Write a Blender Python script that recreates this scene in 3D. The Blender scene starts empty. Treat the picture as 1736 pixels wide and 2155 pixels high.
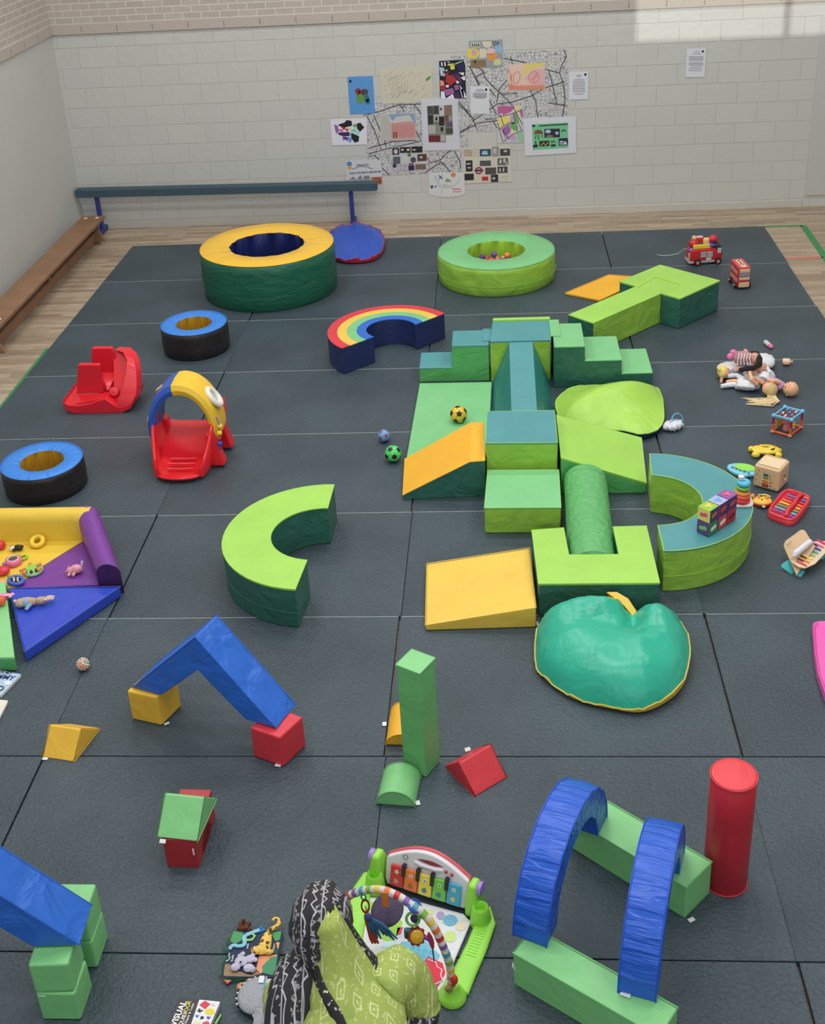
import bpy, bmesh, math, random
from mathutils import Vector, Matrix, noise
PI=math.pi
sc=bpy.context.scene; C=sc.collection
random.seed(7)
# ---------------------------------------------------------------- camera
CAM=Vector((4.29875,-13.30731,4.38881)); FPX=2521.917; PCX,PCY=868.0,860.19
ROT=Matrix(((0.99708393,0.02034332,0.07355125),(0.0567804,0.44617939,-0.89314049),(-0.05098649,0.8947123,0.4437232)))
cd=bpy.data.cameras.new('camera'); cam=bpy.data.objects.new('camera',cd); C.objects.link(cam)
cam.matrix_world=Matrix.Translation(CAM)@ROT.to_4x4()
cd.sensor_fit='HORIZONTAL'; cd.sensor_width=36; cd.lens=FPX*36/1736
cd.shift_x=0; cd.shift_y=-(1077.5-PCY)/1736; cd.clip_end=60; cd.clip_start=.05
sc.camera=cam
# ---------------------------------------------------------------- light
sc.view_settings.view_transform='Standard'; sc.view_settings.look='None'; sc.view_settings.gamma=1
sc.view_settings.exposure=0.15
w=bpy.data.worlds.new('world'); sc.world=w; w.use_nodes=True
w.node_tree.nodes['Background'].inputs[0].default_value=(.75,.85,1,1); w.node_tree.nodes['Background'].inputs[1].default_value=.35
def area(name,loc,sx,sy,power,col=(1,1,1),rot=(0,0,0),spread=180):
    l=bpy.data.lights.new(name,'AREA'); l.shape='RECTANGLE'; l.size=sx; l.size_y=sy; l.energy=power; l.color=col; l.spread=math.radians(spread)
    o=bpy.data.objects.new(name,l); C.objects.link(o); o.location=loc; o.rotation_euler=rot; return o
for lx in (.8,4.0,7.2):
    for ly,pw in ((-1.6,56),(-4.6,57),(-7.6,56),(-10.6,50)):
        area('ceiling_lamp',(lx,ly,6.2),1.9,.5,pw,(1,.985,.965))
area('rear_daylight',(5.1,-15.8,4.0),10,4,190,(.84,.93,1),(PI/2,0,0))  # added fill from behind the camera, brightens the fronts of the blocks
sun=bpy.data.lights.new('sun','SUN'); sun.energy=1.3; sun.angle=math.radians(.25); sun.color=(1,.97,.9)
so=bpy.data.objects.new('sun',sun); C.objects.link(so)
SUND=Vector((0.10,1.0,-0.24)).normalized(); so.rotation_euler=SUND.to_track_quat('-Z','Y').to_euler()
# ---------------------------------------------------------------- helpers
def lin(c):
    r=[]
    for x in c[:3]:
        x=x/255.; r.append(x/12.92 if x<=.04045 else ((x+.055)/1.055)**2.4)
    return (*r,1)
def ray(u,v): return ROT@Vector(((u-PCX)/FPX,-(v-PCY)/FPX,-1.))
def at(u,v,z=0.):
    "place in the hall, at height z, that the photograph shows at pixel u, v"
    d=ray(u,v); return CAM+d*((z-CAM.z)/d.z)
def aty(u,v,y):
    d=ray(u,v); return CAM+d*((y-CAM.y)/d.y)
def onplane(u,v,p,n):
    d=ray(u,v); return CAM+d*((p-CAM).dot(n)/d.dot(n))
def proj(p):
    k=ROT.transposed()@(Vector(p)-CAM); return PCX+FPX*k.x/-k.z, PCY-FPX*k.y/-k.z
_m={}
def mat(name,rgb,r=.5,bump=0,bs=8,metal=0,stretch=(1,1,1),fine=0,coat=0,var=0,kind=None,alpha=1,emit=0,spec=.5,sub=0):
    if name in _m: return _m[name]
    m=bpy.data.materials.new(name); m.use_nodes=True; nt=m.node_tree; b=nt.nodes['Principled BSDF']
    b.inputs['Base Color'].default_value=lin(rgb); b.inputs['Roughness'].default_value=r; b.inputs['Metallic'].default_value=metal
    b.inputs['Specular IOR Level'].default_value=spec
    if coat: b.inputs['Coat Weight'].default_value=coat; b.inputs['Coat Roughness'].default_value=.15
    if alpha<1: b.inputs['Alpha'].default_value=alpha
    if sub: b.inputs['Subsurface Weight'].default_value=sub
    tc=nt.nodes.new('ShaderNodeTexCoord'); mp=nt.nodes.new('ShaderNodeMapping'); mp.inputs['Scale'].default_value=stretch
    nt.links.new(tc.outputs['Object'],mp.inputs[0])
    src=mp.outputs[0]
    if kind=='rot': mp.vector_type='TEXTURE'; mp.inputs['Rotation'].default_value=(0,0,-.3); mp.inputs['Scale'].default_value=[1/x for x in stretch]
    if kind=='radial':   # gathers running to the centre of a ring
        sx=nt.nodes.new('ShaderNodeSeparateXYZ'); nt.links.new(tc.outputs['Object'],sx.inputs[0])
        a=nt.nodes.new('ShaderNodeMath'); a.operation='ARCTAN2'; nt.links.new(sx.outputs[1],a.inputs[0]); nt.links.new(sx.outputs[0],a.inputs[1])
        cb=nt.nodes.new('ShaderNodeCombineXYZ'); nt.links.new(a.outputs[0],cb.inputs[0])
        mz=nt.nodes.new('ShaderNodeMath'); mz.operation='MULTIPLY'; mz.inputs[1].default_value=.35; nt.links.new(sx.outputs[2],mz.inputs[0]); nt.links.new(mz.outputs[0],cb.inputs[1])
        src=cb.outputs[0]
    last=None
    if bump:
        n=nt.nodes.new('ShaderNodeTexNoise'); n.inputs['Scale'].default_value=bs; n.inputs['Detail'].default_value=3
        n.inputs['Distortion'].default_value=.6 if kind!='radial' else .1
        nt.links.new(src,n.inputs['Vector'])
        bp=nt.nodes.new('ShaderNodeBump'); bp.inputs['Strength'].default_value=bump; bp.inputs['Distance'].default_value=.035
        nt.links.new(n.outputs[0],bp.inputs['Height']); last=bp
    if fine:
        n=nt.nodes.new('ShaderNodeTexNoise'); n.inputs['Scale'].default_value=220; nt.links.new(tc.outputs['Object'],n.inputs['Vector'])
        bp=nt.nodes.new('ShaderNodeBump'); bp.inputs['Strength'].default_value=fine; bp.inputs['Distance'].default_value=.002
        nt.links.new(n.outputs[0],bp.inputs['Height'])
        if last: nt.links.new(last.outputs[0],bp.inputs['Normal'])
        last=bp
    if last: nt.links.new(last.outputs[0],b.inputs['Normal'])
    if var:
        n=nt.nodes.new('ShaderNodeTexNoise'); n.inputs['Scale'].default_value=3.5; n.inputs['Detail'].default_value=4; nt.links.new(tc.outputs['Object'],n.inputs['Vector'])
        cr=nt.nodes.new('ShaderNodeMapRange'); cr.inputs[1].default_value=.3; cr.inputs[2].default_value=.7; cr.inputs[3].default_value=1-var; cr.inputs[4].default_value=1+var
        nt.links.new(n.outputs[0],cr.inputs[0])
        mx=nt.nodes.new('ShaderNodeVectorMath'); mx.operation='SCALE'; mx.inputs[0].default_value=lin(rgb)[:3]; nt.links.new(cr.outputs[0],mx.inputs['Scale'])
        nt.links.new(mx.outputs[0],b.inputs['Base Color'])
    _m[name]=m; return m
def vin(name,rgb,bump=.25,bs=7,r=.42,stretch=(1,1,1),**k): return mat(name,rgb,r,bump,bs,fine=.12,stretch=stretch,var=.05,**k)
def pl(rgb,r=.3,**k): return mat('plastic_%d_%d_%d'%tuple(rgb[:3]),rgb,r,**k)
def cl(rgb,**k): return mat('cloth_%d_%d_%d'%tuple(rgb[:3]),rgb,.85,.5,30,**k)
class MB:
    def __init__(s,m=None): s.bm=bmesh.new(); s.m=m or Matrix(); s.mi=0; s.sm=True
    def vs(s,pts): return [s.bm.verts.new(s.m@Vector(p)) for p in pts]
    def f(s,vs):
        try: f=s.bm.faces.new(vs); f.material_index=s.mi; f.smooth=s.sm; return f
        except ValueError: return None
    def poly(s,pts): s.f(s.vs(pts)); return s
    def loft(s,rings,c0=True,c1=True,closed=True,loop=False):
        R=[s.vs(r) for r in rings]; n=len(R[0])
        pairs=list(zip(R,R[1:]))+([(R[-1],R[0])] if loop else [])
        for a,b in pairs:
            for i in range(n if closed else n-1):
                j=(i+1)%n; s.f((a[i],a[j],b[j],b[i]))
        if not loop and closed:
            if c0: s.f(R[0][::-1])
            if c1: s.f(R[-1])
        return s
    def prism(s,pts,z0,z1):
        zt=z1 if isinstance(z1,(list,tuple)) else [z1]*len(pts)
        return s.loft([[(p[0],p[1],z0) for p in pts],[(p[0],p[1],z) for p,z in zip(pts,zt)]])
    def box(s,c,d,rz=0,m=None):
        x,y,z=[v/2 for v in d]; M=Matrix.Translation(c)@Matrix.Rotation(rz,4,'Z')@(m or Matrix())
        q=[M@Vector(p) for p in ((-x,-y,-z),(x,-y,-z),(x,y,-z),(-x,y,-z),(-x,-y,z),(x,-y,z),(x,y,z),(-x,y,z))]
        return s.loft([q[:4],q[4:]])
    def rbox(s,c,d,r,rz=0,n=4,top=None):
        "upright block with rounded vertical corners"
        x,y,z=d[0]/2,d[1]/2,d[2]/2; p=[]
        for cx,cy,a in ((x-r,y-r,0),(-x+r,y-r,90),(-x+r,-y+r,180),(x-r,-y+r,270)):
            for i in range(n+1):
                t=math.radians(a+90*i/n); p.append((cx+r*math.cos(t),cy+r*math.sin(t)))
        M=Matrix.Translation(c)@Matrix.Rotation(rz,4,'Z')
        return s.loft([[M@Vector((a,b,-z)) for a,b in p],[M@Vector((a,b,z)) for a,b in p]])
    def cyl(s,p0,p1,r0,r1=None,n=20,caps=True):
        p0,p1=Vector(p0),Vector(p1); r1=r0 if r1 is None else r1; q=(p1-p0).to_track_quat('Z','Y')
        rg=[[p+q@Vector((r*math.cos(2*PI*i/n),r*math.sin(2*PI*i/n),0)) for i in range(n)] for p,r in ((p0,r0),(p1,r1))]
        return s.loft(rg,caps,caps)
    def lathe(s,c,prof,n=32,ax=None,loop=False):
        c=Vector(c); q=Vector(ax).to_track_quat('Z','Y') if ax is not None else None
        rg=[]
        for r,z in prof:
            ring=[Vector((r*math.cos(2*PI*i/n),r*math.sin(2*PI*i/n),z)) for i in range(n)]
            rg.append([c+(q@p if q else p) for p in ring])
        return s.loft(rg,loop=loop)
    def sph(s,c,r,n=16,m=None):
        if not isinstance(r,(tuple,list)): r=(r,r,r)
        M=Matrix.Translation(c)@(m or Matrix())
        k=max(5,n//2); rg=[]
        for j in range(1,k):
            t=PI*j/k; rg.append([M@Vector((r[0]*math.sin(t)*math.cos(2*PI*i/n),r[1]*math.sin(t)*math.sin(2*PI*i/n),-r[2]*math.cos(t))) for i in range(n)])
        R=[s.vs(x) for x in rg]
        for a,b in zip(R,R[1:]):
            for i in range(n): j=(i+1)%n; s.f((a[i],a[j],b[j],b[i]))
        bt,tp=s.vs([M@Vector((0,0,-r[2])),M@Vector((0,0,r[2]))])
        for i in range(n): j=(i+1)%n; s.f((bt,R[0][j],R[0][i])); s.f((tp,R[-1][i],R[-1][j]))
        return s
    def tube(s,pts,r,n=8,closed=False,caps=True,flat=1):
        P=[Vector(p) for p in pts]; N=len(P); rr=r if isinstance(r,(list,tuple)) else [r]*N; rg=[]; up=Vector((0,0,1))
        for i,p in enumerate(P):
            a=P[(i-1)%N] if (closed or i) else p; b=P[(i+1)%N] if (closed or i<N-1) else p
            t=(b-a); t=t.normalized() if t.length>1e-9 else Vector((1,0,0))
            x=up.cross(t); x=x.normalized() if x.length>.05 else Vector((1,0,0)).cross(t).normalized() if abs(t.x)<.9 else Vector((0,1,0)).cross(t).normalized()
            y=t.cross(x)
            rg.append([p+x*rr[i]*math.cos(2*PI*k/n)+y*rr[i]*flat*math.sin(2*PI*k/n) for k in range(n)])
        return s.loft(rg,caps,caps,loop=closed)
    def torus(s,c,R,r,m=None,n=28,k=10,flat=1):
        M=Matrix.Translation(c)@(m or Matrix())
        return s.loft([[M@Vector(((R+r*math.cos(2*PI*j/k))*math.cos(2*PI*i/n),(R+r*math.cos(2*PI*j/k))*math.sin(2*PI*i/n),r*flat*math.sin(2*PI*j/k))) for j in range(k)] for i in range(n)],loop=True)
    def build(s,name,ms,parent=None,bevel=0,sharp=38,seg=3,sub=0,mods=None):
        bmesh.ops.recalc_face_normals(s.bm,faces=s.bm.faces)
        o0=Vector((0,0,0))
        if parent is not None:
            p=parent
            while p: o0+=p.location; p=p.parent
        elif not getattr(s,'keep',False):
            xs=[v.co for v in s.bm.verts]
            o0=Vector(((min(v.x for v in xs)+max(v.x for v in xs))/2,(min(v.y for v in xs)+max(v.y for v in xs))/2,min(v.z for v in xs)))
        bmesh.ops.translate(s.bm,vec=-o0,verts=s.bm.verts)
        me=bpy.data.meshes.new(name); s.bm.to_mesh(me); s.bm.free()
        for m in (ms if isinstance(ms,(list,tuple)) else [ms]): me.materials.append(m)
        if sharp: me.set_sharp_from_angle(angle=math.radians(sharp))
        o=bpy.data.objects.new(name,me); C.objects.link(o)
        if parent is not None: o.parent=parent
        else: o.location=o0
        if bevel:
            b=o.modifiers.new('bevel','BEVEL'); b.width=bevel; b.segments=seg; b.limit_method='ANGLE'; b.angle_limit=math.radians(38)
            me.set_sharp_from_angle(angle=math.radians(180)) if seg>=3 else None
            wn=o.modifiers.new('wn','WEIGHTED_NORMAL'); wn.keep_sharp=False
        if sub:
            b=o.modifiers.new('sub','SUBSURF'); b.levels=sub; b.render_levels=sub
        return o
def tag(o,label,cat,group=None,kind=None):
    if label: o['label']=label
    if cat: o['category']=cat
    if group: o['group']=group
    if kind: o['kind']=kind
    return o
def thing(name,label,cat,loc,group=None):
    o=bpy.data.objects.new(name,None); C.objects.link(o); o.location=loc; o.empty_display_size=.05
    return tag(o,label,cat,group)
def part(o,label): o['label']=label; return o
def struct(name,mb,m,**k):
    o=mb.build(name,m,**k); o['kind']='structure'; return o
def cen(pts):
    n=len(pts); return Vector((sum(p[0] for p in pts)/n,sum(p[1] for p in pts)/n,0))
def text(body,size,m,parent,M,name='lettering',ext=.0004,align='CENTER',font_w=1.0):
    cu=bpy.data.curves.new('t','FONT'); cu.body=body; cu.size=size; cu.extrude=ext; cu.align_x=align; cu.align_y='CENTER'; cu.resolution_u=3; cu.offset=size*.012*font_w
    t=bpy.data.objects.new('t',cu); C.objects.link(t)
    dg=bpy.context.evaluated_depsgraph_get(); me=bpy.data.meshes.new_from_object(t.evaluated_get(dg)); bpy.data.objects.remove(t)
    o0=Vector((0,0,0)); p=parent
    while p: o0+=p.location; p=p.parent
    me.transform(Matrix.Translation(-o0)@M); me.materials.clear(); me.materials.append(m)
    o=bpy.data.objects.new(name,me); C.objects.link(o); o.parent=parent; return o
def fit3(a,b,c):
    "centre and radius of the circle through three points on the floor plan"
    ax,ay,bx,by,cx,cy=a[0],a[1],b[0],b[1],c[0],c[1]; d=2*(ax*(by-cy)+bx*(cy-ay)+cx*(ay-by))
    x=((ax*ax+ay*ay)*(by-cy)+(bx*bx+by*by)*(cy-ay)+(cx*cx+cy*cy)*(ay-by))/d
    y=((ax*ax+ay*ay)*(cx-bx)+(bx*bx+by*by)*(ax-cx)+(cx*cx+cy*cy)*(bx-ax))/d
    return Vector((x,y,0)),math.hypot(ax-x,ay-y)
def arc3(a,b,c,n=28):
    o,r=fit3(a,b,c); A=[math.atan2(p[1]-o.y,p[0]-o.x) for p in (a,b,c)]
    d=(A[2]-A[0])%(2*PI); e=(A[1]-A[0])%(2*PI)
    if e>d: d-=2*PI
    return [(o.x+r*math.cos(A[0]+d*i/n),o.y+r*math.sin(A[0]+d*i/n)) for i in range(n+1)]
# ---------------------------------------------------------------- setting
FL=-.04; YW=.83; XL=-.82; XR=11.0; YF=-16.0; ZC=6.6
def nodemat(name,r=.6):
    m=bpy.data.materials.new(name); m.use_nodes=True; nt=m.node_tree; b=nt.nodes['Principled BSDF']; b.inputs['Roughness'].default_value=r
    tc=nt.nodes.new('ShaderNodeTexCoord'); return m,nt,b,tc
def remap(nt,tc,axes,off=(0,0)):
    sx=nt.nodes.new('ShaderNodeSeparateXYZ'); nt.links.new(tc.outputs['Object'],sx.inputs[0]); cb=nt.nodes.new('ShaderNodeCombineXYZ')
    for k,a in enumerate(axes):
        ad=nt.nodes.new('ShaderNodeMath'); ad.operation='ADD'; ad.inputs[1].default_value=off[k]; nt.links.new(sx.outputs[a],ad.inputs[0]); nt.links.new(ad.outputs[0],cb.inputs[k])
    return cb.outputs[0]
def wallmat(name,axes,split=2.36,smooth=False):
    m,nt,b,tc=nodemat(name,.55)
    L=nt.links
    def brick(off,bw,rh,mortar,c1,c2,cm,sm=.1):
        v=remap(nt,tc,axes,off); t=nt.nodes.new('ShaderNodeTexBrick'); L.new(v,t.inputs['Vector']); t.inputs['Scale'].default_value=1
        t.inputs['Brick Width'].default_value=bw; t.inputs['Row Height'].default_value=rh; t.inputs['Mortar Size'].default_value=mortar; t.inputs['Mortar Smooth'].default_value=sm
        t.inputs['Color1'].default_value=lin(c1); t.inputs['Color2'].default_value=lin(c2); t.inputs['Mortar'].default_value=lin(cm); return t
    WC=(196,197,194)
    lo=brick((.076,-.29+.2325*4),.462,.2325,.0035 if not smooth else 0.0,WC,(199,200,196),(184,184,179) if not smooth else WC,.3)
    up=brick((0,-2.42+.075*8),.215,.075,.0075,(178,168,158),(188,178,168),(208,202,194))
    sx=nt.nodes.new('ShaderNodeSeparateXYZ'); L.new(tc.outputs['Object'],sx.inputs[0])
    g=nt.nodes.new('ShaderNodeMath'); g.operation='GREATER_THAN'; g.inputs[1].default_value=split; L.new(sx.outputs[2],g.inputs[0])
    nz=nt.nodes.new('ShaderNodeTexNoise'); nz.inputs['Scale'].default_value=14; nz.inputs['Detail'].default_value=5; L.new(tc.outputs['Object'],nz.inputs['Vector'])
    mx=nt.nodes.new('ShaderNodeMix'); mx.data_type='RGBA'; L.new(g.outputs[0],mx.inputs[0]); L.new(lo.outputs[0],mx.inputs[6]); L.new(up.outputs[0],mx.inputs[7])
    L.new(mx.outputs[2],b.inputs['Base Color'])
    hm=nt.nodes.new('ShaderNodeMix'); L.new(g.outputs[0],hm.inputs[0]); L.new(lo.outputs['Fac'],hm.inputs[2]); L.new(up.outputs['Fac'],hm.inputs[3])
    sb=nt.nodes.new('ShaderNodeMath'); sb.operation='MULTIPLY_ADD'; sb.inputs[1].default_value=-1 if not smooth else 0; L.new(hm.outputs[0],sb.inputs[0]); L.new(nz.outputs[0],sb.inputs[2])
    bp=nt.nodes.new('ShaderNodeBump'); bp.inputs['Strength'].default_value=.6 if not smooth else .1; bp.inputs['Distance'].default_value=.012; L.new(sb.outputs[0],bp.inputs['Height']); L.new(bp.outputs[0],b.inputs['Normal'])
    return m
WALLB=wallmat('painted_blocks',(0,2)); WALLL=wallmat('painted_side_wall',(1,2),smooth=True)
white=mat('white_paint',(196,193,186),.5); trimm=mat('rail_paint',(186,176,168),.5,bump=.1,bs=20)
def world(mb): mb.keep=True; return mb
# parquet
m,nt,b,tc=nodemat('wood_floor',.42); L=nt.links
v=remap(nt,tc,(0,1)); t=nt.nodes.new('ShaderNodeTexBrick'); L.new(v,t.inputs['Vector']); t.inputs['Scale'].default_value=1
t.inputs['Brick Width'].default_value=.52; t.inputs['Row Height'].default_value=.07; t.inputs['Mortar Size'].default_value=.0008; t.offset_frequency=3; t.offset=.37
t.inputs['Color1'].default_value=lin((184,167,144)); t.inputs['Color2'].default_value=lin((150,132,112)); t.inputs['Mortar'].default_value=lin((96,80,66))
mp=nt.nodes.new('ShaderNodeMapping'); mp.inputs['Scale'].default_value=(2.5,40,1); L.new(tc.outputs['Object'],mp.inputs[0]); nz=nt.nodes.new('ShaderNodeTexNoise'); nz.inputs['Scale'].default_value=2; nz.inputs['Detail'].default_value=5; L.new(mp.outputs[0],nz.inputs['Vector'])
mx=nt.nodes.new('ShaderNodeMix'); mx.data_type='RGBA'; mx.blend_type='OVERLAY'; mx.inputs[0].default_value=.7; L.new(t.outputs[0],mx.inputs[6]); L.new(nz.outputs[0],mx.inputs[7]); L.new(mx.outputs[2],b.inputs['Base Color'])
WOOD=m
struct('floor',world(MB().box((5.1,-7.6,FL-.05),(12.2,17.2,.1))),WOOD)
struct('wall_back',world(MB().box((5.1,YW+.1,3.2),(12.2,.2,7))),WALLB)
struct('wall_left',world(MB().box((XL-.1,-7.6,3.2),(.2,17.2,7))),WALLL)
dark=mat('grey_wall',(120,118,112),.7)
struct('wall_right',world(MB().box((XR+.1,-7.6,3.2),(.2,17.2,7))),white)
# wall behind the camera; its two openings are added to shape the sun patch
def back_to(x,z):   # a point on the far wall traced back along the sunlight to the rear wall
    k=(YW-YF)/SUND.y; return x-SUND.x*k, z-SUND.z*k
wx0,wz0=back_to(5.905,1.945); wx1,_=back_to(7.545,0); wx2,_=back_to(7.61,0); wx3,_=back_to(9.2,0); wz1=wz0+1.5
rw=MB()
for x0,x1,z0,z1 in ((XL,wx0,FL,9.5),(wx0,wx3,FL,wz0),(wx0,wx3,wz1,9.5),(wx3,XR,FL,9.5),(wx1,wx2,wz0,wz1)):
    rw.box(((x0+x1)/2,YF-.02,(z0+z1)/2),(x1-x0,.04,z1-z0))
struct('wall_front',world(rw),dark)
for n,(a,c) in enumerate(((wx0,wx1),(wx2,wx3))):
    fr=MB()
    for x0,x1,z0,z1 in ((a-.05,c+.05,wz0-.05,wz0),(a-.05,c+.05,wz1,wz1+.05),(a-.05,a,wz0,wz1),(c,c+.05,wz0,wz1)):
        fr.box(((x0+x1)/2,YF+.02,(z0+z1)/2),(x1-x0,.04,z1-z0))
    struct('window_%d'%(n+1),world(fr),white)
struct('ceiling',world(MB().box((5.1,-5.9,ZC+.05),(12.2,13.8,.1))),mat('ceiling_white',(180,178,172),.8))
# skirting, rail with screw holes, flush door
struct('baseboard_back',world(MB().box((3.55,YW-.008,.0),(8.75,.016,.09))),white,bevel=.004)
tr=MB().box((5.1,YW-.012,2.362),(11.9,.024,.112))
o=struct('trim_1',world(tr),trimm,bevel=.003)
hb=MB()
for i in range(28):
    for k in (-.022,0,.022): hb.cyl((-.447+.4175*i,YW-.02,2.36+k),(-.447+.4175*i,YW-.0262,2.36+k),.0055,n=8)
h=hb.build('screw_hole',mat('screw_dark',(50,42,38),.6),parent=o); h['kind']='stuff'
o=struct('trim_2',world(MB().box((XL+.012,-7.6,2.362),(.024,16.8,.112))),trimm,bevel=.003)
hb=MB()
for i in range(12):
    for k in (-.022,0,.022): hb.cyl((XL+.02,.3-.4175*i,2.36+k),(XL+.0262,.3-.4175*i,2.36+k),.0055,n=8)
h=hb.build('screw_hole',mat('screw_dark',(50,42,38),.6),parent=o); h['kind']='stuff'
dr=MB().box((8.86,YW-.006,1.13),(1.82,.02,2.07)); struct('door_1',world(dr),mat('door_paint',(192,193,192),.5),bevel=.003)
# painted court lines on the timber floor
grn=mat('court_green',(58,140,82),.5); redl=mat('court_red',(206,120,104),.5)
def line(n,a,b_,w_,m_):
    a,b_=Vector((a[0],a[1],0)),Vector((b_[0],b_[1],0)); d=(b_-a).normalized(); s_=Vector((-d.y,d.x,0))*w_/2
    struct(n,world(MB().prism([a+s_,a-s_,b_-s_,b_+s_],FL,FL+.0015)),m_)
q0,q1,q2=at(1612,477,FL),at(1690,475,FL),at(1736,541,FL); dd=(q2-q1)
line('trim_3',q0-Vector((.3,0,0)),q1,.05,grn); line('trim_4',q1,q1+dd*4,.075,grn)
q=at(1651,545,FL); line('trim_5',q-Vector((.2,0,0)),at(1731,541,FL),.05,redl)
line('trim_6',at(102,733,FL),at(102,733,FL)+(at(0,861,FL)-at(102,733,FL))*1.6,.05,grn)
# gym mats laid edge to edge
m,nt,b,tc=nodemat('mat_vinyl',.46); L=nt.links
b.inputs['Base Color'].default_value=lin((62,72,76)); b.inputs['Specular IOR Level'].default_value=.5
nz=nt.nodes.new('ShaderNodeTexNoise'); nz.inputs['Scale'].default_value=52; nz.inputs['Detail'].default_value=4; nz.inputs['Roughness'].default_value=.55; nz.inputs['Distortion'].default_value=.4; L.new(tc.outputs['Object'],nz.inputs['Vector'])
n2=nt.nodes.new('ShaderNodeTexNoise'); n2.inputs['Scale'].default_value=1.3; n2.inputs['Detail'].default_value=5; L.new(tc.outputs['Object'],n2.inputs['Vector'])
bp=nt.nodes.new('ShaderNodeBump'); bp.inputs['Strength'].default_value=1; bp.inputs['Distance'].default_value=.009; L.new(nz.outputs[0],bp.inputs['Height']); L.new(bp.outputs[0],b.inputs['Normal'])
cr=nt.nodes.new('ShaderNodeValToRGB'); cr.color_ramp.elements[0].color=lin((54,68,76)); cr.color_ramp.elements[1].color=lin((67,83,92)); cr.color_ramp.elements[0].position=.35; cr.color_ramp.elements[1].position=.7
L.new(n2.outputs[0],cr.inputs[0]); L.new(cr.outputs[0],b.inputs['Base Color'])
MATV=m
edge=mat('mat_edge',(170,178,178),.5)  # pale strip colour that paints the lamp highlight on the mat edges
cols=['leftmost column','second column from the left','third column from the left','fourth column from the left']
rows=['row nearest far wall','second row from far wall','third row from far wall','fourth row from far wall','fifth row from far wall','sixth row from far wall','seventh row from far wall','eighth row from far wall','ninth row from far wall','tenth row from far wall']
for j in range(10):
    for i in range(4):
        x0,y1=i*1.83,-j*1.22; jx=.006*math.sin(j*3.1+i*5); g=.006
        c=Vector((x0+.915+jx,y1-.61,-.02))
        u,v=proj((c.x,c.y+.6,0)); u2,v2=proj((c.x-.9,c.y+.6,0))
        if v>2170 or u2>1760 : continue
        mb=MB().box(c,(1.83-g,1.22-g,.04))
        o=tag(mb.build('gym_mat',MATV,bevel=.004),'dark vinyl gym mat, %s, %s'%(rows[j],cols[i]),'mat','gym mats covering the floor')
        o.location.z=-.04
        if j<1 or j>6: continue
        sb=MB()
        for k,(cc,d) in enumerate((((c.x,c.y+.61-g/2-.0035,-.0005),(1.822-g,.005,.0024)),)):
            sb.box(cc,d)
        part(sb.build('edge_seam',edge,parent=o),'thin pale seam along the far edge')
# ================================================================ soft play
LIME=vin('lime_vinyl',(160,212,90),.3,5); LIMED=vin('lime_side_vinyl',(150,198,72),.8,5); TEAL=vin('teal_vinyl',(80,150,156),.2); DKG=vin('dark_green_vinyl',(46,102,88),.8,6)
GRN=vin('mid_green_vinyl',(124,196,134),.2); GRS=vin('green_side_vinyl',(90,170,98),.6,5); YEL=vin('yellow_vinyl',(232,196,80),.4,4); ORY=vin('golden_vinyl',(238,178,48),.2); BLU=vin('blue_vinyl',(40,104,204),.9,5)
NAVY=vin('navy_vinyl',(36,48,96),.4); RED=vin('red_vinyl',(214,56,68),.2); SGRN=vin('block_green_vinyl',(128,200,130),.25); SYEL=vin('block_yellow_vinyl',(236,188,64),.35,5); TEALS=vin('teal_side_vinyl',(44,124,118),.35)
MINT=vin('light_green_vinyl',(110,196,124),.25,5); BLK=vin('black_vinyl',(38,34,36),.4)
TAGW=mat('white_label',(225,230,232),.6)
def xy(*px,z=0): return [at(u,v,z) for u,v in px]
def label_tag(parent,p,ang,s=(.03,.016),tilt=0,z=None):
    mb=MB(Matrix.Translation(p)@Matrix.Rotation(ang,4,'Z')@Matrix.Rotation(tilt,4,'X')).box((0,0,.0015),(s[0],s[1],.002))
    return part(mb.build('sewn_label',TAGW,parent=parent),'small white sewn label')
def shell(name,lab,cat,bot,top,sm,tm=None,group=None,bev=.012,pipe=None,edges=True,topname='top_cover',z0=0):
    "foam block: bot / top are matching lists of 3-D corners"
    bot=[Vector(p) for p in bot]; top=[Vector(p) for p in top]
    c=sum(bot,Vector())/len(bot); c.z=min(p.z for p in bot)
    r=thing(name,lab,cat,c,group)
    mb=MB().loft([bot,top]); mb.build('side_cover' if tm else 'cover',sm,parent=r,bevel=bev)
    if tm:
        n=Vector((0,0,1)); cc=sum(top,Vector())/len(top)
        lo=[p-n*.012+((p-cc)*Vector((1,1,0)))*.002 for p in top]; hi=[p+n*.003 +((p-cc)*Vector((1,1,0)))*.002 for p in top]
        MB().loft([lo,hi]).build(topname,tm,parent=r,bevel=.003,seg=2)
    if edges: MB().tube([p+Vector((0,0,.001)) for p in top],.0035,6,closed=True).build('piping',pipe or tm or sm,parent=r)
    return r
def block(name,lab,cat,pts,h,sm,tm=None,z0=0,**k):
    hs=h if isinstance(h,(list,tuple)) else [h]*len(pts)
    return shell(name,lab,cat,[(p[0],p[1],z0) for p in pts],[(p[0],p[1],z) for p,z in zip(pts,hs)],sm,tm,**k)
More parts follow.
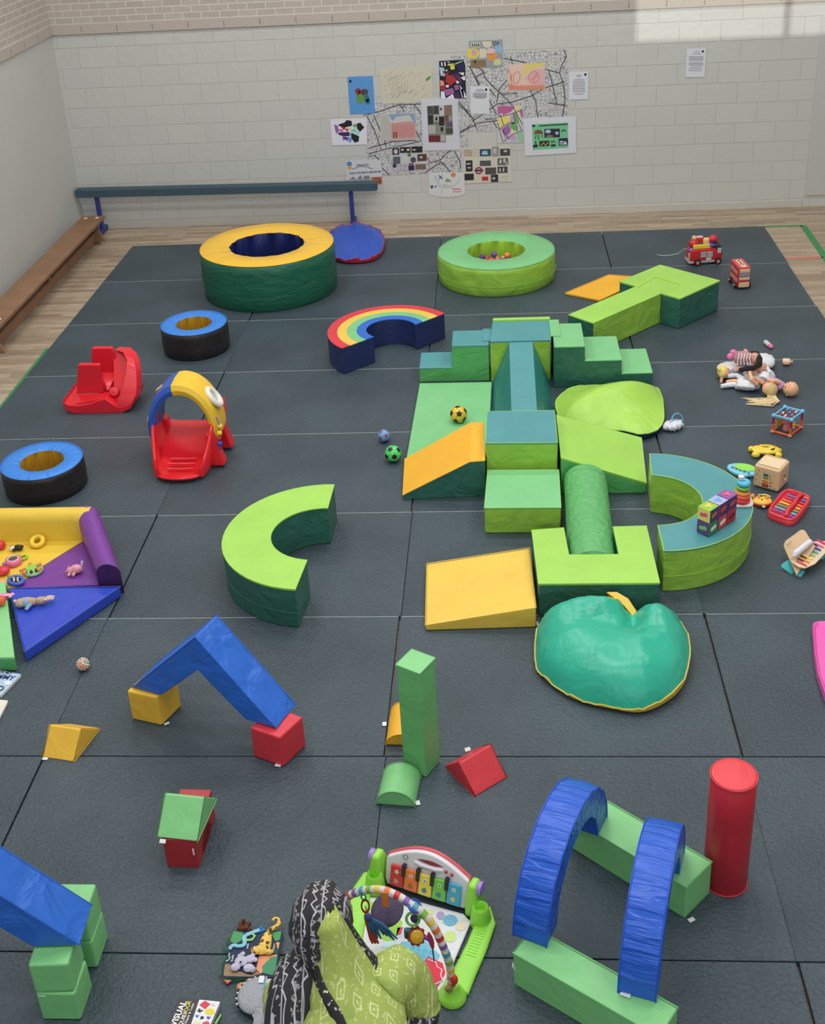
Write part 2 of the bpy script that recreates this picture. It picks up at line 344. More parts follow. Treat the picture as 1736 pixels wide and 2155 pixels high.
# ---- rings
def donut(name,lab,cat,px,hole,h,sm,tm,im,wob=.0,group=None,floor=None):
    L,Rr,T,Bt=px; a=at(*L,h); b=at(*Rr,h); t=at(*T,h); d=at(*Bt,h)
    c=Vector(((a.x+b.x)/2,(t.y+d.y)/2,0)); Ro=((b.x-a.x)+(t.y-d.y))/4; Ri=Ro*hole
    r=thing(name,lab,cat,c,group)
    n=72; 
    def ring(R,z,k=0,am=0): return [(c.x+(R+am*math.sin(i*1.7+k)+am*math.sin(i*.9+2*k))*math.cos(2*PI*i/n),c.y+(R+am*math.sin(i*1.7+k)+am*math.sin(i*.9+2*k))*math.sin(2*PI*i/n),z) for i in range(n)]
    am=Ro*.006
    MB().loft([ring(Ro-.012,0),ring(Ro,.012),ring(Ro+am,h*.3,1,am),ring(Ro+am*1.5,h*.5,2,am),ring(Ro+am,h*.8,3,am),ring(Ro,h-.012),ring(Ro-.01,h-.004)],False,False).build('outer_cover',sm,parent=r,sharp=60)
    MB().loft([ring(Ri,h-.004,0,am),ring(Ri-am,h-.02,2,am*2),ring(Ri-am,h*.5,4,am*2.5),ring(Ri,.01,5,am)],False,False).build('inner_cover',im,parent=r,sharp=60)
    MB().loft([ring(Ro-.006,h-.006),ring(Ro-.02,h+.002,0,0),ring((Ro+Ri)/2,h+.008,1,0),ring(Ri+.015,h+.001,2,am),ring(Ri,h-.008,0,am)],False,False).build('top_cover',tm,parent=r,sharp=60)
    MB().tube([Vector(p) for p in ring(Ro-.004,h-.002)],.004,6,closed=True).build('piping',tm if floor is None else floor,parent=r)
    if True:
        sb=MB(); sb.tube([Vector(p) for p in ring(Ro+am*1.2+.002,h*.36,1,am)],.0025,5,closed=True); part(sb.build('side_seam',sm,parent=r),'stitched seam round the side')
    return r,c,Ro,Ri
yt=mat('yellow_gathered',(240,192,56),.35,.5,5,kind='radial'); ys=mat('green_gathered',(30,98,76),.4,.4,6,stretch=(1,1,2.5),fine=.1)
donut('ball_pool_ring','large round foam ring, dark green side, yellow top and navy lining, by the balance beam','soft play ring',((416,531),(700,507),(575,470),(540,562)),.555,.487,ys,yt,mat('navy_gathered',(30,40,96),.35,.6,8,kind='radial'))
gl=mat('lime_gathered',(150,200,58),.45,.6,9,kind='radial')
_,gc,gRo,gRi=donut('ball_pool_ring','round foam ring with lime side and green top holding plastic balls','soft play ring',((921,535),(1167,522),(1040,487),(1045,567.6)),.49,.295,LIMED,GRN,gl)
bt=mat('skyblue_gathered',(56,134,226),.35,.5,6,kind='radial'); bi=mat('gold_gathered',(190,144,40),.35,.7,9,kind='radial')
wp=mat('white_piping',(210,206,200),.5)
donut('foam_ring','small black foam ring with bright blue top and gold lining, nearest the big yellow-topped ring','soft play ring',((335,687),(474.7,681),(412,653.7),(398,706)),.53,.26,BLK,bt,bi,group='black and blue foam rings',floor=bt)
donut('foam_ring','black foam ring with blue top, behind the yellow and purple corner nest','soft play ring',((-1,982),(177,953),(118,927.5),(60,1012)),.53,.22,BLK,bt,bi,group='black and blue foam rings',floor=bt)
# pit balls
bc=[(238,196,60),(240,140,70),(214,60,60),(150,70,160),(120,80,170),(235,110,90),(245,170,90),(90,60,150),(225,80,110),(240,235,220)]
k=0
for ring_,cnt,z in ((gRi-.05,17,.05),(gRi-.05,17,.112),(gRi-.12,12,.118),(gRi-.19,7,.122),(gRi-.09,9,.165),(.06,4,.17)):
    for i in range(cnt):
        a=2*PI*(i+.4*(k%3))/cnt; 
        p=gc+Vector((ring_*math.cos(a),ring_*math.sin(a),z+.008*math.sin(i*5+k)))
        cc=bc[(k*7+i*3)%len(bc)]
        mb=MB().sph(p,.034,12); mb.mi=0
        nm={0:'yellow',1:'orange',2:'red',3:'purple',4:'violet',5:'coral',6:'pale orange',7:'dark violet',8:'pink',9:'white'}[(k*7+i*3)%len(bc)]
        tag(mb.build('pit_ball',pl(cc,.3)),'small %s plastic ball in the lime foam ring'%nm,'ball','balls in the lime foam ring'); 
    k+=1
# ---- rainbow half ring
def half(name,lab,cat,oa,om,ob,ia,im_,ib,h,sm,tm=None,bands=None,group=None,pipe=None):
    O=arc3(*xy(oa,om,ob,z=h)); I=arc3(*xy(ia,im_,ib,z=h)); pts=O+I[::-1]
    r=block(name,lab,cat,pts,h,sm,tm,group=group,bev=.008,pipe=pipe,edges=not bands)
    if not bands:
        sb=MB().tube([Vector((p[0],p[1],h*.38))+(Vector((p[0],p[1],0))-cen(O)).normalized()*.0015 for p in O],.0025,5); sb.build('side_seam',sm,parent=r)
    if bands:
        n=len(bands)
        for k,(m_,nm) in enumerate(bands):
            def mixp(t): return [(o[0]*(1-t)+i[0]*t,o[1]*(1-t)+i[1]*t) for o,i in zip(O,I)]
            t0,t1=k/n,(k+1)/n
            q=mixp(t0)+mixp(t1)[::-1]
            part(MB().prism(q,h-.004,h+.004).build('colour_band',m_,parent=r,bevel=.002,seg=2),nm)
    return r
rb=half('rainbow_arch','navy half-ring foam arch lying flat with rainbow striped top','soft play arch',(719,733.5),(838.7,642.6),(935.5,660),(787,709),(826,672),(874,683.5),.25,NAVY,bands=[(RED,'red outer band'),(YEL,'yellow band'),(GRN,'green band'),(BLU,'blue inner band')])
a_=at(722.6,787); 
half('curved_bench','curved foam half ring with lime top and dark green side, alone on the mats','soft play arch',(703.2,1020),(467,1145),(621,1241),(689.5,1069.7),(569.4,1133.9),(646,1179),.28,DKG,LIME)
TC=half('curved_bench','curved foam half ring with teal top and lime side, carrying the cloth cubes','soft play arch',(1366.8,955.3),(1583.5,1058.6),(1397.5,1159.7),(1372,1000.4),(1478.6,1057),(1384.5,1106),.297,LIMED,TEAL,pipe=LIME)
# ---- U block and bolster
block('notched_block','U-shaped lime and dark green foam block holding the end of the green roll','soft play block',xy((1119,1116),(1186,1111),(1197,1168),(1302,1167),(1290,1109),(1360,1107),(1388.4,1227),(1133,1229),z=.24),.24,DKG,LIME)
rr=.15; yb0=at(1250,1168,.24).y+.012; yb1=at(1230,994,.0).y; 
b0=Vector((at(1248,1168,.24).x,yb0,0)); b1=Vector((at(1228,985,.15).x,-5.915,0))
ax=(b1-b0).normalized(); Lr=(b1-b0).length; px_=Vector((ax.y,-ax.x,0))
r=thing('foam_roll','long green foam roll lying between the lime ramp and the U-shaped block','soft play roll',(b0.x,(b0.y+b1.y)/2,0))
def rring(t,k_,n=40): return [b0+ax*t+px_*rr*k_*math.cos(2*PI*i/n)+Vector((0,0,.132+.128*k_*math.sin(2*PI*i/n)+.004)) for i in range(n)]
MB().loft([rring(0,.02),rring(0,.93),rring(.01,.99),rring(.03,1),rring(Lr*.5,1.0),rring(Lr-.03,1),rring(Lr-.01,.985),rring(Lr,.92),rring(Lr,.02)]).build('cover',vin('roll_green_vinyl',(96,176,106),.5,18),parent=r,sharp=60)
for t in (.004,Lr*.93): MB().tube(rring(t,1.004 if t>.1 else .96),.0025,5,closed=True).build('piping',GRS,parent=r)
# ---- wedges
def wedge4(name,lab,tops,hs,sm,tm=None,z0=0,**k):
    top=[at(u,v,h) for (u,v),h in zip(tops,hs)]; return shell(name,lab,'soft play wedge',[(p.x,p.y,z0) for p in top],top,sm,tm,**k)
w_=wedge4('foam_wedge','plain yellow foam wedge beside the U-shaped block',[(898,1186.7),(1114,1153.6),(1128,1279),(895,1316.6)],[.04,.145,.145,.04],YEL,pipe=YEL)
label_tag(w_,at(1131,1313,.01),.2,(.012,.03),1.2)
hw=.285; tp=[at(852,966.6,.035),at(990,891,hw),at(1017,889.6,hw),at(1020.4,970,hw),at(988.6,972.5,hw),at(847.6,1042.7,.035)]
bt_=[(p.x,p.y,0) for p in tp]
c=sum(tp,Vector())/6; c.z=0
r=thing('foam_ramp','ramp with golden yellow top and dark green side, beside the teal-topped box','soft play wedge',c)
mb=MB(); B=mb.vs(bt_); T=mb.vs(tp); 
for i in range(6): mb.f((B[i],B[(i+1)%6],T[(i+1)%6],T[i]))
mb.f(B[::-1]); mb.f((T[0],T[1],T[4],T[5])); mb.f((T[1],T[2],T[3],T[4])); mb.build('side_cover',DKG,parent=r,bevel=.006)
up=Vector((0,0,.004)); mb=MB()
for q_ in ((0,1,4,5),(1,2,3,4)): mb.loft([[tp[i]-up for i in q_],[tp[i]+up for i in q_]])
mb.build('top_cover',ORY,parent=r,bevel=.002,seg=2); MB().tube([p+up*.6 for p in tp],.0035,6,closed=True).build('piping',ORY,parent=r)
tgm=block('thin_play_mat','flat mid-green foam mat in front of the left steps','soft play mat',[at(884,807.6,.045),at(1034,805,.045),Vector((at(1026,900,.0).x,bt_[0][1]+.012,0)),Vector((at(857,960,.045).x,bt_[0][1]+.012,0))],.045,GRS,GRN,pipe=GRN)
# ---- boxes in the middle
stp=xy((1026,990),(1176,989),(1180.5,1068.6),(1019,1069.6),z=.2)
r=block('foam_box','low foam box with green top and lime side, in front of the teal-topped box','soft play block',stp,.2,LIMED,GRN,pipe=LIME)
MB().box((stp[0]+(stp[1]-stp[0])*.48+Vector((0,-.035,.0))+Vector((0,0,.002))),((stp[1]-stp[0]).length*.95,.045,.004),rz=0,m=None).build('hinge_flap',GRN,parent=r)
ymid=stp[0].y; 
mh=.2+.20
fl_=at(1023,988,.2); mt=[at(1025,866.4,.385),at(1166.6,864,.385),at(1173.6,932,.385),at(1022,933,.385)]
r=block('foam_box','teal-topped foam box with lime side, at the foot of the narrow slide','soft play block',mt,.385,LIMED,TEAL,pipe=LIME)
# tall block
th=.375
tb=[at(1037,677,th),at(1158,676,th),at(1160,725,th),at(1032,726,th)]
tb[3]=Vector((at(1033.6,804).x,at(1033.6,804).y,th)); tb[2]=Vector((tb[2].x,tb[3].y,th))
TB=block('foam_box','tall foam box with teal top and lime side, at the head of the slide','soft play block',tb,th,LIMED,TEAL,pipe=TEAL)
p=(tb[0]+tb[1])/2; MB().box((p.x,p.y+.02,th/2+.012),((tb[1]-tb[0]).length*1.0,.045,th+.024)).build('back_flap',LIME,parent=TB,bevel=.008)
d=(tb[2]-tb[3]).normalized()
MB().box((tb[3].x-.03,(tb[3].y+tb[0].y)/2,th-.030),(.075,.26,.010)).build('left_flap',TEAL,parent=TB,bevel=.003)
MB().box((tb[2].x+.045,(tb[3].y+tb[0].y)/2+.02,th+.010),(.085,.36,.010)).build('right_flap',GRN,parent=TB,bevel=.003)
# slide: narrow teal strip running down with splayed sides
yA=tb[3].y; yB=mt[0].y+.005; xl,xr=tb[3].x,tb[2].x; 
s0,s1=at(1071.6,728,th-.01).x,at(1121.7,728,th-.01).x; q0,q1=s0+.0,s1+.0; zB=.16
r=thing('foam_slide','narrow teal foam slide with splayed sides running down from the tall box','soft play slide',((xl+xr)/2,(yA+yB)/2,0))
mb=MB(); A=[(xl+.01,yA-.004,0),(xr-.01,yA-.004,0),(s1,yA-.004,th-.012),(s0,yA-.004,th-.012)]; Bv=[(xl+.005,yB,0),(xr-.005,yB,0),(q1,yB,zB),(q0,yB,zB)]
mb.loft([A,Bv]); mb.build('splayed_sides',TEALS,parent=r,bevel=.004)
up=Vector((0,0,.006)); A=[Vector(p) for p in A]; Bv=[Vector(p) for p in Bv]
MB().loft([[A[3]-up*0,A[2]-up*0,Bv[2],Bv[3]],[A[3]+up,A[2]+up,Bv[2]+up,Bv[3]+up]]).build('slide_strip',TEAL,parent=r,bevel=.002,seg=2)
# ---- steps
def steps(lab,x,z,y0,y1,sm,tm,name='foam_steps'):
    "x,z: outline corners of the stair profile from one end to the other; y0 front, y1 back"
    r=thing(name,lab,'soft play steps',((x[0]+x[-1])/2,(y0+y1)/2,0))
    n=len(x); fr=[(x[i],y0,z[i]) for i in range(n)]; bk=[(x[i],y1,z[i]) for i in range(n)]
    MB().loft([fr,bk]).build('side_cover',sm,parent=r,bevel=.01)
    for i in range(n-1):
        if abs(z[i]-z[i+1])<.02 and z[i]>.02:
            a_,b_=sorted((x[i],x[i+1])); zz=(z[i]+z[i+1])/2
            mb=MB(); nx=8; 
            lo=[(a_,y0-.003,zz-.01),(b_,y0-.003,zz-.01),(b_,y1+.003,zz-.01),(a_,y1+.003,zz-.01)]
            hi=[(a_+.004,y0,zz+.006),(b_+.002,y0,zz+.006),(b_+.002,y1,zz+.006),(a_+.004,y1,zz+.006)]
            mb.loft([lo,hi]).build('step_top',tm,parent=r,bevel=.006)
    return r
yf=at(955,803.5).y; l0=at(883,805).x; l1=at(953,803.5).x; l2=tb[3].x-.012; zs1,zs2=.135,.335
steps('pair of foam steps with teal top and green side, left of the tall box',[l0,l2,l2,l1,l1,l0],[0,0,zs2,zs2,zs1,zs1],yf,at(890,743,zs1).y,GRS,TEAL)
yr=at(1167,816).y; r0=tb[2].x+.02
X=[r0,at(1229,752,.24).x,at(1306.6,781,.12).x,at(1372,811,0).x]; Z3=[.375,.245,.12]
steps('three foam steps with green top and dark green side, right of the tall box',[r0,X[3],X[3],X[2],X[2],X[1],X[1],r0],[0,0,Z3[2],Z3[2],Z3[1],Z3[1],Z3[0],Z3[0]],yr,at(1335,735,.12).y,DKG,GRN)
# ---- lime ramp
t_=[at(1177,874,.30),at(1350,921.7,.085),at(1361,1020,.085),at(1178.7,963,.30)]; t_[3].y=t_[2].y=-5.9
t_[0].x=mt[1].x+.02; t_[3].x=mt[2].x+.02
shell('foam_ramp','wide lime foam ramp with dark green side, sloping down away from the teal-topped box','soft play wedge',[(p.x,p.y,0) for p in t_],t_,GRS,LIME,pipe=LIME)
# ---- far T
zt=.3
U=xy((1303,593),(1388.6,557.7),(1515,591),(1430.4,629),z=zt)
e0,e1=U[0],U[3]; f0=e0+(e1-e0)*.33; f1=e0+(e1-e0)*.70; inn=at(1380,584,zt); inn2=at(1434,600,zt)
block('notched_block','U-shaped lime and dark green foam block nearest the toy fire engine','soft play block',[U[0],U[1],U[2],U[3],f1,inn2,inn,f0],zt,DKG,LIME)
bm_=xy((1196.6,662.7),(1248,680.5),(1431,600.5),(1381,585.5),z=zt-.004)
r=block('long_foam_block','long foam beam with lime top, its end slotted into the far U-shaped block','soft play block',bm_,zt-.004,LIMED,LIME)
pe=[bm_[1],bm_[0]]; dd=(bm_[0]-bm_[3]).normalized()*.004
MB().loft([[(pe[0].x+dd.x,pe[0].y+dd.y,.005),(pe[1].x+dd.x,pe[1].y+dd.y,.005),(pe[1].x+dd.x,pe[1].y+dd.y,zt-.01),(pe[0].x+dd.x,pe[0].y+dd.y,zt-.01)],[(pe[0].x-dd.x,pe[0].y-dd.y,.005),(pe[1].x-dd.x,pe[1].y-dd.y,.005),(pe[1].x-dd.x,pe[1].y-dd.y,zt-.01),(pe[0].x-dd.x,pe[0].y-dd.y,zt-.01)]]).build('end_panel',DKG,parent=r)
wedge4('foam_wedge','yellow foam wedge lying behind the far lime beam',[(1188,617),(1281,578),(1365,584),(1262,632)],[.02,.1,.1,.02],ORY)
# ---- standing blocks in front
def cubeo(lab,base,h,m_,group=None,z0=0,name='foam_cube'):
    "base: three visible floor corners left, front, right"
    a,b,c=base; d=a+c-b
    return block(name,lab,'soft play block',[a,b,c,d],z0+h,m_,None,z0=z0,bev=.012,group=group,edges=False)
yc=cubeo('small yellow foam cube carrying the left foot of the blue angled arch',[at(278,1514),at(340.7,1528),at(383,1485.6)],.2,SYEL)
label_tag(yc,at(351,1523,.006),.6,(.028,.016))
rc=cubeo('small red foam cube carrying the right foot of the blue angled arch',[at(534,1592.5),at(596.8,1615.5),at(645,1569.5)],.2,RED)
label_tag(rc,at(585,1611,.006),-.2,(.032,.018))
# blue angled arch: chevron profile standing in an upright plane
def chevron(lab,FL_,FR_,depth,zl,apex,inn,FLi,FRi):
    "all points given in the upright front plane"
    r=thing('angled_arch',lab,'soft play arch',((FL_+FR_)/2)*Vector((1,1,0))+Vector((0,0,min(FL_.z,FR_.z))))
    prof=[FL_,FLi,inn,FRi,FR_,apex]
    mb=MB(); A=mb.vs(prof); B=mb.vs([p+depth for p in prof])
    for i in range(6): mb.f((A[i],A[(i+1)%6],B[(i+1)%6],B[i]))
    for S in (A,B):
        mb.f((S[0],S[1],S[2],S[5])); mb.f((S[5],S[2],S[3],S[4]))
    mb.build('cover',BLU,parent=r,bevel=.008)
    for o_ in (Vector((0,0,0)),depth): MB().tube([p+o_ for p in (FL_,apex,FR_)],.0035,6).build('piping',BLU,parent=r)
    return r
zc=.203
FLp=at(278,1447,zc); FRp=at(582.7,1534,zc); n_=(FRp-FLp).cross(Vector((0,0,1))).normalized()
A_=onplane(411,1340.5,FLp,n_); I_=onplane(415,1411,FLp,n_); FLi=at(338.7,1463.5,zc); FRi=onplane(516,1516,FLp,n_); FRi.z=zc
FLi=FLp+(FLi-FLp).dot((FRp-FLp).normalized())*(FRp-FLp).normalized()
dep=at(613,1502,zc)-FRp; dep=n_*-.2 if dep.dot(n_)<0 else n_*.2
CH=chevron('blue angled foam arch bridging the yellow cube and the red cube',FLp,FRp,dep,zc,A_,I_,FLi,FRi)
# wedge small yellow: triangular prism
def triprism(name,lab,e1,e2,m_,**k):
    c=sum(e1+e2,Vector())/6; c.z=min(p.z for p in e1+e2); r=thing(name,lab,'soft play block',c,**k)
    MB().loft([e1,e2]).build('cover',m_,parent=r,bevel=.01)
    for e in (e1,e2): MB().tube(e,.003,6,closed=True).build('piping',m_,parent=r)
    return r
f0=at(155,1604.6); k0=at(211.7,1532); f1=at(88.7,1594.5); k1=f1+(k0-f0); ap=lambda a,b,h:(a+b)/2+Vector((0,0,h))
p0=(f0+k0)/2; p0=Vector((p0.x,p0.y,0)); hh=.115
t0=f0+(k0-f0)*.42; t1=f1+(k1-f1)*.42; t0.z=t1.z=.13
r=triprism('foam_prism','small yellow foam prism lying near the white-tagged corner, left of the yellow cube',[f0,k0,t0],[f1,k1,t1],SYEL); r['label']='small yellow triangular foam prism lying left of the blue arch'
label_tag(r,at(95,1597,.004),-.1,(.03,.018))
# red bridge block and green prism on top
b0=at(352.8,1824); b1=at(419.4,1826.4); dv=at(463.7,1717.5)-b1; 
dv=dv-(b1-b0)*((dv).dot(b1-b0)/(b1-b0).length_squared); dv=dv.normalized(); hb=.175; Lb=(at(455.6,1665,hb)-at(419.4,1772,hb)).dot(dv)
r=thing('bridge_block','red foam bridge block with an arched cut-out, under the green prism','soft play block',(b0+b1)/2+dv*Lb/2)
ex=(b1-b0)
prof=[(0,0),(0,hb),(Lb,hb),(Lb,0),(Lb*.8,0)]+[(Lb*.5+Lb*.3*math.cos(PI*i/12),Lb*.3*.9*math.sin(PI*i/12)) for i in range(1,12)]+[(Lb*.2,0)]
mb=MB(); A=mb.vs([b0+dv*a+Vector((0,0,z)) for a,z in prof]); B=mb.vs([b1+dv*a+Vector((0,0,z)) for a,z in prof])
n=len(prof)
for i in range(n): mb.f((A[i],A[(i+1)%n],B[(i+1)%n],B[i]))
mb.f(A); mb.f(B[::-1]); bmesh.ops.triangulate(mb.bm,faces=[f for f in mb.bm.faces if len(f.verts)>4])
mb.build('cover',vin('deep_red_vinyl',(176,46,52),.3),parent=r,bevel=.006)
label_tag(r,b0+ex*.92+Vector((0,-.004,hb*.62)),0,(.008,.04),PI/2)
hb+=.003; g1=at(415,1773,hb); gb1=at(457,1679,hb); gn=(gb1-g1).cross(Vector((0,0,1))).normalized(); apx_=onplane(431,1677,g1,gn); g0=at(331,1760,hb); lw=-abs((g0-g1).dot(gn))*gn if (g0-g1).dot(gn)<0 else abs((g0-g1).dot(gn))*gn
r=triprism('foam_prism','light green triangular foam prism resting on the red bridge block',[g1,gb1,apx_],[p+lw for p in (g1,gb1,apx_)],SGRN)
label_tag(r,at(343,1769,hb)+Vector((0,-.004,0)),-.15,(.03,.018),.6)
# green pillar, half cylinders, red prism
pa=at(845,1606); pb=at(896.5,1637.7); pc=at(928,1601.6); pd_=pa+pc-pb
pb2=pb; side=.14; ux=(pc-pb).normalized(); ux2=Vector((-ux.y,ux.x,0)); 
q=[pb+ux2*side,pb,pb+ux*side,pb+ux*side+ux2*side]
block('foam_pillar','tall square green foam pillar standing upright','soft play block',q,.665,vin('pillar_green_vinyl',(112,186,114),.3),SGRN,bev=.01)  # side is a darker copy of the top green, shade put in the colour
def halfcyl(lab,a,b,back,m_,hf=1.0,name='half_cylinder_block',**k):
    c=(a+b)/2; e=(b-a)/2; r=thing(name,lab,'soft play block',c+back/2)
    A=[c-e*math.cos(PI*i/16)*1.0+Vector((0,0,e.length*hf*math.sin(PI*i/16))) for i in range(17)]
    MB().loft([A,[p+back for p in A]]).build('cover',m_,parent=r,bevel=.007)
    for o_ in (Vector((0,0,0)),back): MB().tube([p+o_ for p in A],.003,6).build('piping',m_,parent=r)
    return r
a,b=at(791.4,1692.5),at(873.5,1699); bk=at(884.5,1640)-b; bk=bk-(b-a)*(bk.dot(b-a)/(b-a).length_squared)
r=halfcyl('green half-cylinder foam block in front of the tall green pillar',a,b,bk.normalized()*.2,SGRN,.95)
label_tag(r,at(879,1690,.004),.3,(.022,.03))
a=at(811,1567.7); b=a+Vector((.19,-.01,0))
r=halfcyl('yellow half-cylinder foam block behind the tall green pillar',a,b,Vector((.01,.26,0)),ORY,.8)
label_tag(r,at(809,1524,.004),.0,(.022,.03))
R0=at(1000.5,1678); R1=at(1067.7,1637.7); R2=at(936,1611.5); R3=R1+(R2-R0)
rz_=at(962,1603,.12)
m0=(R0+R2)/2; m1=(R1+R3)/2
r=triprism('foam_prism','red triangular foam prism lying right of the tall green pillar',[R0,R2,m0+Vector((0,0,.125))],[R1,R3,m1+Vector((0,0,.125))],RED)
label_tag(r,at(984,1577,.03),.4,(.03,.02),.5)
# ---- beams, arches, cylinder
h2=.19
Q=[at(1252.5,1671.5,h2),at(1499,1814.6,h2),at(1445,1868.7,h2)]; Q.append(Q[0]+Q[2]-Q[1])
r=block('long_foam_block','green foam beam lying behind, under the far feet of the blue arches','soft play block',Q,h2,SGRN,None,bev=.008)
label_tag(r,at(1455,1936,.006),.5,(.03,.02))
E0,E1=at(1164,1975,h2),at(1427,2121,h2); ed=(E1-E0).normalized(); F0=at(1079,2005,h2); B0=E0+ed*(F0-E0).dot(ed)
Q2=[B0,E1,E1+(F0-B0),F0]
r=block('long_foam_block','green foam beam lying in front, under the near feet of the blue arches','soft play block',Q2,h2,SGRN,None,bev=.008)
label_tag(r,at(1082,2035,.1),1.4,(.02,.03),1.0)
ARC=mat('blue_gathered',(34,92,205),.3,.9,9,stretch=(.16,2,2),kind='rot',fine=.1)
def ringarch(lab,o0,o1,i0,thick,depth):
    """half ring standing upright: o0 near outer foot, o1 far outer foot, depth = width vector"""
    c=(o0+o1)/2; e=(o1-o0)/2; R=e.length; u=e.normalized(); z=c.z; n=30
    r=thing('ring_arch',lab,'soft play arch',c+depth/2)
    rg=[]
    for i in range(n+1):
        t=PI*i/n; wv=.0035*math.sin(i*2.1)+.003*math.sin(i*3.7+1)
        d_=u*-math.cos(t)+Vector((0,0,1))*math.sin(t)
        ro=R+(wv if 2<i<n-2 else 0); ri=R-thick
        rg.append([c+d_*ro,c+d_*(ro+.006 if 1<i<n-1 else ro)+depth*.5,c+d_*ro+depth,c+d_*ri+depth,c+d_*ri])
    MB().loft(rg).build('cover',ARC,parent=r,bevel=.005)
    for k in (0,2): MB().tube([q_[k] for q_ in rg],.0035,6).build('piping',vin('arch_blue_piping',(30,84,200),.1),parent=r)
    return r
for lab,fa,fb,ni,fi in (('left blue gathered foam half-ring arch standing on the two green beams',(1079.3,1969),(1150,1995),(1174,1945),(1273,1765)),('right blue gathered foam half-ring arch standing on the two green beams',(1300,2089),(1381,2110),(1404,2058),None)):
    fa,fb,ni=(at(*p,h2) for p in (fa,fb,ni)); wd=(fb-fa).normalized(); pp=Vector((-wd.y,wd.x,0))
    if fi:
        th_=(ni-fb).dot(pp); gap=(at(*fi,h2)-ni).dot(pp); R_=(gap+2*th_)/2; wl_=(fb-fa).length
    aa=ringarch(lab,fa,fa+pp*(R_*2),None,th_,wd*wl_)
    if 'right' in lab: label_tag(aa,at(1316,2093,h2+.006),-.4,(.04,.02))
cb_=at(1533,1888); rad=.098
cy=Vector((cb_.x,cb_.y+rad,0)); 
r=thing('foam_cylinder','tall red foam cylinder standing upright at the end of the green beam','soft play block',cy)
CH_=.63
MB().lathe(cy,[(rad-.006,0),(rad,.006),(rad,CH_*.4),(rad+.001,CH_*.7),(rad,CH_-.006),(rad-.006,CH_)],40).build('side_cover',vin('red_cyl_vinyl',(190,40,54),.2),parent=r,sharp=60)  # one red painted darker on the side and lighter on top for shading
MB().lathe(cy,[(.001,CH_+.004),(rad-.02,CH_+.004),(rad-.004,CH_),(rad-.002,CH_-.008)],40).build('top_cover',vin('red_top_vinyl',(226,62,72),.3),parent=r,sharp=60)
for z in (.004,CH_-.004): MB().torus(cy+Vector((0,0,z)),rad+.001,.003,None,40,6).build('piping',RED,parent=r)
# ---- lower left slab on green cubes
gA=[at(92,2146.5),at(171.4,2147.6)]; ud=(gA[1]-gA[0]).normalized(); vd=Vector((-ud.y,ud.x,0)); s=.175
def stack(p,lab1,lab2,zs=(.165,.165),sx=.165,tw=0):
    for k,(lab,z) in enumerate(((lab1,0),(lab2,zs[0]))):
        a=Matrix.Rotation(tw*k,4,'Z'); u2=a@ud*sx; v2=a@vd*sx
        o=block('foam_cube',lab,'soft play block',[p,p+u2,p+u2+v2,p+v2],z+zs[k]-.002,SGRN,None,z0=z,bev=.012,edges=False)
        if k==0 and 'front' in lab: label_tag(o,p+Vector((.03,-.006,zs[0]-.012)),0,(.03,.003))
stack(gA[0]-ud*.005,'green foam cube on the mats at the front of the lower left stack','green foam cube on top at the front of the lower left stack',tw=.05)
pB=at(206.5,2037.8)-ud*.165
stack(pB,'green foam cube on the mats at the back of the lower left stack','green foam cube on top at the back of the lower left stack')
zc=.335
fR=at(170,1990,zc); fRb=at(191,1927,zc)
fr0=Vector((2.1,fR.y,zc))
P1=at(70,1993.5,zc); 
# chevron going up to the left and back down outside the picture
dirl=(P1-fR).normalized(); n_=Vector((-dirl.y,dirl.x,0)); 
if n_.y<0: n_=-n_
apx=onplane(-175,1800,fR,n_)
inn=apx+Vector((.0,0,-.17)); FLx=fR+dirl*1.02; FLi=FLx-dirl*.19
FRi=fR+dirl*.2
chevron('blue angled foam arch resting on the lower left stack of green cubes',FLx,fR,n_*.2,zc,onplane(-190,1765,fR,n_),onplane(-160,1860,fR,n_),FLi,FRi)
# ================================================================ hall furniture
BW=mat('bench_wood',(140,104,76),.45,.15,4,stretch=(14,1,14),var=.18); BW2=mat('bench_rail_wood',(126,92,66),.5,.15,4,stretch=(14,1,14),var=.2)
sz=.27
s1,s2=at(173,455,sz),at(217,457,sz); s4=at(0,684.7,sz); s3=at(0,620,sz)
xa=XL+.03; wS=(s2.x-s1.x); xb=xa+wS*.98
yfar=s1.y+.0; ynear=s4.y-.12
sh=s1.x-xa
xa,xb=s1.x+.0,s2.x
dx=(s4.x-s2.x)
r=thing('gym_bench','long low wooden gym bench against the left wall','bench',((xa+xb)/2,(yfar+ynear)/2,FL))
def bx(y,a): t=(yfar-y)/(yfar-ynear); return a+dx*t
seat=[(xa,yfar,sz-.035),(xb,yfar,sz-.035),(xb+dx,ynear,sz-.035),(xa+dx,ynear,sz-.035)]
MB().loft([seat,[(p[0],p[1],sz) for p in seat]]).build('seat',BW,parent=r,bevel=.006)
MB().loft([[(p[0]+s_*.10,p[1]+(-.12 if i<2 else .12),FL+.05) for i,(p,s_) in enumerate(zip(seat,(1,-1,-1,1)))],[(p[0]+s_*.10,p[1]+(-.12 if i<2 else .12),FL+.15) for i,(p,s_) in enumerate(zip(seat,(1,-1,-1,1)))]]).build('bottom_rail',BW2,parent=r,bevel=.004)
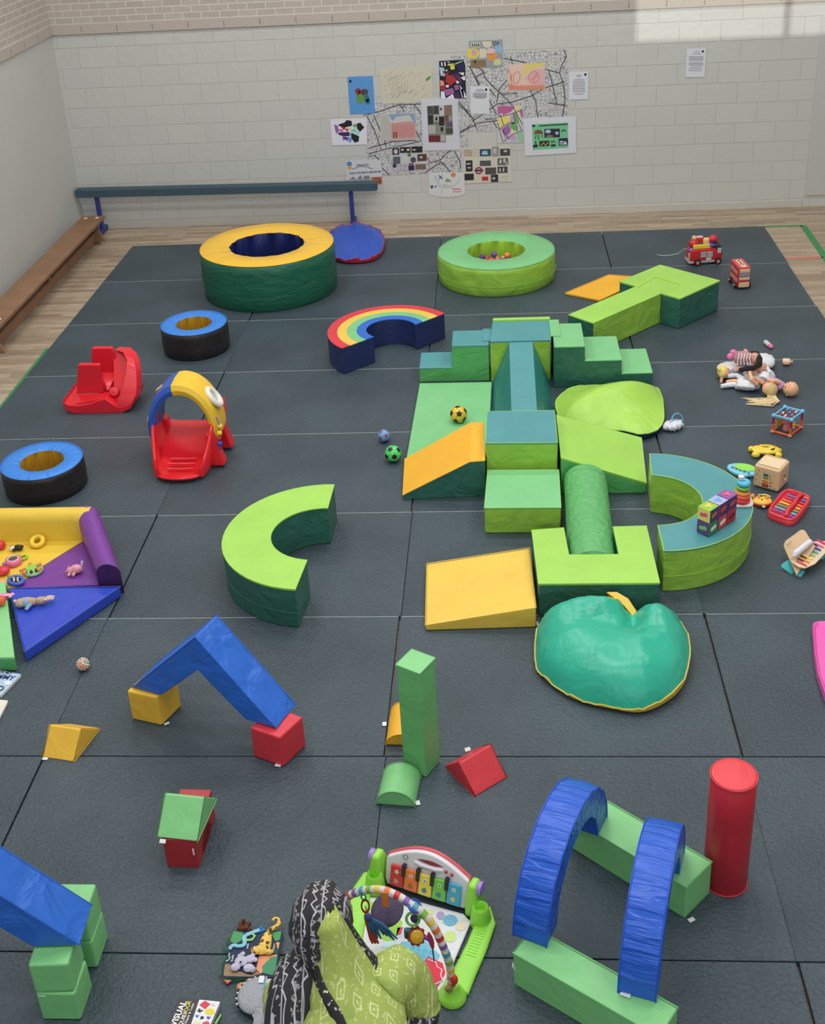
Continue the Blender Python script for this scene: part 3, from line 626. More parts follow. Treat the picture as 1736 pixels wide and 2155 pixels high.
for y in (yfar-.12,ynear+.12,(yfar+ynear)/2):
    end=y!=(yfar+ynear)/2; x0,x1=bx(y,xa),bx(y,xb); mid=(x0+x1)/2; hw_=(x1-x0)/2
    prof=[(-hw_*.75,sz-.036),(-hw_*.55,FL+.16),(-hw_*1.02,FL+.03),(-hw_*1.02,FL+.012),(hw_*1.02,FL+.012),(hw_*1.02,FL+.03),(hw_*.55,FL+.16),(hw_*.75,sz-.036)] if end else [(-.05,sz-.036),(-.05,FL+.14),(.05,FL+.14),(.05,sz-.036)]
    if not end: prof=[(-.035,sz-.036),(-.035,FL+.145),(.035,FL+.145),(.035,sz-.036)]
    lg=MB().loft([[(mid+px_,y-.022,pz) for px_,pz in prof],[(mid+px_,y+.022,pz) for px_,pz in prof]]).build('leg' if end else 'centre_bracket',BW,parent=r,bevel=.004)
    if end:
        for s_ in (-1,1): part(MB().box((mid+s_*hw_*.82,y,FL+.013),(.07,.055,.026)).build('foot_pad',mat('steel_pad',(190,186,176),.35,metal=.6),parent=lg,bevel=.003),'metal foot pad')
for y in (yfar-.09,ynear+.28):
    for a in (.25,.75):
        x=bx(y,xa)+wS*a; part(MB().lathe((x,y,sz),[(.001,.008),(.016,.006),(.022,0)],16).build('stud',mat('stud_white',(226,222,206),.3),parent=r),'pale round stud')
# balance beam
BM=mat('beam_carpet',(66,88,100),.85,.4,60); BP=mat('beam_post_blue',(44,60,128),.4)
zt_=.47
pL=at(226,491,FL); pR=at(745,468,FL); yb=.66
def bpnt(u,v): return aty(u,v,yb)
bl=bpnt(147,397); br_=bpnt(793,381); zt_=(bl.z+br_.z)/2; 
r=thing('balance_beam','long balance beam covered in blue-grey carpet, on dark blue posts, before the back wall','balance beam',((bl.x+br_.x)/2,yb,FL))
bx0=max(bl.x,XL+.03)
dzb=br_.z-bl.z
MB().loft([[(bx0,yb+a*.055,bl.z+b_) for a,b_ in ((-1,-.105),(-1.1,-.012),(-.6,0),(.6,0),(1,-.012),(1,-.105))],[(br_.x,yb+a*.055,br_.z+b_) for a,b_ in ((-1,-.105),(-1.1,-.012),(-.6,0),(.6,0),(1,-.012),(1,-.105))]]).build('carpet_beam',BM,parent=r,bevel=.006)
for xx in (bpnt(207,435).x,bpnt(741,440).x):
    zb=bl.z+dzb*(xx-bl.x)/(br_.x-bl.x)
    p_=MB().box((xx,yb,(FL+.04+zb-.1)/2),(.05,.05,zb-.1-FL-.04)).build('post',BP,parent=r,bevel=.003)
    MB().box((xx,yb-.06,FL+.03),(.055,.46,.06)).build('foot_bar',BP,parent=p_,bevel=.004)
# ================================================================ bean bags
def blob(name,lab,cat,c,rx_,ry_,h,rot,mat_,rim=None,fn=None,n=56,k=16,extra=None,zc=None,tex=None,slices=None):
    r=thing(name,lab,cat,c)
    return r
def beanbag(lab,outline,h,topm,rimm,hfun,base=.07,group=None,wr=.012,piping=None):
    """outline: floor-plan points of the widest girth, in order"""
    P=[Vector((p[0],p[1],0)) for p in outline]; n=96
    # resample smooth closed outline
    L=len(P); pts=[]
    for i in range(n):
        t=i/n*L; a=int(t); f_=t-a; p0,p1,p2,p3=(P[(a+q)%L] for q in (-1,0,1,2))
        pts.append(.5*((2*p1)+(p2-p0)*f_+(2*p0-5*p1+4*p2-p3)*f_*f_+(3*p1-p0-3*p2+p3)*f_**3))
    c=sum(pts,Vector())/n
    r=thing('bean_bag',lab,'bean bag',c,group)
    rg=[]; K=14
    for j in range(K+1):
        s=j/K; ring=[]
        for i,p in enumerate(pts):
            w=wr*(math.sin(i*.9)+math.sin(i*1.7+1)+.7*math.sin(i*2.9))*(s**3)
            q=c+(p-c)*s*(1+0*w); hz=hfun(q,s,(p-c))
            ring.append(Vector((q.x,q.y,hz+w)))
        rg.append(ring)
    mb=MB(); mid=mb.vs([Vector((c.x,c.y,hfun(c,0,Vector((1,0,0)))))])[0]
    R=[mb.vs(x) for x in rg[1:]]
    for i in range(n): mb.f((mid,R[0][i],R[0][(i+1)%n]))
    for a,b_ in zip(R,R[1:]):
        for i in range(n): mb.f((a[i],b_[i],b_[(i+1)%n],a[(i+1)%n]))
    mb.build('top_cover',topm,parent=r,sharp=70)
    lo=[]
    for z,s in ((None,1.0),(base*.4,1.0),(base*.2,.985),(.004,.93),(.002,.6)):
        lo.append([ (Vector((rg[-1][i].x,rg[-1][i].y,rg[-1][i].z)) if z is None else Vector(((c+(p-c)*s).x,(c+(p-c)*s).y,min(z,rg[-1][i].z*.95)))) for i,p in enumerate(pts)])
    MB().loft(lo,False,True).build('under_cover',rimm,parent=r,sharp=70)
    MB().tube([p+Vector((0,0,.001)) for p in rg[-1]],.005,6,closed=True).build('piping',piping or rimm,parent=r)
    return r,c,pts
tm_=vin('jade_vinyl',(48,178,148),.5,5,.32)
ol=[at(u,v,z_) for u,v,z_ in ((1136,1305,.10),(1168,1264,.22),(1225,1248,.26),(1281,1247,.25),(1325,1270,.16),(1387,1276,.18),(1427,1298,.12))]+[at(u,v,.07) for u,v in ((1448,1345),(1451,1385),(1436,1434),(1395,1468),(1347,1484),(1290,1477),(1225,1462),(1181,1441),(1140,1408),(1127,1385),(1127,1336))]
UF=at(1133,1229,.24).y-.02
for p in ol: p.y=min(p.y,UF)
cb=cen(ol)
def hf(q,s,d):
    h=.03+.235*(1-s**3.6)**.72; 
    x=q.x-cb.x; y=q.y-cb.y
    h+=.17*(s**2)*math.exp(-((x+.10)**2/.05+(y-.24)**2/.02))+.09*(s**2)*math.exp(-((x-.26)**2/.02+(y-.20)**2/.02))
    h-=.07*math.exp(-((x-.06)**2/.03+(y-.10)**2/.015)); h-=.12*math.exp(-((x-.15)**2/.003+(y-.22)**2/.02))
    h+=(.009*math.sin(x*24+y*9)+.007*math.sin(y*33-x*14)+.012*max(0,math.sin(x*9-y*16+1))**6)*s*(1-s**6)
    h+=.03*s**8*max(0,x)/.3+.005*math.sin(22*math.atan2(y,x)+2*math.sin(3*math.atan2(y,x)))*s**7
    bk_=min(1,max(0,(y-.12)/.16)); bk_=bk_*bk_*(3-2*bk_); h=max(h,bk_*(.21*math.exp(-((x+.06)/.26)**4)+.13*math.exp(-((x-.28)/.09)**4))*(1-.6*math.exp(-((x-.16)**2/.002))))
    return max(.022,h)
bb,bc_,bp_=beanbag('large jade green bean bag with yellow piping, slumped in front of the U-shaped block',ol,.3,tm_,YEL,hf,wr=.004,piping=YEL)
yq=[at(u,v,z_) for u,v,z_ in ((1276,1249,.20),(1298,1249,.20),(1322,1263,.16),(1340,1290,.12),(1332,1300,.12),(1312,1276,.15),(1290,1260,.18))]
MB().loft([yq,[p+Vector((0,.0,.014)) for p in yq]]).build('yellow_gusset',YEL,parent=bb,bevel=.004)
pf=MB(); e_=[at(1281,1247,.12),at(1305,1252,.12),at(1338,1288,.08),at(1330,1297,.09),at(1300,1266,.15)]
pc_=MB().loft([e_,[p+Vector((0,.0,.02)) for p in e_]]).build('purple_panel',mat('purple_panel',(70,40,84),.5),parent=bb,bevel=.004)
ol=[at(u,v,.06) for u,v in ((1168,842),(1192.6,821),(1237.5,811),(1300,809),(1374,815),(1391,832),(1396,860),(1395,888),(1379,905),(1341,914),(1300,905),(1240,897),(1184,884),(1172,866))]
for p in ol: p.x=max(p.x,xr+.02)
cb2=cen(ol)
def hf2(q,s,d):
    x=q.x-cb2.x; y=q.y-cb2.y
    u_=x*.88+y*.47; v_=-x*.47+y*.88
    h=.06+.13*(1-s**2.2)*math.exp(-(v_-.06)**2/.05)+.05*(1-s**4)
    return h+.008*math.sin(x*18)*s*s
lbx,lbc,lbp=beanbag('flat lime bean bag with navy underside, lying beyond the wide lime ramp',ol,.2,vin('bean_lime_vinyl',(164,212,84),.5,4,.36),mat('navy_under',(30,46,92),.5,.5,8),hf2,wr=.0015,piping=LIME)
sa,sb2=at(1178,868,.12),at(1362,817,.12); sp_=[]
for i in range(19):
    q=sa+(sb2-sa)*(i/18); q.y+=.03*math.sin(PI*i/18); s_=min(1,(q-cb2).length/.38)*.0
    ang_=math.atan2(q.y-cb2.y,q.x-cb2.x); rr_=min(lbp,key=lambda p:abs(((math.atan2(p.y-lbc.y,p.x-lbc.x)-math.atan2(q.y-lbc.y,q.x-lbc.x)+PI)%(2*PI))-PI)); ss=min(1,(Vector((q.x,q.y,0))-lbc).length/(rr_-lbc).length); sp_.append(Vector((q.x,q.y,hf2(q,ss,None)+.001)))
MB().tube(sp_,.003,5).build('seam',LIMED,parent=lbx)
ol=[at(u,v,.05) for u,v in ((682,500),(700,484),(728,473),(765,472),(795,482),(808,500),(806,522),(790,540),(755,547),(715,545),(690,530))]
cb3=cen(ol)
beanbag('blue floor cushion with red piping, lying between the two large foam rings',ol,.1,vin('cushion_blue_vinyl',(44,84,190),.5,4,.36),mat('red_under',(190,44,60),.5),lambda q,s,d:.055+.05*(1-s**3)+.01*math.sin(q.x*25+q.y*12)*s*s,wr=.006,base=.05)
# ================================================================ corner nest at left
PUR=mat('purple_vinyl',(118,58,150),.4,.3,6,fine=.1); PURD=mat('purple_end_vinyl',(66,34,84),.45,.3,6); NYEL=mat('nest_yellow_vinyl',(232,198,70),.38,.3,4,fine=.1); NBL=mat('nest_blue_vinyl',(50,76,196),.35,.3,5,fine=.1)
hN=.06
# yellow floor and back wall (runs out of the picture at left)
cN=at(173.7,1138.7,hN); eN=at(84.6,1193,hN); mid_=at(19.4,1240,hN)
w1=at(208,1231.3,hN)
yI=cN.y; xl_=at(0,1150,hN).x-.45
r=thing('padded_nest_side','yellow back wall and seat of the padded corner nest','soft play nest',(1.0,yI-.1,0))
hW=.28; yo=yI+.17
def wallprof(y0,y1,h,n=8): # rounded top
    return [(y0,hN)]+[(y0+(y1-y0)*(.5-.5*math.cos(PI*i/n)), h-.07+.07*math.sin(PI*i/n)) for i in range(n+1)]+[(y1,0.0),(y0,0.0)]
tp_=at(100,1067.5,hW); yo=tp_.y+.05; yI2=yI
pr=wallprof(yI2,yo,hW)
xr_=at(196,1073,hW).x-.02
MB().loft([[(xl_,y,z) for y,z in pr],[(xr_-.01,y,z) for y,z in pr]]).build('back_wall',NYEL,parent=r,bevel=.004)
MB().prism([(xl_,yI+.005),(cN.x,yI+.005),(eN.x,eN.y),(mid_.x+.02,mid_.y+.01),(xl_,mid_.y)],0.002,hN).build('seat_pad',NYEL,parent=r,bevel=.006)
# purple side
r=thing('padded_nest_side','purple side wall and seat of the padded corner nest','soft play nest',(w1.x,(w1.y+cN.y)/2,0))
i0,i1=cN,w1; o0,o1=at(207,1080,hW),at(262,1250,0); o1=Vector((o1.x,i1.y-.01,0)); 
def xprof(xi,xo,y0,y1,h,n=8):
    return [(xi,y0,hN)]+[(xi+(xo-xi)*(.5-.5*math.cos(PI*i/n)), y0+(y1-y0)*(.5-.5*math.cos(PI*i/n)), h-.07+.07*math.sin(PI*i/n)) for i in range(n+1)]+[(xo,y1,0),(xi,y0,0)]
hP=.22; tpP=at(229,1179,hP); xo1=at(262,1247,.0).x
farx=at(204,1083,.2).x
MB().loft([xprof(i0.x+(i0.x-i1.x)*(yo-.03-i0.y)/(i0.y-i1.y),farx+.02,yo-.03,yo-.03,hW),xprof(i1.x,xo1,i1.y,i1.y,hP)]).build('side_wall',PUR,parent=r,bevel=.003)
MB().loft([xprof(i1.x,xo1,i1.y-.004,i1.y-.004,hP),xprof(i1.x,xo1,i1.y,i1.y,hP)]).build('end_panel',PURD,parent=r)
MB().prism([(cN.x,cN.y),(i1.x+.01,i1.y+.01),(mid_.x+.03,mid_.y+.012),(eN.x+.006,eN.y-.004)],.002,hN-.001).build('seat_pad',PUR,parent=r,bevel=.006)
hB=.075
bq=[at(19.4,1236,hB),at(254,1234.5,hB),at(51,1372.4,hB)]; 
bq[0].y=min(bq[0].y,mid_.y-.01); bq[1].y=min(bq[1].y,i1.y-.012)
block('nest_mat','blue triangular foam mat in the padded corner nest, with the rabbit toy on it','soft play nest',bq,hB,NBL,pipe=mat('nest_blue_pipe',(80,110,215),.35))
gq=[at(18.5,1250,.12),at(41,1388,.10)]
gA_=at(-130,1250,.12); gB_=at(-130,1385,.1)
gq=[Vector((gA_.x,bq[0].y-.01,.12)),Vector((bq[0].x-.012,bq[0].y-.01,.12)),Vector((bq[2].x-.025,at(38,1384,.1).y,.10)),Vector((gA_.x,at(38,1384,.1).y,.10))]
shell('nest_mat','light green foam mat at the bottom left of the padded corner nest','soft play nest',[(p.x,p.y,0) for p in gq],gq,vin('nest_green_side',(80,166,92),.5,6),vin('nest_green',(140,208,140),.2))
# ================================================================ papers on the far wall
def c2(x,y): return (680+x/5.425,60+y/5.425)
def c3(x,y): return (960+x/5.425,60+y/5.425)
def c4(x,y): return (1236+x/3.472,y/3.472)
def WP(p,off): return aty(p[0],p[1],YW-off)
PAP=lambda rgb: mat('paper_%d_%d_%d'%rgb,rgb,.7)
def flat(pts,off,th=.0012):
    q=[WP(p,off) for p in pts]; return MB().loft([q,[p+Vector((0,th,0)) for p in q]])
def sheet(name,lab,pts,rgb,off=.004,group='papers taped to the far wall',m=None,cat='poster'):
    q=[WP(p,off) for p in pts]; c=sum(q,Vector())/len(q); c.z=min(p.z for p in q)
    r=thing(name,lab,cat,c,group); r['_off']=off
    flat(pts,off).build('paper_sheet',m or PAP(rgb),parent=r); return r
def art(r,name,polys,rgb,lift=.0008,lab=None,m=None):
    "polys: list of outlines in photograph pixels, all one colour"
    one=name in ('text_lines','dark_marks','white_marks','red_text_line','red_writing','roof_sketch','plane','header_band','figures','dark_figure')
    mb=MB(); o=None
    for pl_ in polys:
        q=[WP(p,r['_off']+lift) for p in pl_]; mb.loft([q,[p+Vector((0,.0006,0)) for p in q]])
        if not one: o=mb.build(name,m or PAP(rgb),parent=r); mb=MB()
    if one: o=mb.build(name,m or PAP(rgb),parent=r)
    if lab: o['label']=lab
    return o
def strokes(r,name,lines,w_,rgb,lift=.0012,lab=None,m=None):
    mb=MB()
    for ln in lines:
        P=[WP(p,r['_off']+lift) for p in ln]
        L_=[];R_=[]
        for i,p in enumerate(P):
            d=(P[min(i+1,len(P)-1)]-P[max(i-1,0)]); d=d.normalized() if d.length>0 else Vector((1,0,0)); s_=Vector((-d.z,0,d.x))*w_/2; L_.append(p+s_); R_.append(p-s_)
        a=mb.vs(L_); b=mb.vs(R_)
        for i in range(len(P)-1): mb.f((a[i],a[i+1],b[i+1],b[i]))
    o=mb.build(name,m or PAP(rgb),parent=r)
    if lab: o['label']=lab
    return o
def R4(f,x0,y0,x1,y1,sk=0): return [f(x0,y0),f(x1,y0-sk),f(x1+2,y1-sk),f(x0+2,y1)]
def wtext(body,size,rgb,r,p,ang=0,lift=.0014,align='CENTER',name='lettering',fw=1):
    P=WP(p,r['_off']+lift); M=Matrix.Translation(P)@Matrix.Rotation(PI/2,4,'X')@Matrix.Rotation(ang,4,'Z')
    return text(body,size,PAP(rgb),r,M,name,.0002,align,fw)
def blobp(f,cx,cy,rx_,ry_,n=14,j=.18,sd=1):
    rd=random.Random(sd); return [f(cx+rx_*(1+rd.uniform(-j,j))*math.cos(2*PI*i/n),cy+ry_*(1+rd.uniform(-j,j))*math.sin(2*PI*i/n)) for i in range(n)]
# street map paper
m,nt,b,tc=nodemat('street_map_paper',.7); L=nt.links
vv=remap(nt,tc,(0,2)); vo=nt.nodes.new('ShaderNodeTexVoronoi'); vo.feature='DISTANCE_TO_EDGE'; vo.inputs['Scale'].default_value=26; vo.inputs['Randomness'].default_value=.75; L.new(vv,vo.inputs['Vector'])
v2_=nt.nodes.new('ShaderNodeTexVoronoi'); v2_.feature='DISTANCE_TO_EDGE'; v2_.inputs['Scale'].default_value=60; L.new(vv,v2_.inputs['Vector'])
def thr(src,t0,t1,c0):
    r_=nt.nodes.new('ShaderNodeMapRange'); r_.inputs[1].default_value=t0; r_.inputs[2].default_value=t1; r_.inputs[3].default_value=c0; r_.inputs[4].default_value=1; L.new(src,r_.inputs[0]); return r_.outputs[0]
mu=nt.nodes.new('ShaderNodeMath'); mu.operation='MULTIPLY'; L.new(thr(vo.outputs[0],.03,.07,.45),mu.inputs[0]); L.new(thr(v2_.outputs[0],.04,.10,.68),mu.inputs[1])
sc_=nt.nodes.new('ShaderNodeVectorMath'); sc_.operation='SCALE'; sc_.inputs[0].default_value=lin((214,214,216))[:3]; L.new(mu.outputs[0],sc_.inputs['Scale']); L.new(sc_.outputs[0],b.inputs['Base Color'])
SMAP=m
INK=(62,62,72)
ra=sheet('street_map','white street map with black road lines, lower left part of the wall display',[c2(*p) for p in ((590,840),(1640,800),(1655,1360),(1575,1370),(1575,1632),(670,1682),(500,1500),(460,990))],(0,0,0),.003,m=SMAP,cat='map')
strokes(ra,'road_lines',[[c2(*p) for p in l] for l in (((460,990),(640,950),(860,870),(1120,862)),((500,1000),(600,1200),(660,1380)),((575,985),(700,1280),(720,1360)),((510,1370),(800,1290),(1060,1280)),((520,1430),(700,1380),(1100,1290)),((1040,865),(1120,980)),((870,880),(900,905),(940,880)),((900,905),(930,960)),((520,1460),(590,1450),(640,1500)),((1180,1470),(1230,1530),(1330,1510),(1390,1440),(1470,1385)),((1340,1520),(1450,1630)),((1160,1650),(1340,1530)),((1550,830),(1700,1020)),((1560,1200),(1620,1160),(1690,1090)),((1060,1170),(1120,1290)),((1500,1400),(1560,1520),(1570,1600)),((670,1590),(760,1675)))],.010,INK)
rb_=sheet('street_map','large white street map with black road lines, upper right part of the wall display',[c3(*p) for p in ((-60,320),(1265,235),(1272,1008),(760,1040),(460,1162),(130,1170),(130,1355),(-45,1368))],(0,0,0),.0035,m=SMAP,cat='map')
strokes(rb_,'road_lines',[[c3(*p) for p in l] for l in (((150,440),(260,450),(315,490),(325,560),(410,650),(620,850),(640,890)),((150,430),(260,650)),((210,560),(320,500)),((260,650),(230,560)),((0,830),(190,1030),(230,1150)),((40,1180),(180,1120),(240,1080),(470,1050)),((180,1060),(290,990),(470,860),(620,845),(860,770),(1010,680),(1240,605)),((380,690),(450,780)),((620,320),(640,400)),((540,340),(800,390)),((1010,465),(1180,510),(1215,600),(1245,800),(1210,1005)),((1230,240),(1255,320),(1190,450),(1180,510)),((870,760),(910,830),(915,920),(935,1025)),((460,850),(480,760),(490,690),(580,590)),((380,820),(460,990)),((1050,850),(1260,880)),((420,1060),(470,1140)),((850,700),(870,760)),((1060,490),(1150,860)))],.010,INK)
wtext('Clerkenwell',.038,(50,50,58),rb_,c3(600,742),.03); wtext('Holborn',.038,(50,50,58),rb_,c3(392,1030),.03)
# blue sheet with coloured island
r=sheet('art_print','blue sheet with a small map shape of green, red and blue patches',[c2(*p) for p in ((277,552),(565,542),(592,968),(307,980))],(88,150,214),.006)
art(r,'map_patch',[blobp(c2,395,715,30,38,sd=2),blobp(c2,425,750,40,40,sd=9)],(150,50,60)); art(r,'map_patch',[blobp(c2,475,725,42,38,sd=3)],(84,66,70)); art(r,'map_patch',[blobp(c2,425,805,48,55,sd=4)],(96,150,66),.0012); art(r,'map_patch',[blobp(c2,490,790,35,50,sd=5),blobp(c2,510,835,26,34,sd=6)],(62,108,120),.0010)
art(r,'black_dot',[blobp(c2,310,603,14,16,j=0)],(20,20,24))
r=sheet('drawing','cream sheet with a faint pencil drawing and a green leaf',[c2(*p) for p in ((640,447),(1238,412),(1252,835),(672,862))],(206,202,184),.007)
rd=random.Random(5); ls=[]
for i in range(46):
    x,y=rd.uniform(690,1150),rd.uniform(500,810); a=-.75+rd.uniform(-.2,.2); l_=rd.uniform(20,70); ls.append([c2(x,y),c2(x+l_*math.cos(a)*.5,y+l_*math.sin(a)*.5+3),c2(x+l_*math.cos(a),y+l_*math.sin(a))])
for k in range(3): ls.append([c2(860+(40+k*35)*math.cos(t/10*PI),640+(30+k*28)*math.sin(t/10*PI)) for t in range(-2,17)])
strokes(r,'pencil_lines',ls,.004,(158,154,142)); art(r,'leaf',[[c2(*p) for p in ((1170,585),(1195,555),(1235,540),(1215,580),(1180,605))]],(84,150,70))
# strong coloured map print
r=sheet('art_print','print of a street plan in strong red, purple, blue and black blocks',[c2(*p) for p in ((1323,372),(1600,355),(1622,420),(1625,600),(1635,795),(1335,803))],(24,22,34),.0075)
cm={(178,44,48):[((1420,530),(1500,540),(1530,590),(1450,650),(1390,600)),((1340,660),(1400,640),(1395,700),(1340,705)),((1385,520),(1440,490),(1400,560))],(226,150,140):[((1335,590),(1375,600),(1385,650),(1338,665))],(170,190,224):[((1328,440),(1380,450),(1390,490),(1330,480)),((1335,510),(1385,505),(1390,545),(1340,540)),((1410,378),(1440,375),(1445,400)),((1560,690),(1600,690),(1610,790),(1585,790))],(232,230,240):[((1345,385),(1360,385),(1365,430),(1350,430)),((1380,380),(1395,380),(1400,430),(1385,430)),((1335,485),(1360,480),(1365,505),(1340,515)),((1345,715),(1380,720),(1400,800),(1342,800)),((1540,500),(1570,505),(1610,500),(1600,540)),((1515,600),(1555,590),(1560,620),(1525,630)),((1570,560),(1620,540),(1622,590),(1600,590)),((1400,645),(1435,645),(1435,670),(1405,675)),((1400,800),(1480,745),(1500,800)),((1555,640),(1580,650),(1640,790),(1600,790))],(214,210,96):[((1420,405),(1490,398),(1495,415),(1425,425)),((1450,425),(1500,420),(1502,465),(1455,470))],(160,96,160):[((1370,700),(1480,680),(1500,735),(1410,770)),((1495,650),(1545,640),(1550,700),(1505,705)),((1520,500),(1560,560),(1600,680),(1570,600))],(150,200,150):[((1500,400),(1590,365),(1595,375),(1505,415)),((1395,470),(1420,465),(1420,488),(1398,490))],(40,36,90):[((1530,430),(1600,390),(1615,470),(1560,500)),((1330,380),(1342,380),(1342,440),(1330,438)),((1545,620),(1620,680),(1600,700),(1570,660))],(70,40,96):[((1460,520),(1520,520),(1590,640),(1560,620)),((1490,745),(1540,720),(1570,795),(1510,800))]}
for col,ps in cm.items(): art(r,'colour_block',[[c2(*p) for p in q] for q in ps],col)
# borough map
r=sheet('art_print','white sheet with a map of patches in black, purple, green and blue',[c2(*p) for p in ((80,1035),(495,1020),(500,1325),(103,1335))],(222,222,232),.006)
bm={(26,24,24):[((165,1100),(240,1075),(270,1045),(325,1055),(330,1110),(250,1130),(200,1120)),((385,1085),(425,1075),(470,1130),(420,1180),(385,1140)),((320,1190),(410,1230),(405,1290),(360,1305),(320,1250))],(150,90,160):[((125,1095),(165,1110),(180,1170),(150,1205),(135,1150)),((215,1230),(270,1240),(230,1285))],(196,110,170):[((180,1145),(225,1155),(230,1185),(185,1180))],(176,50,56):[((205,1120),(245,1120),(260,1150),(225,1155)),((250,1140),(295,1150),(270,1180))],(226,216,110):[((270,1105),(308,1100),(310,1120),(275,1125)),((285,1130),(325,1160),(305,1165))],(96,160,90):[((340,1095),(385,1090),(375,1130),(345,1125))],(130,210,170):[((310,1160),(370,1140),(380,1165),(345,1190)),],(150,220,226):[((355,1175),(415,1170),(415,1215),(375,1215))],(50,40,96):[((165,1190),(300,1180),(300,1230),(230,1230),(180,1215))],(100,80,160):[((235,1240),(290,1240),(285,1285),(250,1270))],(110,150,224):[((290,1200),(320,1200),(315,1235)),((290,1240),(330,1250),(325,1290),(295,1310))]}
for col,ps in bm.items(): art(r,'map_patch',[[c2(*p) for p in q] for q in ps],col)
# framed collage
r=sheet('photo_collage','tall white sheet with a collage of dark photographs in its middle',[c2(*p) for p in ((1115,795),(1535,800),(1562,1385),(1140,1395))],(208,208,218),.009)
art(r,'collage_backing',[[c2(*p) for p in ((1185,885),(1470,872),(1483,1205),(1395,1300),(1205,1300))]],(120,118,110))
tl=[((1190,890,1255,980),(70,74,72)),((1262,885,1315,980),(60,62,62)),((1325,880,1380,1000),(196,196,198)),((1388,890,1470,985),(134,110,92)),((1195,990,1255,1095),(46,50,48)),((1262,985,1318,1065),(196,190,180)),((1275,1000,1305,1055),(50,44,40)),((1322,1010,1380,1110),(40,42,42)),((1388,995,1430,1060),(120,76,70)),((1432,1000,1472,1055),(160,150,138)),((1200,1105,1285,1205),(176,176,172)),((1295,1100,1400,1210),(140,140,134)),((1405,1070,1475,1125),(90,86,110)),((1400,1140,1480,1200),(74,70,62)),((1205,1225,1335,1295),(110,36,48)),((1340,1215,1390,1290),(176,176,168)),((1398,1220,1483,1288),(206,208,206))]
for (x0,y0,x1,y1),col in tl: art(r,'photo',[R4(c2,x0,y0,x1,y1,4)],col,.0014)
for cx_,cy_,s_ in ((1350,1040,22),(1345,920,12),(1225,1030,16),(1355,1150,20)): art(r,'figure_shape',[blobp(c2,cx_,cy_,s_*.8,s_*1.5,sd=cx_)],(28,28,28),.002)
# crayon drawings
r=sheet('drawing','pale crayon drawing with a pink block, grey side and blue top',[c2(*p) for p in ((650,980),(1045,962),(1062,1268),(655,1278))],(200,198,198),.006)
art(r,'pink_shading',[[c2(*p) for p in ((775,1080),(1000,1055),(1055,1110),(1058,1262),(780,1268))]],(206,160,158)); art(r,'blue_shading',[[c2(*p) for p in ((740,980),(1045,966),(1055,1100),(980,985),(830,1010),(795,1060))]],(140,160,196)); art(r,'grey_shading',[[c2(*p) for p in ((660,990),(735,985),(775,1100),(770,1265),(660,1270))]],(184,184,178),.0006)
strokes(r,'crayon_lines',[[c2(790+i*16,1090+(i%3)*9),c2(784+i*16,1255-(i%4)*10)] for i in range(16)]+[[c2(780,1090+i*22),c2(1050,1075+i*22)] for i in range(8)],.004,(196,110,112)); art(r,'figures',[R4(c2,800,1180,815,1250),R4(c2,826,1180,842,1250)],(120,60,56),.0016)
r=sheet('drawing','pink and orange crayon drawing with a yellow corner and two rounded shapes',[c3(*p) for p in ((590,410),(1010,392),(1018,695),(597,708))],(226,196,184),.006)
art(r,'yellow_shading',[[c3(*p) for p in ((790,405),(1008,395),(1008,430),(900,450),(770,530),(745,520))]],(220,206,120)); art(r,'pink_shading',[[c3(*p) for p in ((780,560),(900,460),(1012,470),(1015,640),(840,640))]],(220,176,182),.0006)
art(r,'orange_shading',[[c3(*p) for p in ((597,620),(700,660),(1015,640),(1017,693),(598,705))]],(226,160,140),.0007)
strokes(r,'crayon_lines',[[c3(888+58*math.cos(t/9*PI),555+64*math.sin(t/9*PI)) for t in range(19)],[c3(690+38*math.cos(t/9*PI)+(10*math.sin(t/9*PI)),560-70*math.sin(t/9*PI)) for t in range(19)],[c3(600,460),c3(625,560),c3(640,690)],[c3(640,520),c3(615,600)],[c3(860,590),c3(920,510)],[c3(875,600),c3(935,525)]]+[[c3(605+i*14,640+(i%3)*8),c3(615+i*14,700)] for i in range(28)],.009,(222,130,112))
# notices
def notice(lab,f,q,lines,dot,sq):
    r=sheet('notice',lab,[f(*p) for p in q],(216,218,226),.008,'printed notices on the far wall',cat='notice')
    mb=[]
    for (x0,x1,y) in lines: mb.append([f(x0,y),f(x1,y),f(x1,y+ (9 if f is not c4 else 5)),f(x0,y+(9 if f is not c4 else 5))])
    art(r,'text_lines',mb,(150,150,156),.0008); art(r,'black_badge',[blobp(f,*dot,j=0,n=16)],(22,22,26),.001)
notice('white printed notice stuck onto the upper right street map',c3,((160,660),(378,655),(378,975),(168,978)),[(235,310,692),(215,330,710)]+[(190,350,735+i*13) for i in range(4)]+[(205,345,778),(225,325,790)],(341,698,13,15),None)
notice('white printed notice just right of the street maps',c3,((1288,492),(1508,492),(1505,808),(1285,812)),[(1368,1435,528),(1375,1425,545)]+[(1330,1470,600+i*20) for i in range(7)]+[(1345,1455,580),(1350,1450,745)],(1475,526,14,15),None)
notice('white printed notice on its own near the right end of the far wall',c4,((725,355),(868,350),(857,563),(715,565)),[(780,820,373),(765,832,390)]+[(742,848,412+i*9) for i in range(4)]+[(740,846,456+i*9) for i in range(3)]+[(755,830,487),(740,840,500),(738,838,514)],(844,376,8,9),None)
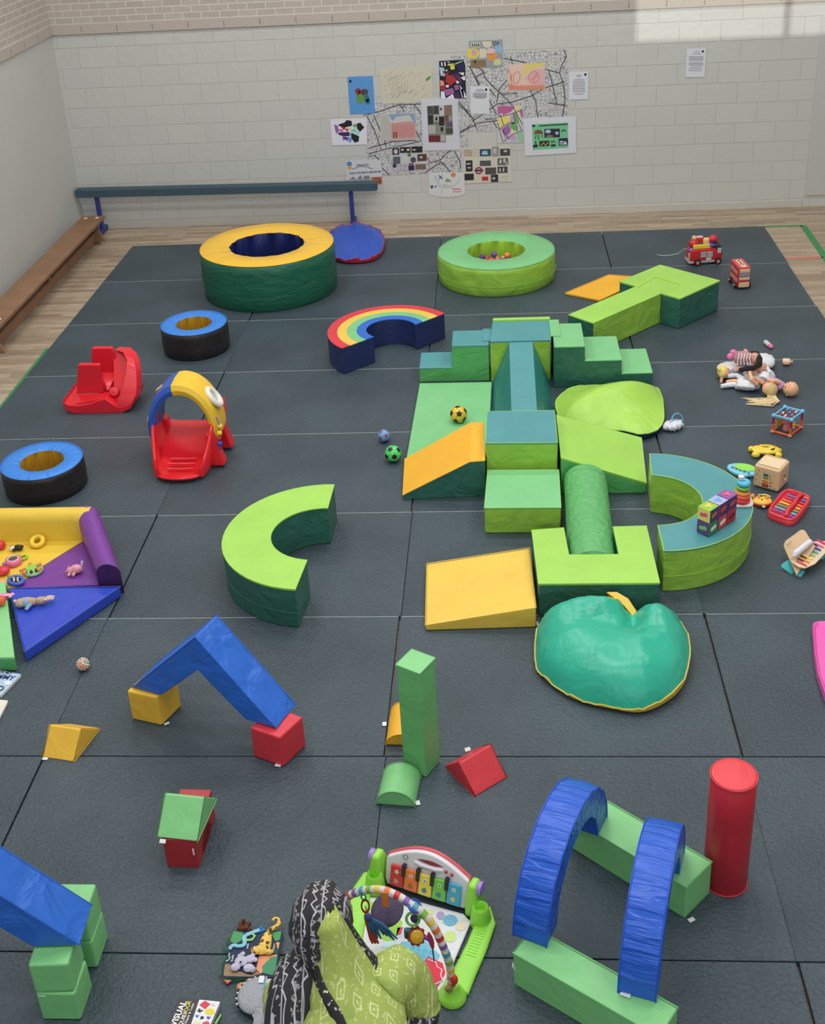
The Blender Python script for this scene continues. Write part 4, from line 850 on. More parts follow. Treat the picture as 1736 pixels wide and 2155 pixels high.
# pastel plan
r=sheet('art_print','print of a street plan in pastel pink, yellow, lilac and green',[c3(*p) for p in ((470,885),(760,880),(772,1300),(478,1308))],(206,200,206),.0065)
pm={(190,96,150):[((472,888),(665,886),(650,920),(625,950),(540,990),(520,965),(490,975),(478,1010)),((725,945),(760,925),(762,1010),(745,1020))],(226,216,130):[((480,1010),(605,985),(615,1065),(560,1100),(490,1150),(476,1080)),((665,890),(740,884),(700,960)),((620,1160),(650,1150),(655,1200),(630,1205))],(160,104,170):[((515,1150),(600,1090),(625,1160),(600,1210),(560,1220))],(110,170,90):[((650,970),(690,970),(720,1080),(680,1100),(700,1160),(660,1165),(620,1130),(610,1090),(665,1060))],(206,150,200):[((560,1230),(670,1215),(690,1270),(600,1270)),((620,1000),(660,985),(655,1050),(620,1060))],(150,200,160):[((690,1200),(760,1170),(770,1290),(700,1290))],(150,196,210):[((630,1065),(685,1070),(680,1090),(635,1090)),((600,1290),(680,1270),(680,1300))]}
for col,ps in pm.items(): art(r,'colour_block',[[c3(*p) for p in q] for q in ps],col)
strokes(r,'black_outlines',[[c3(*p) for p in l] for l in (((478,1010),(600,985),(700,950),(758,920)),((480,1160),(560,1100),(640,1060)),((476,1080),(530,1290)),((530,1170),(570,1270),(640,1210),(770,1160)),((650,890),(700,1000),(760,1100)),((490,980),(510,1000),(540,1110)),((650,970),(670,1060),(620,1090)),((690,1100),(700,1180)),((570,1270),(530,1300)),((720,1100),(745,1160)),((520,1150),(600,1260)))],.007,(40,36,44),.0016)
# green slide
r=sheet('presentation_print','white sheet with a mint green slide showing a mushroom-shaped stool and dark photos',[c3(*p) for p in ((765,1025),(1365,1000),(1370,1420),(785,1455))],(214,216,226),.009)
art(r,'green_panel',[[c3(*p) for p in ((865,1095),(1275,1072),(1278,1362),(875,1388))]],(118,196,150))
art(r,'header_band',[[c3(*p) for p in ((865,1100),(900,1100),(900,1122),(865,1124))],[c3(945,1105),c3(1275,1085),c3(1275,1098),c3(945,1118)]],(36,40,44),.0014)
art(r,'stool_seat',[[c3(940+52*math.cos(t/8*PI),1205-50*math.sin(t/8*PI)) for t in range(9)]+[c3(890,1216),c3(992,1216)][:0]],(126,76,50),.0014)
strokes(r,'stool_legs',[[c3(912,1215),c3(903,1262)],[c3(938,1215),c3(940,1270)],[c3(978,1213),c3(985,1240)]],.01,(40,36,34),.0014)
for x0,y0,x1,y1,col in ((1005,1148,1182,1248,(40,44,62)),(948,1285,1062,1348,(50,48,46)),(1168,1255,1275,1338,(34,42,72)),(875,1330,930,1360,(30,34,40)),(1080,1325,1135,1352,(34,50,50))): art(r,'photo',[R4(c3,x0,y0,x1,y1,6)],col,.0014)
art(r,'photo_detail',[blobp(c3,1050,1175,32,22,sd=3),blobp(c3,1150,1195,22,18,sd=4)],(176,190,224),.002); art(r,'photo_detail',[blobp(c3,1065,1230,40,14,sd=6)],(150,120,96),.002); strokes(r,'photo_detail',[[c3(970,1335),c3(1000,1300),c3(1015,1335),c3(1050,1300)]],.01,(210,190,120),.002)
strokes(r,'small_drawings',[[c3(1202,1180),c3(1212,1162),c3(1235,1160),c3(1248,1178)],[c3(1080,1285),c3(1095,1305),c3(1110,1280),c3(1130,1300)],[c3(905,1285),c3(910,1325)]],.014,(40,44,40),.0014)
art(r,'white_marks',[R4(c3,1180,1285,1220,1300),R4(c3,1230,1290,1255,1312),R4(c3,1178,1312,1265,1324)],(210,214,226),.002)
# wide cream collage
r=sheet('photo_collage','cream sheet with small pasted photographs and a red ring-and-bar sign',[c3(*p) for p in ((75,1355),(625,1335),(635,1745),(100,1770))],(208,204,190),.0065)
for x0,y0,x1,y1,col in ((268,1378,395,1460,(60,74,90)),(405,1350,488,1465,(150,150,148)),(500,1375,613,1455,(66,66,66)),(268,1510,395,1572,(86,84,92)),(470,1482,592,1562,(96,96,96)),(108,1508,185,1635,(44,46,50)),(330,1590,455,1668,(84,76,78)),(470,1578,585,1652,(72,72,74)),(93,1660,200,1735,(36,40,38)),(395,1670,478,1755,(52,52,54)),(190,1365,262,1470,(198,194,180))): art(r,'photo',[R4(c3,x0,y0,x1,y1,4)],col,.0012)
art(r,'photo_detail',[[c3(*p) for p in ((290,1440),(300,1400),(350,1395),(365,1440))]],(150,200,226),.002); art(r,'photo_detail',[blobp(c3,*p,sd=p[0]) for p in ((505,1520,14,26),(550,1510,14,30),(575,1540,9,16),(500,1615,9,24),(540,1612,9,26),(440,1400,22,30),(140,1545,26,9),(150,1590,22,8),(430,1710,20,12),(560,1400,22,14))],(190,190,190),.002)
art(r,'red_card',[R4(c3,292,1692,363,1738,2)],(190,44,52),.0012)
cc=WP(c3(257,1622),r['_off']+.003); sgn=MB().torus(cc,.036,.008,Matrix.Rotation(PI/2,4,'X'),28,6,.2).build('sign_ring',PAP((150,36,40)),parent=r)
art(r,'sign_bar',[R4(c3,208,1612,308,1632,2)],(50,50,110),.004); 
for i,t in enumerate(('LONDON','TUBE OF','EUROPE','TOURS')): art(r,'red_text_line',[R4(c3,88+(i%2)*4+k*16,1386+i*20,88+(i%2)*4+k*16+10,1396+i*20) for k in range(6)],(150,50,56),.0012)
strokes(r,'pencil_lines',[[c3(520,1700),c3(560,1690),c3(600,1680)],[c3(560,1725),c3(590,1712)]],.005,(150,146,136))
# cut-out photos
r=sheet('photo_collage','group of small dark photographs pasted on the lower left street map',[c2(*p) for p in ((785,1360),(1135,1345),(1185,1430),(1185,1600),(1045,1628),(845,1632),(795,1590))],(196,196,200),.0065)
for x0,y0,x1,y1,col in ((788,1365,868,1445,(60,56,66)),(875,1355,1000,1422,(46,40,40)),(1008,1348,1132,1420,(40,34,36)),(1075,1435,1180,1515,(84,60,52)),(1050,1550,1172,1612,(120,100,92)),(845,1555,958,1625,(170,168,176)),(972,1565,1040,1622,(44,32,90)),(797,1465,880,1548,(92,90,104)),(795,1550,835,1590,(52,40,96)),(975,1540,1032,1562,(150,70,54)),(890,1450,970,1540,(196,202,198))): art(r,'photo',[R4(c2,x0,y0,x1,y1,4)],col,.0012)
art(r,'photo_detail',[blobp(c2,*p,sd=p[0]) for p in ((830,1405,22,26),(905,1385,16,12),(970,1385,18,14),(1040,1385,22,8),(1120,1470,18,12),(870,1590,12,24),(905,1590,10,24),(940,1595,10,22))],(200,196,196),.002)
art(r,'green_badge',[blobp(c2,983,1442,22,22,j=.05)],(76,130,70),.003); art(r,'round_photo',[blobp(c2,1028,1500,32,32,j=0,n=20)],(70,74,88),.003)
# alphabet posters
r=sheet('drawing','hand-lettered poster with blue letters, partly behind the balance beam',[c2(*p) for p in ((258,1508),(655,1500),(665,1690),(530,1700),(530,1730),(270,1735))],(206,206,212),.0065)
wtext('alexandria',.036,(60,60,70),r,c2(450,1556),.0); strokes(r,'arc_line',[[c2(330+i*24,1608-34*math.sin(i/10*PI)) for i in range(11)]],.006,(40,40,46)); wtext('GRECOROMAN MUSEUM',.034,(40,84,130),r,c2(476,1645),.03,fw=1.4)
art(r,'blue_patch',[blobp(c2,300,1545,30,28,sd=3)],(90,130,180)); art(r,'orange_patch',[blobp(c2,302,1592,28,22,sd=4)],(220,160,80)); art(r,'roof_sketch',[[c2(300,1725),c2(340,1690),c2(380,1725)],[c2(385,1725),c2(425,1670),c2(455,1722)],R4(c2,462,1680,528,1725)],(130,130,140))
r=sheet('art_print','small orange and black picture just right of the beam end',[c2(*p) for p in ((553,1700),(668,1695),(670,1775),(556,1780))],(196,110,70),.0065)
art(r,'dark_figure',[R4(c2,570,1708,655,1716),R4(c2,625,1730,632,1765),R4(c2,640,1728,655,1768),R4(c2,565,1740,600,1770)],(50,34,34))
q=[c2(*p) for p in ((1203,1650),(1405,1640),(1610,1640),(1620,1880),(1560,1912),(1450,1925),(1300,1920),(1210,1890))]
r=sheet('drawing','white childlike drawing with a balloon, a plane and red writing, lowest on the wall',q,(212,214,216),.0065)
strokes(r,'pencil_lines',[[c2(1268,1690),c2(1330,1810),c2(1400,1825),c2(1480,1810),c2(1540,1760),c2(1558,1700)],[c2(1280,1680),c2(1340,1790),c2(1400,1805),c2(1470,1790)],[c2(1375,1790),c2(1392,1775),c2(1410,1790),c2(1392,1805),c2(1375,1790)],[c2(1360,1830),c2(1355,1890)]],.005,(150,150,150))
art(r,'balloon',[blobp(c2,1485,1672,28,26,j=0,n=16)+[]],(224,130,66)); art(r,'plane',[[c2(1310,1680),c2(1325,1675),c2(1370,1715),c2(1362,1722)],[c2(1318,1722),c2(1350,1680),c2(1366,1672),c2(1330,1725)],[c2(1218,1800),c2(1250,1785),c2(1262,1815),c2(1235,1832)],[c2(1262,1806),c2(1300,1790),c2(1292,1815)]],(40,110,110)); art(r,'green_house',[[c2(1390,1735),c2(1415,1712),c2(1460,1735),c2(1460,1752),c2(1400,1752)]],(120,170,90))
art(r,'red_writing',[R4(c2,1478+k*16,1826,1488+k*16,1842) for k in range(6)]+[R4(c2,1480+k*17,1858,1490+k*17,1870) for k in range(6)],(214,70,72))
r=sheet('drawing','cluster of small cut-out crayon drawings at the top of the wall display',[c3(*p) for p in ((145,145),(525,125),(530,440),(165,445))],(150,158,166),.008)
art(r,'yellow_drawing',[blobp(c3,190,285,72,62,j=.04,sd=2,n=20)],(226,206,90)); art(r,'pink_patch',[blobp(c3,205,272,32,40,sd=3)],(214,160,180),.0014); art(r,'cream_drawing',[[c3(295,150),c3(400,145),c3(405,190),(c3(370,220)),c3(325,215),c3(300,180)],[c3(265,230),c3(340,230),c3(348,330),c3(265,340)],R4(c3,170,160,270,215)],(216,208,184)); art(r,'blue_drawing',[blobp(c3,487,230,42,48,sd=5)],(140,180,220)); art(r,'pink_drawing',[blobp(c3,395,258,52,35,sd=6)],(222,190,190)); art(r,'orange_drawing',[[c3(358,290),c3(468,280),c3(470,310),c3(400,380),c3(360,350)]],(230,150,76)); art(r,'brown_drawing',[[c3(170,362),c3(340,358),c3(338,435),c3(165,440)]],(140,112,76)); art(r,'yellow_green_drawing',[blobp(c3,470,385,52,40,sd=8)],(206,206,150)); art(r,'dark_marks',[R4(c3,x,170,x+12,208) for x in (180,205,228,250)]+[R4(c3,200,365,225,395)]+[blobp(c3,x,y,9,8,sd=x) for x,y in ((420,160),(450,155),(480,160),(435,185),(470,180))],(40,38,40),.0018)
# ================================================================ toys
def Fm(p,a=0,s=1): return Matrix.Translation(p)@Matrix.Rotation(a,4,'Z')@Matrix.Scale(s,4)
def ang(a,b): return math.atan2(b.y-a.y,b.x-a.x)
# ---- balls
def football(lab,px,z0,d,rgb,spot,rot,group='small toy footballs'):
    p=at(px[0],px[1],z0+d/2); r_=d/2; r=thing('toy_football',lab,'ball',(p.x,p.y,z0),group)
    c=Vector((p.x,p.y,z0+r_)); MB().sph(c,r_,32).build('ball_skin',pl(rgb,.3),parent=r,sharp=0)
    ph=(1+5**.5)/2; ic=[Vector(v).normalized() for v in [(0,s*1,t*ph) for s in (-1,1) for t in (-1,1)]+[(s*1,t*ph,0) for s in (-1,1) for t in (-1,1)]+[(t*ph,0,s*1) for s in (-1,1) for t in (-1,1)]]
    R_=Matrix.Rotation(rot[0],3,'X')@Matrix.Rotation(rot[1],3,'Z'); mb=MB(); sm=MB()
    for v in ic:
        v=R_@v; x=v.orthogonal().normalized(); y=v.cross(x); q=[]
        nn=5 if spot!='dots' else 14; rr=.36 if spot!='dots' else .28
        for i in range(nn):
            a=2*PI*i/nn; q.append(c+(v+x*rr*math.cos(a)+y*rr*math.sin(a)).normalized()*r_*1.006)
        q2=[]
        for i in range(nn):
            for e_ in range(3): q2.append(q[i]+(q[(i+1)%nn]-q[i])*e_/3)
        lev=[[c+(v*(1-f_)+((p_-c)/r_)*f_).normalized()*r_*1.008 for p_ in q2] for f_ in (1,.66,.33)]; vv=[mb.vs(l_) for l_ in lev]; m_=mb.vs([c+v*r_*1.008])[0]; N_=len(q2)
        for a_,b_ in zip(vv,vv[1:]):
            for i in range(N_): mb.f((a_[i],a_[(i+1)%N_],b_[(i+1)%N_],b_[i]))
        for i in range(N_): mb.f((vv[-1][i],vv[-1][(i+1)%N_],m_))
        if spot!='dots':
            for i in range(5):
                a=2*PI*i/5; u1=(v+x*.36*math.cos(a)+y*.36*math.sin(a)).normalized(); u2=(v+x*.62*math.cos(a)+y*.62*math.sin(a)).normalized()
                sm.tube([c+u1*r_,c+((u1+u2)/2).normalized()*r_*1.001,c+u2*r_],r_*.018,4)
    part(mb.build('panels',pl((28,28,30),.4) if spot!='dots' else pl((150,62,78),.4),parent=r,sharp=0),'dark panels')
    if spot!='dots': sm.build('seams',pl((60,60,50),.5),parent=r)
    else: sm.bm.free()
football('yellow and black football on the flat green mat',(965,872),.045,.137,(236,196,60),'p',(.5,.2))
football('bright green and black football on the mats beside the flat green mat',(827,954.5),0,.128,(80,214,110),'p',(1.0,.5))
football('small light blue ball with dull red spots, beside the green football',(808,917),0,.10,(104,156,206),'dots',(.7,.9))
# knobbly sensory ball
p=at(175,1399,.035); r=thing('sensory_ball','small knobbly ball of pastel beads on the mats below the blue mat','ball',(p.x,p.y,0))
c=Vector((p.x,p.y,.04)); MB().sph(c,.027,16).build('core',pl((120,160,160),.5),parent=r)
N=60; sets={}
for i in range(N):
    z=1-2*(i+.5)/N; a=i*2.39996; q=math.sqrt(1-z*z); sets.setdefault(i%4,[]).append(c+Vector((q*math.cos(a),q*math.sin(a),z))*.031)
for k,rgb in enumerate(((232,180,160),(150,196,196),(236,214,180),(226,160,140))):
    mb=MB(); 
    for q in sets[k]: mb.sph(q,.0085,8)
    o=mb.build('bead_knobs',pl(rgb,.5),parent=r)
# ---- red rocker seat
RP=mat('red_plastic',(222,36,52),.28,.05,10)
r=thing('rocker_toy','red plastic rocker with two seats, left of the toy tunnel slide','rocker',(at(212,868).x,at(212,868).y+.1,0))
Yf=at(212,870).y
def RP_(u,v,dy): return aty(u,v,Yf+dy)
def solid(px,d0,d1,nm,bev=.012,px2=None):
    A=[RP_(u,v,d0) for u,v in px]; 
    if px2: B=[RP_(u,v,d1) for u,v in px2]
    else: B=[p+Vector((0,d1-d0,0)) for p in A]
    o=MB().loft([A,B]).build(nm,RP,parent=r,bevel=bev); return o
# floor pan: wavy front face, solid to the back
topl=[(132,843),(136,849),(146,853),(165,854),(190,850),(208,843),(221,840),(233,848),(246,857),(262,857),(276,848),(284,836)]
botl=[(276,860),(258,869),(235,871),(212,871),(180,871),(152,870),(140,865),(134,856)]
front=topl+botl
A=[RP_(u,v,0) for u,v in front]; 
for p in A: p.z=max(p.z,.0)
B=[]
for (u,v),p in zip(front,A):
    q=p.copy(); q.y+=.36; B.append(q)
Mx=[]
mb=MB(); mb.loft([A,[p+Vector((0,.02,.004)) for p in A],B]); bmesh.ops.triangulate(mb.bm,faces=[f for f in mb.bm.faces if len(f.verts)>4]); mb.build('rocker_base',RP,parent=r,bevel=.005,sharp=60)
solid([(161,829),(218,826),(209,770),(206,768),(166,768),(163,770)],.14,.19,'seat_back')
solid([(192,806),(256,806),(254,775),(236,735),(233,733),(194,733),(192,735)],.32,.37,'seat_back')
MB().loft([[RP_(214,783,.30),RP_(250,783,.30),RP_(250,790,.34),RP_(214,790,.34)],[RP_(217,800,.2),RP_(237,803,.2),RP_(250,800,.32),RP_(216,800,.32)],[RP_(225,822,.14),RP_(229,822,.14),RP_(245,815,.3),RP_(224,815,.3)]]).build('middle_seat',RP,parent=r,bevel=.008)
MB().loft([[RP_(160,832,.13),RP_(218,826,.13),RP_(219,836,.02),RP_(150,851,.02)],[p+Vector((0,0,-.03)) for p in (RP_(160,832,.13),RP_(218,826,.13),RP_(219,836,.02),RP_(150,851,.02))]]).build('front_seat',RP,parent=r,bevel=.008)
rg=[]
for a,b_,d in (((242,858),(270,858),.0),((248,840),(281,845),.02),((255,821),(286,833),.05),((260,800),(288,810),.10),((265,778),(287,785),.16),((266,758),(284,765),.22),((258,742),(277,749),.29),((240,736),(264,737),.35)):
    p,q=RP_(*a,d),RP_(*b_,d); o_=Vector((.02,.09,-.01)); rg.append([p,q,q+o_,p+o_])
MB().loft(rg).build('curled_wing',RP,parent=r,bevel=.008,sharp=60)
MB().loft([[RP_(239,855,.06),RP_(262,855,.06),RP_(262,800,.2),RP_(268,762,.30),RP_(256,742,.36),RP_(238,740,.36)],[p+Vector((.015,.03,0)) for p in (RP_(239,855,.06),RP_(262,855,.06),RP_(262,800,.2),RP_(268,762,.30),RP_(256,742,.36),RP_(238,740,.36))]]).build('side_panel',RP,parent=r,bevel=.006)
rib=MB()
for i in range(10): v=810+i*4.8; d=.03+.008*(10-i); rib.tube([RP_(261-i*1.6,v,d-.008),RP_(281-i*1.4,v+2,d-.008)],.0045,6)
rib.build('grip_ribs',RP,parent=r)
q=RP_(240,824,.10); MB().lathe(q,[(.04,-.02),(.042,.0),(.036,.012),(.001,.014)],26,ax=(.1,-.8,.5)).build('hub_disc',RP,parent=r,sharp=50); MB().lathe(q+Vector((0,-.012,.008)),[(.014,-.01),(.014,.004),(.001,.006)],16,ax=(.1,-.8,.5)).build('hub_cap',RP,parent=r,sharp=50)
# ---- toy tunnel slide
p0=at(395,985,0); r=thing('toddler_tunnel_slide','toddler slide of red plastic with a blue and yellow arch over it','slide',(p0.x,p0.y,0))
F=Fm(at(378,1005,.02),math.radians(-1))@Matrix.Diagonal((1,1,1.05,1))
RB=mat('slide_red',(222,34,44),.25)
wS=at(430,1000,.02).x-at(325,1000,.02).x
# slide trough: from front lip up to platform behind
rg=[]; W2=.19
for i in range(15):
    t=i/14; y=.0+.56*t; z=.02+(.0 if t<.12 else .17*((t-.12)/.88)**1.1); wv=W2*(.86+.14*min(1,t*3))*(1+.28*t); lip=.06+(.17*min(1,t/.45))-(.05*max(0,(t-.5)/.5))
    rg.append([(-wv,y,z+lip),(-wv-.012,y,z+lip+.012),(-wv-.028,y,z+lip),(-wv-.02,y,z-.015),(wv+.02,y,z-.015),(wv+.028,y,z+lip),(wv+.012,y,z+lip+.012),(wv,y,z+lip),(wv*.86,y,z+.012),(wv*.5,y,z),(-wv*.5,y,z),(-wv*.86,y,z+.012)])
MB(F).loft(rg).build('slide_chute',RB,parent=r,sharp=70)
fl=[(-W2*.86*math.cos(PI*i/16),-.07*math.sin(PI*i/16)) for i in range(17)]
MB(F).loft([[(x,y+.002,.008) for x,y in fl],[(x*.98,y,.03) for x,y in fl]]).build('front_lip',RB,parent=r,bevel=.01)
rib=MB(F)
for i in range(3): y=.05+i*.055; rib.tube([(-.10,y,.045+i*.012),(0,y,.043+i*.012),(.10,y,.045+i*.012)],.008,8)
rib.build('chute_ribs',RB,parent=r)
for sx,yy in ((1,.22),(1,.50),(-1,.50)):
    MB(F).loft([[(sx*.20,yy-.05,0),(sx*.31,yy-.05,0),(sx*.31,yy+.06,0),(sx*.20,yy+.06,0)],[(sx*.18,yy-.04,.24),(sx*.235,yy-.03,.27),(sx*.235,yy+.04,.27),(sx*.18,yy+.05,.24)]]).build('side_leg',RB,parent=r,bevel=.012)
# arch: blue left part, yellow right part
def archpart(a0,a1,nm,m_,k=20):
    rg=[]
    for i in range(k+1):
        t=a0+(a1-a0)*i/k; ca,sa=math.cos(t),math.sin(t)
        R_,Ri=.272,.215; y0,y1=.24,.54; zc_=.235; zs=1.40
        rg.append([(Ri*ca,y0+.012,zc_+Ri*zs*sa),((R_+Ri)/2*ca,y0,zc_+(R_+Ri)/2*zs*sa),(R_*ca,y0+.02,zc_+R_*zs*sa),(R_*1.02*ca,(y0+y1)/2,zc_+R_*1.02*zs*sa),(R_*ca,y1-.02,zc_+R_*zs*sa),(Ri*ca,y1,zc_+Ri*zs*sa)])
    return MB(F).loft(rg).build(nm,m_,parent=r,bevel=.004,sharp=60)
AB=archpart(PI*1.03,PI*.56,'blue_arch',mat('slide_blue',(44,92,186),.28)); AY=archpart(PI*.557,-.03*PI,'yellow_arch',mat('slide_yellow',(238,196,58),.28))
t=PI*.19; dirv=Vector((math.cos(t),0,math.sin(t)*1.1)).normalized(); pc=Vector((.276*math.cos(t),.39,.235+.276*1.40*math.sin(t)))
q=dirv.to_track_quat('Z','Y').to_matrix().to_4x4()
wr=MB(F@Matrix.Translation(pc)@q@Matrix.Diagonal((1,1.25,1,1))).torus((0,0,.012),.056,.02,None,32,10).build('white_window_ring',mat('slide_white',(232,230,222),.3),parent=r)
MB(F@Matrix.Translation(pc)@q).lathe((0,0,.004),[(.001,0),(.052,.002),(.054,.008)],24).build('window_recess',mat('recess_grey',(196,192,180),.4),parent=wr)
t=PI*.72; dirv=Vector((math.cos(t),0,math.sin(t)*1.1)).normalized(); pc=Vector((.280*math.cos(t),.39,.235+.280*1.40*math.sin(t)))
q=dirv.to_track_quat('Z','Y').to_matrix().to_4x4()
part(MB(F@Matrix.Translation(pc)@q).prism([(-.02,-.03),(.02,-.03),(.03,0),(.02,.03),(-.02,.03),(-.015,0)],-.002,.004).build('hole_cover',mat('sand_patch',(226,200,140),.5),parent=r,bevel=.002),'small pale diamond opening in blue arch')
bd=MB(F)
MB(F).sph((.30,.22,.30),.022,14).build('activity_bead',mat('bead_yellow',(238,200,60),.3),parent=r); MB(F).sph((.295,.20,.255),.02,14).build('activity_bead',mat('bead_yellow',(238,200,60),.3),parent=r)
MB(F).sph((.285,.20,.215),.018,12).build('activity_bead',pl((200,60,50)),parent=r); MB(F).sph((.29,.19,.175),.02,12).build('activity_bead',pl((60,80,190)),parent=r)
bd.tube([(.285,.20,.12),(.30,.21,.32),(.27,.25,.36)],.005,6).build('bead_rod',pl((60,80,190)),parent=r)
MB(F).lathe((-.29,.42,.24),[(.001,-.03),(.05,-.02),(.055,0),(.05,.02),(.001,.03)],24,ax=(-1,0,0)).build('side_drum',pl((206,44,52)),parent=r)
part(MB(F).lathe((-.295,.42,.285),[(.001,.02),(.04,.012),(.045,0),(.001,-.01)],20,ax=(-1,0,.4)).build('drum_cap',pl((236,226,220)),parent=r),'white cap of side drum')
def cr3(P,n=5):
    out=[]; L=len(P)
    for i in range(L-1):
        p0,p1,p2,p3=P[max(i-1,0)],P[i],P[i+1],P[min(i+2,L-1)]
        for j in range(n): f_=j/n; out.append(.5*((2*p1)+(p2-p0)*f_+(2*p0-5*p1+4*p2-p3)*f_*f_+(3*p1-p0-3*p2+p3)*f_**3))
    return out+[P[-1]]
# ---- fire engine
P=at(1481,553,0); r=thing('toy_fire_engine','toy fire engine with a pale cord trailing to its left, nearest the far wall','toy vehicle',(P.x,P.y,0)); F=Fm(P,math.radians(8),1.12)
FR_=pl((196,44,50),.3); GY=pl((176,170,168),.4); DK=pl((52,36,36),.5)
MB(F).loft([[(-.15,-.065,.03),(.15,-.065,.03),(.15,.065,.03),(-.15,.065,.03)],[(-.155,-.07,.10),(.15,-.07,.10),(.15,.07,.10),(-.155,.07,.10)],[(-.145,-.065,.155),(.085,-.065,.155),(.085,.065,.155),(-.145,.065,.155)]]).build('body',FR_,parent=r,bevel=.012)
cb=MB(F).loft([[(.075,-.066,.09),(.155,-.066,.09),(.155,.066,.09),(.075,.066,.09)],[(.075,-.06,.185),(.135,-.06,.185),(.135,.06,.185),(.075,.06,.185)]]).build('cab',DK,parent=r,bevel=.01)
MB(F).box((.12,-.066,.135),(.035,.006,.05)).build('cab_window',pl((190,196,200),.2),parent=r,bevel=.003)
MB(F).box((-.01,-.0,.035),(.31,.145,.022)).build('skirt',GY,parent=r,bevel=.006)
for x in (-.03,.03): 
    sh_=MB(F)
    for k in range(4): sh_.box((x,-.0715,.085+k*.014),(.054,.006,.011))
    sh_.build('shutter',pl((200,200,204),.3,metal=.3),parent=r,bevel=.002)
MB(F).box((.02,-.072,.062),(.05,.006,.025)).build('side_locker',pl((206,206,206),.3),parent=r,bevel=.002)
for x in (-.085,.11):
    for y in (-.07,.07):
        w_=MB(F).cyl((x,y-.014,.034),(x,y+.014,.034),.034,n=24).build('wheel',pl((34,30,32),.6),parent=r,bevel=.006)
        part(MB(F).cyl((x,y-.018,.034),(x,y+.018,.034),.016,n=18).build('hub',pl((214,130,126),.4),parent=w_),'pink wheel hub')
part(MB(F).box((-.045,-.045,.178),(.16,.02,.04)).build('ladder',pl((244,206,60),.4),parent=r,bevel=.006),'yellow ladder')
MB(F).sph((-.10,.02,.19),(.05,.05,.045),16).build('roof_figure',FR_,parent=r); part(MB(F).sph((-.10,.02,.245),.024,14).build('figure_helmet',pl((226,180,130),.4),parent=r),'tan head of roof figure')
MB(F).box((-.04,.05,.215),(.085,.045,.05)).build('siren_box',pl((206,50,56),.35),parent=r,bevel=.014)
MB(F).rbox((-.04,.05,.243),(.06,.035,.008),.01).build('siren_label',pl((220,214,214)),parent=r)
MB(F).rbox((.02,.03,.205),(.06,.05,.05),.02).build('yellow_button',pl((240,214,130)),parent=r,bevel=.006)
MB(F).sph((.085,.03,.22),(.045,.042,.038),16).build('red_beacon',pl((206,44,66),.2),parent=r)
MB(F).torus((.05,-.03,.185),.028,.009,None,24,8,.8).build('blue_steering_wheel',pl((70,92,214)),parent=r)
MB(F).sph((-.14,-.04,.15),.018,12).build('tail_lamp',pl((110,120,230)),parent=r)
ld=MB(F)
for k in range(4): ld.box((-.158,-.04+.0,.06+k*.018),(.006,.035,.006))
ld.build('rear_ladder',pl((236,214,170)),parent=r)
pts=[Vector((-.15,-.05,.15)),Vector((-.19,-.06,.12)),Vector((-.23,-.10,.05)),Vector((-.30,-.13,.01)),Vector((-.37,-.135,.006)),Vector((-.43,-.12,.006))]
pts=[F@Vector((-.15,-.05,.15)),at(1440,524,.10),at(1428,533,.03),at(1412,537,.006),at(1395,538,.006),at(1382,536,.006)]
MB().tube(cr3(pts),.005,6).build('pull_cord',pl((176,190,176),.5),parent=r)
# ---- wooden bus
b0,b1,b2=at(1552,609,0),at(1577,609,0),at(1573,590,0)
P=(b0+b1)/2; r=thing('toy_bus','small red and wood double-decker toy bus, right of the fire engine','toy vehicle',(P.x,P.y,0)); F=Fm(P,math.radians(7))
RBs=pl((196,64,66),.4); WDb=mat('toy_wood',(226,196,148),.5,.05,8,stretch=(8,1,1),var=.08)
wb=.118; lb_=.27; hb_=.20
MB(F).box((0,lb_/2,hb_/2+.02),(wb,lb_,hb_)).build('body',RBs,parent=r,bevel=.008)
MB(F).box((0,lb_/2,hb_+.024),(wb*.96,lb_*.99,.008)).build('roof_panel',pl((214,84,90),.4),parent=r,bevel=.003)
part(MB(F).box((0,lb_*.46,hb_+.0292),(.05,lb_*.78,.002)).build('roof_label',pl((236,216,180),.5),parent=r),'cream roof strip')
T_=[('circle',.75),('diamond',.55),('bar',.4),('v',.24)]
tm2=MB(F)
tm2.lathe((0,lb_*.74,hb_+.030),[(.001,.001),(.016,.001),(.016,0)],12); tm2.prism([(0,lb_*.62),(.016,lb_*.54),(0,lb_*.46),(-.016,lb_*.54)],hb_+.03,hb_+.0312); tm2.prism([(-.018,lb_*.36),(.018,lb_*.36),(.018,lb_*.42),(-.018,lb_*.42)],hb_+.03,hb_+.0312); tm2.prism([(-.02,lb_*.30),(0,lb_*.2),(.02,lb_*.30),(0,lb_*.26)],hb_+.03,hb_+.0312)
tm2.build('roof_marks',pl((34,26,28),.6),parent=r)
for z,h_,m_,nm in ((.195,.035,WDb,'wood_panel'),(.155,.035,pl((150,150,166),.3),'front_window'),(.115,.03,WDb,'wood_panel'),(.05,.05,WDb,'bumper_panel')):
    MB(F).box((0,-.003,z),(wb*.86,.012,h_)).build(nm,m_,parent=r,bevel=.003)
for y in (.05,.215):
    for s_ in (-1,1):
        w_=MB(F).cyl((s_*(wb/2+.002),y,.028),(s_*(wb/2+.022),y,.028),.028,n=20).build('wheel',pl((34,30,32),.6),parent=r,bevel=.004); MB(F).sph((s_*(wb/2+.022),y,.034),.010,10).build('axle_cap',pl((190,180,172),.4),parent=w_)
sd=MB(F)
for k in range(4):
    for z in (.085,.16): sd.box((-wb/2-.001,.06+k*.055,z),(.004,.035,.035))
sd.build('side_windows',pl((206,170,150),.5),parent=r)
